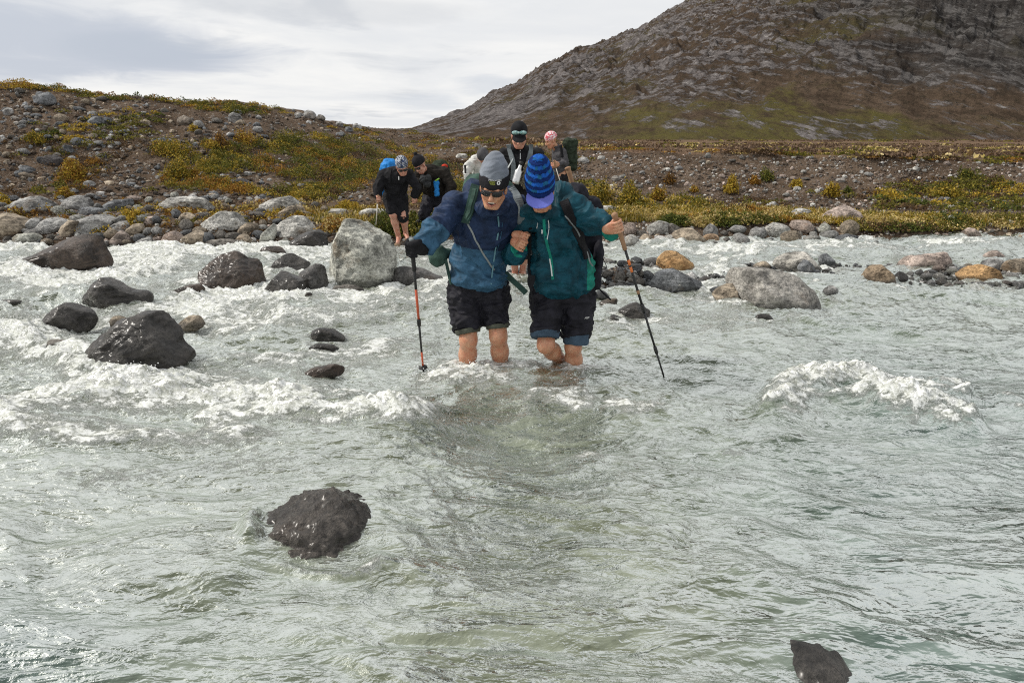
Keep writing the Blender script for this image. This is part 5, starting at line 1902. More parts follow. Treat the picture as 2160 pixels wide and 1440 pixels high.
# ------------------------------------------------------------------ people
M_SKIN = skin_mat('skin_tanned', (.52, .285, .170), (.49, .205, .115))
M_SKIN2 = skin_mat('skin_pale', (.52, .29, .205), (.50, .21, .145))
M_SKIN3 = skin_mat('skin_brown', (.27, .135, .08), (.30, .12, .07))
M_NAVY = fabric('navy_shell', (.014, .027, .064), .4, .6)
M_BLUE = fabric('blue_shell', (.030, .082, .142), .35, .6)
M_TEAL = fabric('dark_teal_shell', (.005, .045, .066), .45, .55)
M_GREENACC = fabric('green_panel', (.008, .17, .13), .3, .6)
M_BLACK = fabric('black_cloth', (.012, .012, .014), .4, .8)
M_BLACKN = fabric('black_nylon', (.016, .0155, .021), .45, .65)
M_SLATECUFF = fabric('slate_lining', (.045, .072, .105), .25, .8)
M_OLIVECUFF = fabric('olive_lining', (.075, .08, .062), .25, .85)
M_GREYHAT = fabric('grey_fleece', (.17, .19, .225), .15, .95, sheen=.2)
M_HATBAND = fabric('black_band', (.018, .017, .02), .25, .9)
M_KNITA = fabric('knit_bright_blue', (.012, .085, .36), .3, .95, nscale=60)
M_KNITB = fabric('knit_dark_blue', (.006, .022, .11), .3, .95, nscale=60)
M_KNITC = fabric('knit_teal_blue', (.015, .10, .22), .3, .95, nscale=60)
M_BRIM = fabric('lavender_brim', (.135, .16, .52), .12, .85)
M_LENS = plain('black_lens', (.004, .004, .005), .06)
M_FRAME = plain('black_frame', (.01, .01, .01), .3)
M_TEETH = plain('teeth', (.72, .68, .6), .3)
M_LIP = plain('lip', (.33, .11, .08), .5)
M_MOUTH = plain('mouth', (.05, .015, .012), .6)
M_PACKG = fabric('green_pack', (.045, .085, .068), .35, .75)
M_PACKK = fabric('black_pack', (.014, .014, .02), .4, .75)
M_STRAPG = fabric('green_strap', (.03, .062, .052), .25, .8)
M_STRAPK = fabric('black_strap', (.012, .012, .014), .25, .8)
M_STRAPGREY = fabric('grey_strap', (.14, .16, .17), .25, .8)
M_WEBBING = fabric('pale_webbing', (.20, .22, .22), .2, .8)
M_ZIP = plain('zip', (.10, .22, .26), .4)
M_ZIPPALE = plain('pale_zip', (.55, .58, .58), .4)
M_WHITECLOTH = fabric('white_cloth', (.58, .58, .55), .18, .85)
M_GREYCLOTH = fabric('grey_cloth', (.075, .073, .078), .3, .85)
M_BROWNBLACK = fabric('brown_black_cloth', (.02, .017, .014), .4, .8)
M_BLUEPACK = fabric('bright_blue_pack', (.02, .19, .52), .3, .6)
M_OLIVEPACK = fabric('dark_olive_pack', (.025, .035, .022), .45, .8)
M_CORK = plain('cork', (.27, .155, .085), .8)
M_CARBON = plain('black_shaft', (.012, .012, .013), .35)
M_ORANGE = plain('orange_shaft', (.50, .085, .03), .4)
M_ORANGEPRINT = plain('orange_print', (.62, .16, .03), .5)
M_RUBBER = plain('black_rubber', (.012, .012, .012), .7)
M_STEEL = plain('brushed_steel', (.62, .62, .62), .3, 1.0)
M_DULLSTEEL = plain('aluminium_shaft', (.55, .52, .46), .4, .6)
M_WHITE = plain('white_print', (.8, .8, .8), .6)
M_LIME = plain('lime_print', (.45, .5, .08), .6)
M_SANDAL = plain('sandal_tan', (.22, .15, .09), .8)
M_SOLE = plain('dark_sole', (.02, .018, .016), .8)
M_EYE = plain('eye', (.05, .035, .03), .2)


def print_mat(name, cols, scale):
    m, t, bs = new_mat(name)
    g = t.new('ShaderNodeNewGeometry').outputs['Position']
    n = t.noise(g, scale, 2, .5, 1.5)
    c = t.mix(t.ramp(n, .47, .5), rgb(cols[0]), rgb(cols[1]))
    if len(cols) > 2:
        n2 = t.noise(t.vmath('ADD', g, (3, 7, 1)), scale * .8, 2, .5, 1.0)
        c = t.mix(t.ramp(n2, .55, .58), c, rgb(cols[2]))
    t.set(bs, 'Base Color', c)
    bs.inputs['Roughness'].default_value = .9
    return m


M_BUFF = print_mat('patterned_tube_scarf', [(.015, .02, .035), (.42, .44, .48), (.03, .05, .12)], 32)
M_BANDANA = print_mat('pink_white_bandana', [(.75, .7, .7), (.55, .07, .10), (.62, .3, .33)], 22)


def goggle_mat():
    m, t, bs = new_mat('mirrored_goggle_lens')
    g = t.new('ShaderNodeNewGeometry').outputs['Position']
    n = t.noise(t.scale(g, (4, 1, .4)), 25, 3, .5)
    t.set(bs, 'Base Color', t.mix(t.ramp(n, .4, .6), rgb((.10, .24, .24)), rgb((.42, .58, .55))))
    bs.inputs['Metallic'].default_value = .7
    bs.inputs['Roughness'].default_value = .12
    return m


M_GOGGLE = goggle_mat()


class Px(Sdf):
    """distance field whose sizes are read off the photograph"""
    def E(self, px, py, y, rx, ry, rd, rot=0, k=0.0, op='u'):
        m = MPP(px, py, y)
        c, s = math.cos(R(rot)), math.sin(R(rot))
        M = np.array([[c, 0, -s], [0, 1, 0], [s, 0, c]])
        return self.ell(P(px, py, y), (rx * m, rd, ry * m), M, k, op)

    def C(self, a, b, r1, r2=None, k=0.0, op='u'):
        r2 = r1 if r2 is None else r2
        return self.cap(P(*a), P(*b), r1 * MPP(*a), r2 * MPP(*b), k, op)


class Head:
    def __init__(self, c, F, roll=0.0, s=1.0):
        self.c = np.asarray(c, float)
        self.F = unit(F)
        up = np.array((0, 0, 1.0))
        r = unit(np.cross(up, self.F))
        u = np.cross(self.F, r)
        u = unit(u)
        self.R = r * math.cos(roll) + u * math.sin(roll)
        self.U = u * math.cos(roll) - r * math.sin(roll)
        self.s = s
        self.M = np.stack([self.R, self.F, self.U], 1)

    def p(self, x, y, z):
        return self.c + self.s * (x * self.R + y * self.F + z * self.U)

    def ell(self, S, c, r, k=.01, op='u', pitch=0):
        M = self.M
        if pitch:
            a = R(pitch)
            F = self.F * math.cos(a) + self.U * math.sin(a)
            U = self.U * math.cos(a) - self.F * math.sin(a)
            M = np.stack([self.R, F, U], 1)
        S.ell(self.p(*c), np.asarray(r) * self.s, M, k * self.s, op)

    def cap(self, S, a, b, r1, r2=None, k=.008, op='u'):
        S.cap(self.p(*a), self.p(*b), r1 * self.s, (r2 or r1) * self.s, k * self.s, op)


def add_head(S, H, neck, mouth=0.0):
    H.ell(S, (0, -.012, .035), (.075, .094, .088), .01)
    H.ell(S, (0, .022, -.045), (.058, .066, .075), .02)
    H.ell(S, (0, .048, -.098), (.034, .034, .024), .02)            # chin
    for s in (-1, 1):
        H.ell(S, (s * .040, .058, -.028), (.024, .024, .022), .018)   # cheek
        H.cap(S, (s * .058, -.005, -.06), (s * .03, .05, -.105), .018, .016, .02)   # jaw
        H.ell(S, (s * .077, -.008, -.012), (.010, .020, .031), .004)  # ear
        H.ell(S, (s * .031, .095, .002), (.018, .016, .012), .010, 'd')   # socket
        H.ell(S, (s * .012, .092, -.040), (.010, .012, .009), .006)   # nostril wing
    H.cap(S, (-.036, .076, .020), (.036, .076, .020), .013, .013, .014)  # brow
    H.cap(S, (0, .082, .008), (0, .108, -.034), .008, .014, .010)   # nose
    H.cap(S, (-.018, .083, -.064), (.018, .083, -.064), .0065, .0065, .006)
    H.cap(S, (-.016, .081, -.078), (.016, .081, -.078), .008, .008, .006)
    if mouth:
        H.ell(S, (0, .092, -.072), (.031, .018, .0135 * mouth), .003, 'd')
        for s in (-1, 1):
            H.cap(S, (s * .022, .09, -.05), (s * .036, .076, -.078), .003, .003, .006, 'd')   # smile fold
    S.cap(H.p(0, -.02, -.06), neck, .052, .058, .02)


def add_hand(S, C, A, W, side=1, s=1.0, rp=.016, fat=1.0, thumb=True):
    """a hand closed round the axis A through C; W leads from the wrist to it"""
    A = unit(A)
    W = np.asarray(W, float)
    W = unit(W - A * (W @ A))
    N = side * np.cross(A, W)
    C = np.asarray(C, float)
    M = np.stack([W, N, A], 1)
    S.ell(C - W * .034 * s + N * (rp + .002) * s * .7, np.array((.046, .019 * fat, .042)) * s, M, .008 * s)
    for i in range(4):
        z = (.031 - .0205 * i) * s
        ln = (1.0, 1.08, 1.02, .85)[i]
        rr = (rp + .0105 * fat) * s
        fr = (.0092, .0096, .0092, .0080)[i] * s * fat
        pts = []
        for ang, rad in ((-38, 1.35), (8, 1.22), (70 * ln, 1.06), (140 * ln, 1.0), (205 * ln, .98)):
            a = R(ang)
            pts.append(C + A * z + (N * math.cos(a) + W * math.sin(a)) * rr * rad)
        for q in range(4):
            S.cap(pts[q], pts[q + 1], fr * (1.08 - .07 * q), fr * (1.02 - .07 * q), .0035 * s)
    if thumb:
        t0 = C - W * .045 * s + A * .018 * s - N * .004 * s
        t1 = C - W * .012 * s + A * .040 * s - N * (rp + .012) * s
        t2 = C + W * (rp + .010) * s + A * .034 * s - N * .010 * s
        S.cap(t0, t1, .014 * s * fat, .0115 * s * fat, .006 * s)
        S.cap(t1, t2, .0112 * s * fat, .009 * s * fat, .004 * s)
    return C - W * .075 * s + N * .008 * s       # wrist


def leg(S, hip, knee, ankle, toe, s=1.0, k=.03):
    hip, knee, ankle, toe = [np.asarray(q, float) for q in (hip, knee, ankle, toe)]
    S.cap(hip, knee, .082 * s, .056 * s, k)
    S.ell(knee + np.array((0, -.012, 0)) * s, np.array((.050, .052, .058)) * s, None, k * .6)
    calf = knee + (ankle - knee) * .32
    S.cap(knee, calf + np.array((0, .018, 0)) * s, .052 * s, .058 * s, k)
    S.cap(calf, ankle, .056 * s, .036 * s, k)
    S.cap(ankle, toe, .038 * s, .030 * s, .02)
    S.ell(ankle + (ankle - toe) * .25 + np.array((0, 0, -.03)) * s, np.array((.034, .04, .034)) * s, None, .02)


def arm(S, sh, el, wr, s=1.0):
    S.cap(sh, el, .050 * s, .040 * s, .02)
    S.cap(el, wr, .040 * s, .027 * s, .02)


def wrinkle(v, f, seed, amt, sc=(7, 7, 13), fine=.3):
    def fn(p):
        q = p * np.array(sc)
        w = pn3(p * 3.1 + seed, seed + 1)
        q = q + w[:, None] * 1.3
        a = 1 - np.abs(pn3(q + seed, seed)) * 3.0
        b = 1 - np.abs(pn3(q * 2.3 + seed, seed + 3)) * 2.6
        return a * .75 + b * fine - .35
    return displace(v, f, fn, amt)


def tree_of(*vf):
    V, F, off = [], [], 0
    for v, f in vf:
        V += [tuple(x) for x in v]
        F += [tuple(int(i) + off for i in q) for q in f]
        off = len(V)
    return BVHTree.FromPolygons(V, F)


def cast(tr, px, py, fallback=None):
    d = px_dir(px, py)
    loc, nrm, _, dist = tr.ray_cast(Vector((0, 0, CAM_H)), d)
    if loc is None:
        return None
    return np.array(loc), np.array(nrm)


def strap(name, parent, tr, pts, width, thick, mat, lift=.004, n=26, y0=None):
    """strap drawn over a surface, following what is under it"""
    c = spline([(a[0], a[1], 0) for a in pts], n)
    P3, N3, last = [], [], y0
    for a in c:
        h = cast(tr, a[0], a[1])
        if h is None or (last is not None and abs(h[0][1] - last) > .35):
            if last is None:
                continue
            P3.append(P(a[0], a[1], last))
            N3.append(np.array((0, -1, .1)))
        else:
            nn = h[1] if h[1] @ np.array(px_dir(a[0], a[1])) < 0 else -h[1]
            P3.append(h[0] + nn * lift)
            N3.append(nn)
            last = h[0][1]
    P3, N3 = np.array(P3), np.array(N3)
    for _ in range(4):
        P3[1:-1] = .5 * P3[1:-1] + .25 * (P3[:-2] + P3[2:])
        N3[1:-1] = .5 * N3[1:-1] + .25 * (N3[:-2] + N3[2:])
    v, f = ribbon(P3, N3, width, thick)
    return put(name, v, f, mat, parent, smooth=False)


def writing(name, parent, text, c, nrm, up, height, mat, thick=.0015):
    cu = bpy.data.curves.new(name, 'FONT')
    cu.body = text
    cu.align_x = 'CENTER'
    cu.align_y = 'CENTER'
    cu.size = 1.0
    cu.extrude = .02
    o = bpy.data.objects.new(name, cu)
    COL.objects.link(o)
    dg = bpy.context.evaluated_depsgraph_get()
    dg.update()
    me = bpy.data.meshes.new_from_object(o.evaluated_get(dg))
    bpy.data.objects.remove(o)
    n = unit(nrm)
    x = unit(np.cross(up, n))
    y = np.cross(n, x)
    M = np.stack([x, y, n], 1)
    co = np.empty(len(me.vertices) * 3, np.float32)
    me.vertices.foreach_get('co', co)
    co = (co.reshape(-1, 3) * height * 1.38) @ M.T + np.asarray(c) + n * thick - np.array(WL[parent])
    me.vertices.foreach_set('co', co.astype(np.float32).ravel())
    me.materials.append(mat)
    me.update()
    return link(name, me, parent)


def cuff(name, parent, a, b, r1, r2, mat, h=.006, seed=0):
    a, b = np.asarray(a, float), np.asarray(b, float)
    S = Sdf().cap(a, b, r1, r2)
    n = unit(b - a)
    S.cut(a, -n)
    S.cut(b, n)
    v, q = S.build(h, 2)
    v = wrinkle(v, q, seed, .005)
    return put(name, v, q, mat, parent)


def shades(H, parent, h=.003):
    S = Sdf()
    H.cap(S, (-.066, .066, .008), (-.078, .0, .006), .004, .004, .002)
    H.cap(S, (.066, .066, .008), (.078, .0, .006), .004, .004, .002)
    H.cap(S, (-.062, .074, .012), (0, .103, .014), .0055, .0055, .003)
    H.cap(S, (.062, .074, .012), (0, .103, .014), .0055, .0055, .003)
    v, q = S.build(h, 1)
    fr = put('sunglasses', v, q, M_FRAME, parent)
    for s in (-1, 1):
        S = Sdf()
        a = R(-22 * s)
        Rx = H.R * math.cos(a) + H.F * math.sin(a)
        Fx = H.F * math.cos(a) - H.R * math.sin(a)
        S.ell(H.p(s * .036, .090, -.002), np.array((.034, .008, .019)) * H.s, np.stack([Rx, Fx, H.U], 1))
        v, q = S.build(h * .8, 1)
        put('lens', v, q, M_LENS, fr)
    return fr


def pole(label, top, tip, parts, basket=.94, group=None, loc=None):
    """parts: (name, t0, t1, r0, r1, material), t runs from the top to the tip"""
    top, tip = np.asarray(top, float), np.asarray(tip, float)
    root = empty('trekking_pole', Vector(tip), label, 'trekking pole', group)
    for nm, t0, t1, r0, r1, m in parts:
        a, b = top + (tip - top) * t0, top + (tip - top) * t1
        if nm == 'grip':
            pts = spline([a, a + (b - a) * .12, a + (b - a) * .3, a + (b - a) * .6, b], 14)
            rad = np.interp(np.linspace(0, 1, 14), [0, .06, .2, .32, .45, .6, 1], np.array([.75, 1.28, 1.2, .92, 1.05, .95, .85]) * r0)
            v, f = tube(pts, rad, 12)
        elif nm == 'lock':
            v, f = tube(np.array([a, a + (b - a) * .2, b - (b - a) * .2, b]), [r0 * .8, r0, r0, r0 * .8], 10)
        else:
            v, f = tube(np.array([a, (a + b) / 2, b]), [r0, (r0 + r1) / 2, r1], 10)
        put(nm, v, f, m, root)
    if basket:
        d = unit(tip - top)
        c = top + (tip - top) * basket
        v, f = tube(np.array([c - d * .006, c - d * .003, c + d * .004, c + d * .010]), [.012, .03, .032, .010], 14)
        put('basket', v, f, M_RUBBER, root)
    return root


# ================================================================== A: leading hiker in the blue jacket
def hiker_blue():
    root = empty('person', Vector(P(1020, 800, 4.68)), 'smiling hiker in grey beanie, sunglasses and blue jacket wading beside the teal jacket', 'person')
    H = Head(P(1041, 396, 4.33), (-.12, -.90, -.33), R(-6), 1.0)
    S = Px()
    neck = P(1035, 448, 4.48)
    add_head(S, H, neck, 1.0)
    S.E(1020, 480, 4.6, 48, 55, .12, k=.03)
    S.E(1012, 560, 4.68, 42, 50, .12, k=.04)
    arm(S, P(962, 432, 4.54), P(922, 487, 4.42), P(893, 524, 4.35))
    arm(S, P(1086, 440, 4.55), P(1092, 500, 4.62), P(1100, 506, 4.5))
    w = add_hand(S, P(1106, 503, 4.43), (.35, .1, .9), (.8, -.5, .1), -1, .95, .012)
    S.cap(w, P(1095, 506, 4.52), .026, .028, .02)
    leg(S, P(984, 610, 4.72), P(988, 716, 4.60), P(984, 815, 4.72), P(980, 838, 4.55), 1.08)
    leg(S, P(1042, 610, 4.72), P(1051, 708, 4.60), P(1060, 810, 4.74), P(1062, 835, 4.56), 1.08)
    v, q = S.build(.0052, 1)
    body = put('body', v, q, M_SKIN, root)
    # mouth
    S = Sdf()
    H.ell(S, (0, .074, -.072), (.030, .009, .014), 0)
    put('mouth', *S.build(.003, 1), M_MOUTH, root)
    S = Sdf()
    H.cap(S, (-.018, .080, -.0655), (.018, .080, -.0655), .0040)
    put('teeth', *S.build(.0025, 1), M_TEETH, root)
    S = Sdf()
    H.cap(S, (-.028, .079, -.0740), (0, .087, -.0850), .0050)
    H.cap(S, (.028, .079, -.0740), (0, .087, -.0850), .0050)
    put('lower_lip', *S.build(.0028, 1), M_LIP, root)
    shades(H, root)
    # beanie: grey crown, black band with lettering
    S = Sdf()
    H.ell(S, (0, -.016, .075), (.092, .108, .118), .0)
    H.ell(S, (.0, -.03, .165), (.045, .05, .055), .05)
    S.cut(H.p(0, 0, .086), -H.U)
    v, q = S.build(.0055, 2)
    v = wrinkle(v, q, 8, .0055, (9, 9, 18))
    put('beanie', v, q, M_GREYHAT, root)
    S = Sdf()
    H.ell(S, (0, -.014, .055), (.0945, .1105, .115), .0)
    S.cut(H.p(0, 0, .099), H.U)
    S.cut(H.p(0, 0, .018), -H.U)
    vb, qb = S.build(.005, 2)
    band = put('hat_band', vb, qb, M_HATBAND, root)
    tb = tree_of((vb, qb))
    for tx, px, py, hh, m in (('MOUNTAIN', 1044, 380.5, .0105, M_WHITE), ('HARD', 1038.5, 384.8, .0095, M_LIME), ('WEAR', 1039, 388.8, .0085, M_LIME)):
        c = cast(tb, px, py)
        if c:
            writing('lettering', band, tx, c[0], c[1], H.U, hh, m)
    c = cast(tb, 1051.5, 386.2)
    if c:
        n = c[1]
        x = unit(np.cross(H.U, n))
        y = np.cross(n, x)
        an = np.linspace(0, 2 * np.pi, 7)[:6]
        ring = []
        for r in (.0125, .006):
            ring += [c[0] + n * .0015 + (x * math.cos(a) + y * math.sin(a)) * r for a in an]
        f = np.array([[i, (i + 1) % 6, 6 + (i + 1) % 6, 6 + i] for i in range(6)])
        put('emblem', np.array(ring), f, M_WHITE, band, smooth=False)
    # jacket
    S = Px()
    S.E(1009, 548, 4.66, 60, 60, .165, k=.04)
    S.E(1012, 585, 4.66, 62, 24, .16, k=.05)
    S.E(1030, 590, 4.62, 36, 22, .15, k=.04)
    S.E(1018, 478, 4.58, 68, 66, .155, k=.06)
    S.C((962, 430, 4.53), (1084, 436, 4.53), 25, 25, k=.05)
    S.C((960, 438, 4.52), (920, 484, 4.42), 29, 28, k=.03)
    S.C((920, 484, 4.42), (893, 520, 4.35), 28, 25, k=.03)
    S.cutball(P(890, 525, 4.345), P(893, 520, 4.35) * -1 + P(882, 534, 4.32), .12)
    S.C((1090, 440, 4.54), (1094, 500, 4.63), 25, 21, k=.03)
    S.E(1036, 440, 4.44, 36, 20, .085, k=.03)              # collar and hood round the neck
    S.E(1004, 408, 4.60, 24, 34, .09, rot=20, k=.03)
    S.E(1074, 418, 4.60, 18, 26, .08, rot=-15, k=.03)
    H.ell(S, (0, .055, -.06), (.066, .085, .10), .012, 'd')
    v, q = S.build(.0058, 1)
    v = wrinkle(v, q, 21, .017, (4.5, 6, 9.5), .4)
    fc = v[q].mean(1)
    # lower body, hem and forearms are the lighter blue
    fp = np.stack([fc[:, 0], fc[:, 2]], 1)
    zl = P(1010, 520, 4.6)[2]
    left = P(930, 480, 4.4)
    el_, wr_ = P(920, 484, 4.42), P(893, 520, 4.35)
    ad = unit(wr_ - el_)
    fore = ((fc - el_) @ ad > -.015) & (fc[:, 0] < P(950, 500, 4.42)[0]) & (fc[:, 1] < 4.56)
    idx = ((fc[:, 2] < zl + .12 * (fc[:, 0] - P(1010, 520, 4.6)[0]) * -1) & (fc[:, 0] > P(945, 520, 4.6)[0])) | fore
    jk = put('jacket', v, q, [M_NAVY, M_BLUE], root, midx=idx.astype(int))
    tj = tree_of((v, q))
    strap('zip', root, tj, [(1050, 452), (1052, 480), (1046, 520), (1040, 560), (1036, 600)], .010, .003, M_ZIP, .001, 30)
    strap('chest_pocket_zip', root, tj, [(1060, 470), (1056, 500), (1048, 530)], .006, .003, M_BLUE, .001, 14)
    strap('hem_cord', root, tj, [(955, 588), (985, 590), (1010, 594)], .008, .003, M_BLUE, .001, 14)
    # shorts
    S = Px()
    S.E(1009, 600, 4.70, 60, 36, .15, k=.03)
    S.C((979, 615, 4.70), (986, 694, 4.63), 36, 31, k=.03)
    S.C((1042, 612, 4.70), (1049, 684, 4.63), 33, 29, k=.03)
    S.cutball(P(987, 697, 4.62), P(987, 709, 4.60) - P(986, 690, 4.63) + np.array((.0, 0, 0)), .125)
    S.cutball(P(1050, 687, 4.62), P(1051, 699, 4.60) - P(1049, 680, 4.63), .105)
    v, q = S.build(.0065, 2)
    v = wrinkle(v, q, 31, .019, (4, 5, 14), .45)
    sh = put('shorts', v, q, M_BLACKN, root)
    cuff('shorts_cuff', root, P(986, 693, 4.62), P(988, 703, 4.61), .090, .086, M_OLIVECUFF, seed=3)
    cuff('shorts_cuff', root, P(1049, 683, 4.62), P(1050, 693, 4.61), .083, .080, M_OLIVECUFF, seed=4)
    # black mitten glove on the pole
    S = Sdf()
    g = P(872, 524, 4.31)
    ax = unit(P(868, 508, 4.30) - P(893, 783, 4.62))
    w = add_hand(S, g, ax, P(872, 524, 4.31) - P(895, 522, 4.36), -1, 1.28, .014, 1.35)
    S.cap(w, P(893, 522, 4.35), .045, .052, .03)
    v, q = S.build(.005, 2)
    put('glove', v, q, M_BLACK, root)
    pole('orange and black trekking pole in the black glove of the blue jacket hiker', P(868, 507, 4.30), P(894, 793, 4.63), [
        ('grip', 0, .20, .016, .014, M_RUBBER), ('knob', -.012, .012, .017, .015, M_WEBBING), ('upper_shaft', .20, .33, .0095, .009, M_CARBON), ('orange_shaft', .33, .545, .0088, .0085, M_ORANGE),
        ('lock', .545, .60, .014, .012, M_CARBON), ('lower_shaft', .60, .80, .0078, .0075, M_CARBON), ('lower_orange_shaft', .80, .91, .0072, .007, M_ORANGE),
        ('tip', .91, 1.0, .010, .004, M_RUBBER)], .925)
    # green backpack
    pr = empty('backpack', Vector(P(1020, 560, 4.92)), 'green hiking backpack worn by the hiker in the blue jacket', 'backpack')
    S = Px()
    S.box(P(1026, 478, 4.90), (.165, .11, .25), None, .07)
    v, q = S.build(.009, 2)
    v = wrinkle(v, q, 41, .01)
    put('main_bag', v, q, M_PACKG, pr)
    S = Px()
    S.E(1008, 400, 4.84, 32, 34, .11, k=.02)
    S.E(1052, 405, 4.88, 40, 26, .11, k=.03)
    v, q = S.build(.008, 2)
    v = wrinkle(v, q, 42, .012)
    put('lid', v, q, M_PACKG, pr)
    S = Px()
    S.E(924, 541, 4.66, 20, 22, .06, k=.01)
    S.C((928, 528, 4.66), (945, 535, 4.7), 9, 10, k=.02)
    v, q = S.build(.006, 2)
    v = wrinkle(v, q, 43, .008)
    put('hip_pocket', v, q, M_PACKG, pr)
    strap('shoulder_strap', pr, tj, [(1003, 392), (998, 412), (993, 436), (987, 458), (983, 470)], .060, .014, M_STRAPG, .012, 20)
    strap('strap_padding', pr, tj, [(1001, 402), (996, 424), (990, 446), (986, 462)], .026, .008, M_PACKG, .022, 16)
    strap('shoulder_strap', pr, tj, [(1078, 398), (1090, 415), (1098, 440), (1099, 470)], .052, .014, M_STRAPGREY, .012, 20)
    strap('strap_webbing', pr, tj, [(983, 464), (992, 482), (1003, 505), (1010, 518), (1022, 540), (1034, 558), (1042, 570)], .012, .004, M_WEBBING, .005, 34)
    strap('strap_buckle', pr, tj, [(981, 462), (990, 470)], .022, .009, M_WEBBING, .008, 6)
    strap('hip_strap', pr, tj, [(940, 548), (946, 575), (952, 598)], .022, .006, M_STRAPG, .006, 14, 4.62)
    v, f = ribbon(spline([P(1066, 575, 4.62), P(1080, 590, 4.58), P(1098, 606, 4.54), P(1110, 618, 4.53)], 12), np.tile((.3, -1, .3), (12, 1)), .040, .005)
    put('hanging_strap', v, f, M_STRAPG, pr, smooth=False)


# ================================================================== B: hiker in the teal jacket
def hiker_teal():
    root = empty('person', Vector(P(1190, 800, 4.62)), 'hiker in striped blue knit hat and teal jacket looking down at the water', 'person')
    H = Head(P(1140, 404, 4.33), (-.05, -.80, -.60), R(3), .98)
    S = Px()
    neck = P(1148, 455, 4.48)
    add_head(S, H, neck)
    S.E(1172, 490, 4.58, 46, 55, .12, k=.03)
    S.E(1186, 575, 4.64, 44, 50, .12, k=.04)
    arm(S, P(1208, 438, 4.5), P(1256, 472, 4.42), P(1294, 480, 4.33))
    el = P(1082, 538, 4.56)
    w = add_hand(S, P(1101, 518, 4.40), (.45, 0, .9), (.7, -.5, .5), -1, .98, .011)
    arm(S, P(1120, 448, 4.52), el, w)
    pa = unit(P(1297, 452, 4.28) - P(1403, 803, 4.43))
    w = add_hand(S, P(1303.5, 477, 4.28), pa, (1, -.25, -.1), -1, 1.0, .016)
    S.cap(w, P(1288, 482, 4.34), .028, .03, .02)
    leg(S, P(1160, 620, 4.68), P(1151, 727, 4.50), P(1192, 768, 4.86), P(1196, 800, 4.90), 1.02)
    leg(S, P(1214, 620, 4.68), P(1209, 730, 4.60), P(1214, 820, 4.72), P(1214, 840, 4.55), 1.02)
    v, q = S.build(.0052, 1)
    put('body', v, q, M_SKIN, root)
    S = Sdf()
    H.cap(S, (-.018, .086, -.072), (.018, .086, -.072), .0048)
    put('lips', *S.build(.0028, 1), M_LIP, root)
    # knit hat with stripes
    S = Sdf()
    H.ell(S, (0, -.014, .07), (.091, .106, .115), .0)
    H.cap(S, (0, -.02, .10), (0, -.03, .182), .084, .069, .03)
    S.cut(H.p(0, 0, .006), -H.U)
    v, q = S.build(.005, 2)
    u = ((v - H.c) @ H.U)
    n = vnormals(v, q)
    ang = np.arctan2((v - H.c) @ H.R, (v - H.c) @ H.F)
    v = v + n * (0.0022 * np.sin(u / .0215 * 2 * np.pi) + .0014 * np.sin(ang * 40))[:, None]
    fu = u[q].mean(1)
    fa = ang[q].mean(1)
    st = np.floor(fu / .0215 + .12 * np.sin(fa * 9)).astype(int)
    patch = (np.floor(fa * 2.2 + .3).astype(int) + st // 2) % 3
    idx = np.where(st % 2 == 0, 1, np.where(patch == 0, 2, 0))
    put('knit_hat', v, q, [M_KNITA, M_KNITB, M_KNITC], root, midx=idx)
    S = Sdf()
    H.ell(S, (0, -.012, .05), (.094, .110, .115), .0)
    S.cut(H.p(0, 0, .058), H.U)
    S.cut(H.p(0, 0, .000), -H.U)
    put('hat_band', *S.build(.005, 2), M_KNITB, root)
    S = Sdf()
    H.ell(S, (0, .088, .026), (.090, .084, .0075), 0, 'u', -14)
    H.ell(S, (0, .0, .02), (.085, .098, .05), 0, 'd')
    put('hat_brim', *S.build(.0042, 2), M_BRIM, root)
    # jacket
    S = Px()
    S.E(1184, 566, 4.62, 70, 60, .17, k=.04)
    S.E(1190, 600, 4.62, 62, 29, .16, k=.05)
    S.E(1168, 488, 4.56, 58, 62, .155, k=.06)
    S.C((1128, 448, 4.51), (1206, 436, 4.51), 25, 27, k=.05)
    S.C((1208, 436, 4.5), (1256, 470, 4.42), 29, 28, k=.03)
    S.C((1256, 470, 4.42), (1290, 484, 4.345), 27, 25, k=.03)
    S.cutball(P(1289, 485, 4.345), P(1296, 482, 4.32) - P(1270, 478, 4.38), .11)
    S.C((1118, 450, 4.52), (1084, 534, 4.57), 23, 23, k=.03)
    S.C((1084, 536, 4.57), (1094, 526, 4.47), 23, 20, k=.03)
    S.cutball(P(1095, 525, 4.465), P(1101, 518, 4.40) - P(1086, 534, 4.55), .09)
    S.E(1146, 452, 4.44, 36, 17, .085, k=.03)
    S.E(1186, 412, 4.56, 30, 30, .10, rot=-25, k=.03)       # hood thrown back
    S.E(1116, 442, 4.42, 22, 13, .07, rot=20, k=.02)
    H.ell(S, (0, .05, -.06), (.060, .08, .09), .012, 'd')
    H.ell(S, (0, -.0, .05), (.10, .12, .15), .012, 'd')
    v, q = S.build(.0058, 1)
    v = wrinkle(v, q, 51, .016, (4.5, 6, 10), .4)
    fc = v[q].mean(1)
    a = P(1252, 560, 4.6)
    idx = (fc[:, 0] > P(1236, 560, 4.6)[0]) & (fc[:, 2] < P(1240, 535, 4.6)[2]) & (fc[:, 1] < 4.68) & (fc[:, 2] > P(1240, 606, 4.6)[2])
    put('jacket', v, q, [M_TEAL, M_GREENACC], root, midx=idx.astype(int))
    tj = tree_of((v, q))
    strap('zip_flap', root, tj, [(1147, 462), (1149, 490), (1154, 515), (1161, 540), (1164, 562), (1166, 590)], .020, .004, M_GREENACC, .001, 34)
    strap('zip', root, tj, [(1160, 545), (1163, 565), (1165, 582)], .009, .004, M_ZIPPALE, .004, 12)
    strap('zip_pull', root, tj, [(1143.5, 484), (1143.5, 493)], .010, .006, M_ZIPPALE, .003, 6)
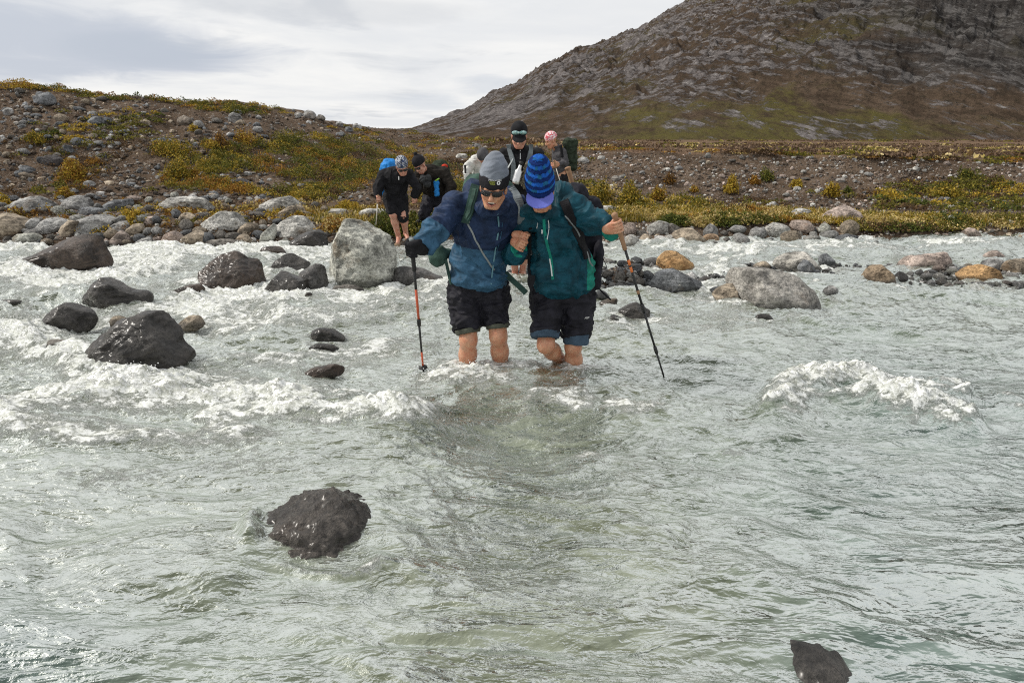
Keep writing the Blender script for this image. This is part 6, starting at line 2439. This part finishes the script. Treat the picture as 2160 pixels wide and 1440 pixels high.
    strap('hood_cord', root, tj, [(1156, 464), (1158, 484), (1154, 505)], .005, .004, M_ZIPPALE, .003, 14)
    strap('hood_cord', root, tj, [(1135, 470), (1133, 482)], .004, .004, M_ZIPPALE, .003, 8)
    cuff('sleeve_cuff', root, P(1285, 484, 4.352), P(1292, 483.5, 4.33), .072, .074, M_GREENACC, seed=6)
    cuff('sleeve_cuff', root, P(1094, 525.5, 4.475), P(1096, 524, 4.46), .058, .058, M_GREENACC, seed=7)
    # shorts
    S = Px()
    S.E(1188, 612, 4.68, 66, 38, .15, k=.03)
    S.C((1156, 622, 4.68), (1150, 702, 4.53), 37, 32, k=.03)
    S.C((1221, 622, 4.68), (1215, 708, 4.62), 37, 30, k=.03)
    S.cutball(P(1150, 706, 4.52), P(1149, 716, 4.50) - P(1151, 690, 4.55), .12)
    S.cutball(P(1215, 712, 4.62), P(1214, 724, 4.61) - P(1216, 695, 4.63), .12)
    v, q = S.build(.0065, 2)
    v = wrinkle(v, q, 61, .017, (4, 5, 12), .45)
    sh = put('shorts', v, q, M_BLACKN, root)
    ts = tree_of((v, q))
    cuff('shorts_cuff', root, P(1150, 699, 4.53), P(1149.5, 713, 4.51), .102, .098, M_SLATECUFF, seed=8)
    cuff('shorts_cuff', root, P(1215.5, 702, 4.62), P(1214, 725, 4.61), .097, .091, M_SLATECUFF, seed=9)
    c = cast(ts, 1238, 670)
    if c:
        writing('lettering', sh, 'REI', c[0], c[1], np.array((.05, 0, 1)), .020, M_WHITE)
    # pole with cork handle
    pole('black trekking pole with cork handle held out by the teal jacket hiker', P(1295, 449, 4.28), P(1404, 806, 4.44), [
        ('grip', 0, .20, .0165, .014, M_CORK), ('upper_shaft', .20, .55, .0088, .0085, M_CARBON), ('printed_band', .255, .285, .0093, .0093, M_ORANGEPRINT),
        ('printed_band', .295, .325, .0092, .0092, M_ORANGEPRINT), ('collar', .43, .45, .0105, .0105, M_CORK),
        ('lock', .51, .56, .014, .012, M_CARBON), ('middle_shaft', .56, .80, .0078, .0075, M_CARBON), ('lock', .77, .815, .0125, .011, M_CARBON),
        ('lower_shaft', .80, .97, .0068, .0062, M_CARBON), ('tip', .97, 1.0, .008, .005, M_RUBBER)], .985)
    # black backpack with things hung on it
    pr = empty('backpack', Vector(P(1215, 620, 4.9)), 'black hiking backpack worn by the hiker in the teal jacket', 'backpack')
    S = Px()
    S.box(P(1212, 508, 4.86), (.185, .12, .31), None, .07)
    v, q = S.build(.009, 2)
    v = wrinkle(v, q, 71, .012)
    put('main_bag', v, q, M_PACKK, pr)
    S = Px()
    S.E(1214, 412, 4.84, 26, 26, .11, k=.02)
    v, q = S.build(.008, 2)
    v = wrinkle(v, q, 72, .012)
    put('lid', v, q, M_PACKK, pr)
    S = Px()
    S.box(P(1258, 588, 4.66), (.03, .05, .075), None, .02)
    S.E(1262, 545, 4.72, 12, 40, .06, k=.02)
    v, q = S.build(.006, 2)
    v = wrinkle(v, q, 73, .006)
    put('hip_pocket', v, q, M_PACKK, pr)
    strap('shoulder_strap', pr, tj, [(1190, 425), (1200, 445), (1212, 475), (1226, 510), (1238, 545)], .062, .014, M_STRAPK, .012, 24)
    strap('strap_webbing', pr, tj, [(1188, 452), (1206, 474), (1220, 500), (1236, 540), (1246, 565)], .010, .004, M_WEBBING, .022, 24)
    strap('side_strap', pr, tj, [(1118, 480), (1117, 520), (1117, 560), (1121, 590)], .022, .006, M_STRAPK, .008, 20, 4.52)
    v, f = ribbon(spline([P(1122, 580, 4.5), P(1119, 605, 4.5), P(1124, 635, 4.5), P(1122, 655, 4.5)], 12), np.tile((0, -1, .2), (12, 1)), [.045, .05, .05, .04, .018, .012, .012, .012, .012, .012, .014, .02], .006)
    put('hip_buckle_strap', v, f, M_STRAPK, pr, smooth=False)
    v, f = tube(spline([P(1265, 610, 4.62), P(1275, 620, 4.6), P(1288, 632, 4.56)], 8), .006, 6)
    put('hanging_strap', v, f, M_STRAPK, pr)
    v, f = tube(spline([P(1262, 520, 4.7), P(1272, 545, 4.68), P(1280, 565, 4.68), P(1268, 560, 4.68)], 14), .003, 5)
    put('bungee_cord', v, f, M_STRAPK, pr)
    pole('cork handled pole strapped upright behind the teal jacket hiker', P(1197, 352, 4.92), P(1232, 470, 4.92), [
        ('grip', 0, .36, .018, .015, M_CORK), ('upper_shaft', .36, 1.0, .009, .009, M_CARBON)], None)


# ================================================================== C: hiker in the black cap on the bar
def hiker_cap():
    root = empty('person', Vector(P(1095, 592, 7.75)), 'hiker in black cap with mirrored goggles and black fleece, behind the leading two', 'person')
    H = Head(P(1095, 287, 7.55), (0, -.88, -.47), 0, 1.0)
    S = Px()
    neck = P(1096, 315, 7.66)
    add_head(S, H, neck)
    S.E(1096, 350, 7.72, 26, 34, .12, k=.03)
    S.E(1096, 440, 7.8, 26, 45, .11, k=.05)
    arm(S, P(1064, 328, 7.7), P(1054, 378, 7.66), P(1074, 398, 7.45))
    arm(S, P(1128, 328, 7.7), P(1142, 378, 7.66), P(1128, 400, 7.45))
    for e, s in (((1080, 400, 7.42), 1), ((1120, 402, 7.42), -1)):
        add_hand(S, P(*e), (0, -.3, 1), (.6 * s, -.8, 0), -s, 1, .012)
    leg(S, P(1084, 470, 7.8), P(1085, 535, 7.72), P(1086, 578, 7.9), P(1079, 590, 7.74), .88)
    leg(S, P(1108, 470, 7.8), P(1107, 532, 7.72), P(1102, 575, 7.9), P(1107, 588, 7.74), .88)
    put('body', *S.build(.0075, 1), M_SKIN2, root)
    for s in (-1, 1):
        S = Sdf()
        H.ell(S, (s * .031, .079, .0), (.014, .008, .006), 0)
        put('eye', *S.build(.004, 1), M_EYE, root)
    S = Sdf()
    H.ell(S, (0, -.012, .055), (.090, .107, .100), 0)
    S.cut(H.p(0, 0, .03), -H.U)
    H.ell(S, (0, .11, .034), (.075, .075, .010), .004, 'u', -12)
    put('cap', *S.build(.006, 2), M_BLACK, root)
    S = Sdf()
    for s in (-1, 1):
        H.ell(S, (s * .038, .083, .080), (.042, .020, .024), .01)
    put('goggles', *S.build(.005, 2), M_GOGGLE, root)
    S = Px()
    S.E(1097, 385, 7.74, 36, 55, .16, k=.05)
    S.E(1098, 345, 7.70, 44, 34, .15, k=.05)
    S.C((1063, 328, 7.69), (1133, 328, 7.69), 15, 15, k=.04)
    S.C((1061, 330, 7.69), (1054, 378, 7.66), 14, 12, k=.03)
    S.C((1055, 378, 7.66), (1073, 397, 7.47), 12, 10, k=.03)
    S.C((1135, 330, 7.69), (1144, 378, 7.66), 14, 12, k=.03)
    S.C((1144, 378, 7.66), (1128, 398, 7.47), 12, 10, k=.03)
    S.E(1096, 313, 7.62, 21, 11, .09, k=.03)
    H.ell(S, (0, .06, -.06), (.055, .075, .09), .012, 'd')
    v, q = S.build(.008, 2)
    v = wrinkle(v, q, 81, .010, (6, 6, 11))
    put('fleece_jacket', v, q, M_BLACK, root)
    tj = tree_of((v, q))
    strap('zip', root, tj, [(1097.5, 317), (1097.5, 336)], .009, .004, M_ZIPPALE, .003, 8)
    strap('chest_logo', root, tj, [(1122, 332.5), (1131, 331.5)], .010, .002, M_WHITE, .003, 5)
    S = Px()
    S.E(1096, 455, 7.78, 30, 40, .13, k=.03)
    S.C((1084, 470, 7.78), (1085, 536, 7.72), 17, 14, k=.03)
    S.C((1108, 470, 7.78), (1107, 534, 7.72), 17, 14, k=.03)
    v, q = S.build(.009, 2)
    put('shorts', wrinkle(v, q, 82, .01), q, M_BLACKN, root)
    for a, b in (((1086, 583, 7.9), (1078, 594, 7.72)), ((1102, 581, 7.9), (1108, 593, 7.72))):
        S = Sdf().cap(P(*a), P(*b), .042, .046)
        z = P(*b)[2] - .008
        S.cut((0, 0, z + .022), (0, 0, 1))
        put('sandal', *S.build(.008, 1), M_SOLE, root)
    pr = empty('backpack', Vector(P(1096, 440, 8.0)), 'grey strapped backpack on the hiker in the black cap', 'backpack')
    S = Px()
    S.box(P(1098, 375, 7.98), (.16, .11, .27), None, .06)
    put('main_bag', *S.build(.012, 2), M_PACKK, pr)
    strap('shoulder_strap', pr, tj, [(1073, 305), (1078, 325), (1084, 350), (1082, 380)], .055, .014, M_STRAPGREY, .012, 16, 7.6)
    strap('shoulder_strap', pr, tj, [(1119, 305), (1118, 325), (1113, 350), (1114, 380)], .055, .014, M_STRAPGREY, .012, 16, 7.6)
    strap('hose', pr, tj, [(1083, 334), (1078, 345), (1072, 356)], .014, .01, M_ZIPPALE, .02, 10, 7.6)
    # steel flask and string bag hung on the chest
    a, b = P(1099, 346, 7.46), P(1087, 388, 7.42)
    r = empty('steel_bottle', Vector(b), 'shiny steel bottle hanging on the chest of the hiker in the black cap', 'bottle')
    ts = np.linspace(0, 1, 12)
    v, f = tube(a + (b - a) * ts[:, None], np.interp(ts, [0, .05, .15, .28, .36, .95, 1], [.014, .02, .022, .026, .044, .044, .036]), 14)
    put('flask_body', v, f, M_STEEL, r)
    v, f = tube(np.array([a - (b - a) * .12, a - (b - a) * .1, a + (b - a) * .06]), [.018, .024, .024], 12)
    put('bottle_cap', v, f, M_RUBBER, r)
    S = Px()
    S.E(1116, 366, 7.48, 13, 30, .06, rot=-12, k=.02)
    S.E(1112, 384, 7.48, 14, 14, .06, k=.03)
    v, q = S.build(.007, 1)
    v = wrinkle(v, q, 83, .016, (26, 26, 14), .6)
    tag(put('string_bag', v, q, fabric('string_bag_cloth', (.13, .115, .085), .5, .9, 90), None, Vector(P(1114, 395, 7.48))),
        'crumpled grey brown bag hanging beside the steel bottle', 'bag')


# ================================================================== D: walker with the blue pack
def walker_blue_pack():
    root = empty('person', Vector(P(846, 515, 10.15)), 'bent walker in black jacket, shorts and patterned head scarf with a blue pack', 'person')
    H = Head(P(848, 351, 9.9), (.25, -.80, -.62), R(8), 1.0)
    S = Px()
    add_head(S, H, P(840, 365, 10.05))
    S.E(836, 385, 10.15, 18, 25, .11, k=.04)
    arm(S, P(810, 370, 10.1), P(798, 397, 10.0), P(797, 412, 9.9))
    arm(S, P(862, 370, 10.1), P(879, 395, 10.0), P(874, 415, 10.05))
    add_hand(S, P(798, 420, 9.86), (0, -.1, 1), (.1, -.9, -.5), 1, 1, .012)
    add_hand(S, P(872, 420, 10.05), (.2, -.1, 1), (-.4, -.5, -.7), 1, 1, .012)
    leg(S, P(824, 415, 10.2), P(829, 452, 9.95), P(841, 501, 10.2), P(839, 512, 10.02), .95)
    leg(S, P(844, 415, 10.2), P(851, 456, 10.0), P(856, 492, 10.35), P(860, 503, 10.2), .95)
    put('body', *S.build(.009, 1), M_SKIN2, root)
    S = Sdf()
    H.ell(S, (0, -.014, .058), (.090, .107, .098), 0)
    S.cut(H.p(0, 0, .028), -(H.U + .25 * H.F))
    put('head_scarf', *S.build(.007, 1), M_BUFF, root)
    shades(H, root, .005)
    S = Px()
    S.E(834, 388, 10.15, 27, 30, .15, k=.05)
    S.E(838, 370, 10.05, 27, 20, .15, k=.05)
    S.C((812, 367, 10.08), (862, 368, 10.06), 11, 11, k=.04)
    S.C((809, 369, 10.08), (797, 396, 10.0), 12, 10, k=.03)
    S.C((797, 396, 10.0), (797, 412, 9.92), 10, 8, k=.03)
    S.C((864, 370, 10.06), (879, 395, 10.0), 11, 9, k=.03)
    S.C((879, 395, 10.0), (874, 412, 10.05), 9, 8, k=.03)
    H.ell(S, (0, .05, -.03), (.06, .08, .10), .012, 'd')
    v, q = S.build(.010, 2)
    v = wrinkle(v, q, 91, .012)
    put('jacket', v, q, M_BLACK, root)
    tj = tree_of((v, q))
    strap('zip_pull', root, tj, [(841, 372), (841, 379)], .014, .006, M_WHITE, .004, 5)
    strap('pack_strap', root, tj, [(824, 356), (822, 370), (822, 386)], .05, .012, M_STRAPK, .01, 10)
    S = Px()
    S.E(832, 414, 10.18, 24, 17, .14, k=.03)
    S.C((823, 418, 10.18), (828, 446, 9.97), 15, 13, k=.03)
    S.C((846, 418, 10.18), (850, 458, 10.02), 15, 12, k=.03)
    v, q = S.build(.010, 2)
    put('shorts', wrinkle(v, q, 92, .012), q, M_BLACK, root)
    for a, b in (((841, 506, 10.2), (838, 516, 10.0)), ((856, 497, 10.35), (861, 507, 10.18))):
        S = Sdf().cap(P(*a), P(*b), .044, .046)
        S.cut((0, 0, P(*b)[2] + .012), (0, 0, 1))
        put('sandal', *S.build(.009, 1), M_SANDAL, root)
    pr = empty('backpack', Vector(P(815, 420, 10.4)), 'bright blue backpack on the bent walker in the patterned head scarf', 'backpack')
    S = Px()
    S.E(822, 358, 10.38, 20, 24, .13, k=.02)
    S.E(814, 385, 10.4, 18, 30, .13, k=.05)
    S.E(803, 396, 10.25, 7, 8, .05, k=.01)
    v, q = S.build(.011, 1)
    put('main_bag', wrinkle(v, q, 93, .014), q, M_BLUEPACK, pr)
    pole('thin pale walking pole of the bent walker with the blue pack', P(798, 412, 9.85), P(793, 474, 9.95), [
        ('grip', 0, .28, .017, .014, M_CORK), ('shaft', .28, 1.0, .010, .007, M_DULLSTEEL)], None)


# ================================================================== E: walker in long trousers
def walker_trousers():
    root = empty('person', Vector(P(905, 478, 11.4)), 'bent walker in dark beanie, sunglasses, brown black jacket and long trousers', 'person')
    H = Head(P(886, 349, 11.05), (-.45, -.72, -.53), R(10), 1.02)
    S = Px()
    add_head(S, H, P(897, 360, 11.2))
    S.E(912, 385, 11.35, 18, 26, .11, k=.04)
    arm(S, P(884, 368, 11.2), P(882, 398, 11.1), P(876, 416, 11.1))
    arm(S, P(934, 366, 11.3), P(950, 394, 11.2), P(944, 420, 11.1))
    add_hand(S, P(873, 423, 11.08), (.2, -.1, 1), (-.4, -.5, -.6), 1, 1.1, .012)
    add_hand(S, P(942, 427, 11.08), (.2, -.1, 1), (-.2, -.5, -.6), -1, 1.1, .012)
    leg(S, P(907, 415, 11.4), P(896, 448, 11.15), P(894, 466, 11.45), P(884, 470, 11.3), .9)
    leg(S, P(926, 415, 11.4), P(934, 448, 11.3), P(938, 474, 11.5), P(930, 480, 11.35), .9)
    put('body', *S.build(.009, 1), M_SKIN2, root)
    S = Sdf()
    H.ell(S, (0, -.014, .062), (.094, .110, .108), 0)
    H.ell(S, (.0, -.04, .185), (.03, .03, .028), .02)
    S.cut(H.p(0, 0, .026), -H.U)
    put('beanie', *S.build(.007, 1), M_HATBAND, root)
    shades(H, root, .005)
    S = Px()
    S.E(914, 388, 11.36, 28, 34, .16, rot=12, k=.05)
    S.E(908, 366, 11.25, 26, 19, .15, rot=-10, k=.05)
    S.C((888, 366, 11.2), (934, 364, 11.3), 10, 12, k=.04)
    S.C((884, 368, 11.18), (882, 398, 11.1), 11, 9, k=.03)
    S.C((882, 398, 11.1), (876, 416, 11.1), 9, 7, k=.03)
    S.C((936, 366, 11.28), (951, 394, 11.2), 13, 11, k=.03)
    S.C((951, 394, 11.2), (945, 418, 11.1), 11, 8, k=.03)
    H.ell(S, (0, .05, -.03), (.06, .08, .10), .012, 'd')
    v, q = S.build(.010, 2)
    put('jacket', wrinkle(v, q, 101, .014), q, M_BROWNBLACK, root)
    S = Px()
    S.E(916, 418, 11.4, 25, 17, .14, k=.03)
    S.C((907, 420, 11.38), (895, 449, 11.15), 16, 12, k=.03)
    S.C((895, 449, 11.15), (893, 464, 11.4), 12, 9, k=.02)
    S.C((927, 420, 11.38), (935, 449, 11.3), 16, 12, k=.03)
    S.C((935, 449, 11.3), (938, 472, 11.48), 12, 9, k=.02)
    v, q = S.build(.010, 2)
    put('trousers', wrinkle(v, q, 102, .014), q, M_BLACKN, root)
    for a, b in (((893, 464, 11.46), (881, 470, 11.28)), ((938, 474, 11.5), (928, 481, 11.32))):
        S = Sdf().cap(P(*a), P(*b), .052, .046, .0)
        S.cap(P(*a), P(*a) + np.array((0, 0, .08)), .05, .055, .02)
        put('boot', *S.build(.009, 1), M_SOLE, root)
    S = Px()
    S.E(893, 378, 10.98, 9, 9, .06, k=.01)
    S.E(903, 376, 10.98, 7, 8, .06, k=.01)
    S.E(901, 388, 10.98, 8, 7, .06, k=.02)
    v, q = S.build(.008, 1)
    tag(put('camera_case', wrinkle(v, q, 103, .012), q, fabric('case_grey', (.04, .042, .044), .4, .85), None, Vector(P(899, 395, 10.98))),
        'dark grey padded case hanging under the chin of the walker in long trousers', 'case')
    S = Px()
    S.box(P(921, 398, 11.12), (.042, .04, .125), None, .03)
    v, q = S.build(.008, 1)
    rb = put('water_bag', wrinkle(v, q, 104, .010), q, M_BLUEPACK, None, Vector(P(921, 414, 11.12)))
    tag(rb, 'narrow bright blue bag with green cord hanging at the side of the walker in trousers', 'bag')
    v, f = tube(spline([P(918, 382, 11.1), P(922, 379, 11.08), P(926, 377, 11.1)], 8), .012, 6)
    put('cord', v, f, plain('lime_cord', (.28, .55, .08), .7), rb)
    pr = empty('backpack', Vector(P(930, 420, 11.6)), 'dark backpack with a red corner on the back of the walker in long trousers', 'backpack')
    S = Px()
    S.E(928, 360, 11.6, 22, 22, .14, k=.03)
    S.E(932, 385, 11.62, 20, 30, .13, k=.05)
    v, q = S.build(.012, 1)
    put('main_bag', wrinkle(v, q, 105, .014), q, M_OLIVEPACK, pr)
    S = Px()
    S.E(938, 351, 11.5, 7, 5, .05)
    put('red_flap', *S.build(.01, 1), fabric('red_cloth', (.42, .04, .02), .2), pr)


# ================================================================== F: bent hiker in white behind the grey hat
def hiker_white():
    root = empty('person', Vector(P(1010, 470, 11.5)), 'hiker bent double in a white jacket and white gloves, half hidden by the grey beanie', 'person')
    H = Head(P(1021, 332, 11.2), (-.3, -.5, -.8), R(0), 1.0)
    S = Px()
    add_head(S, H, P(1020, 340, 11.4))
    S.E(1018, 355, 11.55, 16, 22, .11, k=.04)
    S.E(1014, 392, 11.6, 15, 20, .11, k=.04)
    arm(S, P(1003, 340, 11.4), P(989, 352, 11.25), P(984, 368, 11.15))
    arm(S, P(1036, 345, 11.4), P(1042, 372, 11.3), P(1040, 390, 11.2))
    leg(S, P(1008, 400, 11.6), P(1002, 432, 11.45), P(1002, 464, 11.6), P(996, 471, 11.45), .9)
    leg(S, P(1024, 400, 11.6), P(1026, 432, 11.45), P(1026, 464, 11.6), P(1024, 471, 11.45), .9)
    put('body', *S.build(.009, 1), M_SKIN2, root)
    S = Sdf()
    H.ell(S, (0, -.016, .060), (.092, .108, .100), 0)
    S.cut(H.p(0, 0, .026), -H.U)
    put('hat', *S.build(.007, 1), M_GREYCLOTH, root)
    S = Px()
    S.E(1016, 350, 11.5, 26, 25, .17, k=.05)
    S.E(1024, 372, 11.55, 22, 20, .15, k=.05)
    S.C((1003, 338, 11.42), (988, 352, 11.25), 11, 9, k=.03)
    S.C((988, 352, 11.25), (984, 364, 11.16), 9, 7, k=.03)
    S.C((1034, 345, 11.42), (1042, 372, 11.3), 10, 8, k=.03)
    H.ell(S, (0, .0, .03), (.10, .115, .12), .012, 'd')
    v, q = S.build(.010, 2)
    put('jacket', wrinkle(v, q, 111, .016), q, M_WHITECLOTH, root)
    S = Px()
    S.E(1014, 396, 11.6, 22, 16, .13, k=.03)
    S.C((1008, 402, 11.6), (1002, 434, 11.45), 14, 11, k=.03)
    S.C((1002, 434, 11.45), (1002, 462, 11.58), 11, 9, k=.03)
    S.C((1024, 402, 11.6), (1026, 434, 11.45), 14, 11, k=.03)
    S.C((1026, 434, 11.45), (1026, 462, 11.58), 11, 9, k=.03)
    v, q = S.build(.011, 2)
    put('trousers', wrinkle(v, q, 112, .014), q, M_BLACK, root)
    S = Sdf()
    add_hand(S, P(983, 372, 11.12), (0, -.1, 1), (-.2, -.6, -.6), 1, 1.15, .012, 1.25)
    put('glove', *S.build(.008, 1), M_WHITECLOTH, root)
    pole('thin dark red pole in the white glove of the bent hiker', P(981, 348, 11.1), P(985, 452, 11.1), [
        ('grip', 0, .24, .016, .014, M_RUBBER), ('shaft', .24, 1.0, .009, .008, plain('dark_red_shaft', (.16, .02, .03), .4))], None)


# ================================================================== G: hiker in the pink bandana
def hiker_bandana():
    root = empty('person', Vector(P(1184, 468, 11.8)), 'hiker in pink and white bandana and grey top standing sideways behind on the right', 'person')
    H = Head(P(1162, 297, 11.75), (-.88, -.36, -.30), 0, 1.0)
    S = Px()
    add_head(S, H, P(1172, 312, 11.8))
    S.E(1180, 335, 11.8, 11, 18, .10, k=.03)
    S.E(1184, 372, 11.8, 11, 18, .10, k=.04)
    arm(S, P(1187, 320, 11.7), P(1192, 344, 11.66), P(1176, 346, 11.5))
    arm(S, P(1172, 320, 11.95), P(1172, 342, 11.9), P(1166, 347, 11.65))
    add_hand(S, P(1170, 346, 11.46), (.2, -.1, 1), (-.8, -.4, 0), 1, 1.1, .013)
    add_hand(S, P(1165, 349, 11.62), (.2, -.1, 1), (-.8, -.4, 0), 1, 1.0, .013)
    leg(S, P(1180, 385, 11.75), P(1177, 430, 11.7), P(1184, 460, 11.8), P(1170, 467, 11.75), .85)
    leg(S, P(1188, 385, 11.9), P(1190, 430, 11.85), P(1196, 458, 12.0), P(1182, 465, 11.95), .85)
    put('body', *S.build(.009, 1), M_SKIN, root)
    S = Sdf()
    H.ell(S, (0, -.016, .055), (.092, .110, .098), 0)
    H.ell(S, (0, -.10, .0), (.05, .03, .05), .03)
    S.cut(H.p(0, 0, .020), -(H.U + .2 * H.F))
    put('bandana', *S.build(.007, 1), M_BANDANA, root)
    S = Sdf()
    H.ell(S, (.031, .079, .0), (.014, .008, .006), 0)
    H.ell(S, (-.031, .079, .0), (.014, .008, .006), 0)
    put('eye', *S.build(.004, 1), M_EYE, root)
    S = Px()
    S.E(1180, 346, 11.8, 15, 26, .15, k=.04)
    S.E(1180, 327, 11.8, 15, 15, .17, k=.04)
    S.C((1187, 320, 11.69), (1193, 344, 11.65), 8, 7, k=.02)
    S.C((1193, 344, 11.65), (1178, 346, 11.52), 7, 5, k=.02)
    S.C((1172, 320, 11.95), (1172, 342, 11.9), 8, 7, k=.02)
    S.C((1173, 342, 11.9), (1167, 347, 11.67), 7, 5, k=.02)
    S.E(1173, 310, 11.8, 9, 6, .08, k=.02)
    v, q = S.build(.009, 2)
    put('top', wrinkle(v, q, 121, .012), q, M_GREYCLOTH, root)
    S = Px()
    S.E(1184, 378, 11.82, 15, 18, .14, k=.03)
    S.C((1180, 385, 11.76), (1177, 430, 11.7), 12, 9, k=.03)
    S.C((1177, 430, 11.7), (1184, 456, 11.78), 9, 8, k=.03)
    S.C((1188, 385, 11.9), (1190, 430, 11.85), 12, 9, k=.03)
    S.C((1190, 430, 11.85), (1196, 454, 11.98), 9, 8, k=.03)
    v, q = S.build(.010, 2)
    put('trousers', wrinkle(v, q, 122, .012), q, M_BLACK, root)
    pr = empty('backpack', Vector(P(1204, 360, 11.9)), 'dark olive backpack on the hiker in the pink bandana', 'backpack')
    S = Px()
    S.box(P(1203, 326, 11.88), (.11, .16, .26), None, .06)
    S.E(1200, 302, 11.86, 13, 10, .12, k=.03)
    v, q = S.build(.010, 1)
    put('main_bag', wrinkle(v, q, 123, .016), q, M_OLIVEPACK, pr)
    S = Px()
    S.C((1183, 308, 11.64), (1186, 330, 11.62), 3.2, 3, k=.01)
    put('shoulder_strap', *S.build(.007, 1), M_STRAPK, pr)
    v, f = tube(np.array([P(1210, 318, 11.75), P(1211, 294, 11.75)]), .012, 6)
    put('side_rod', v, f, M_STRAPK, pr)
    pole('pale thin pole held by the hiker in the pink bandana', P(1168, 338, 11.42), P(1192, 418, 11.5), [
        ('grip', 0, .2, .015, .013, M_CORK), ('shaft', .2, 1.0, .008, .007, M_DULLSTEEL)], None)


hiker_blue()
hiker_teal()
hiker_cap()
walker_blue_pack()
walker_trousers()
hiker_white()
hiker_bandana()
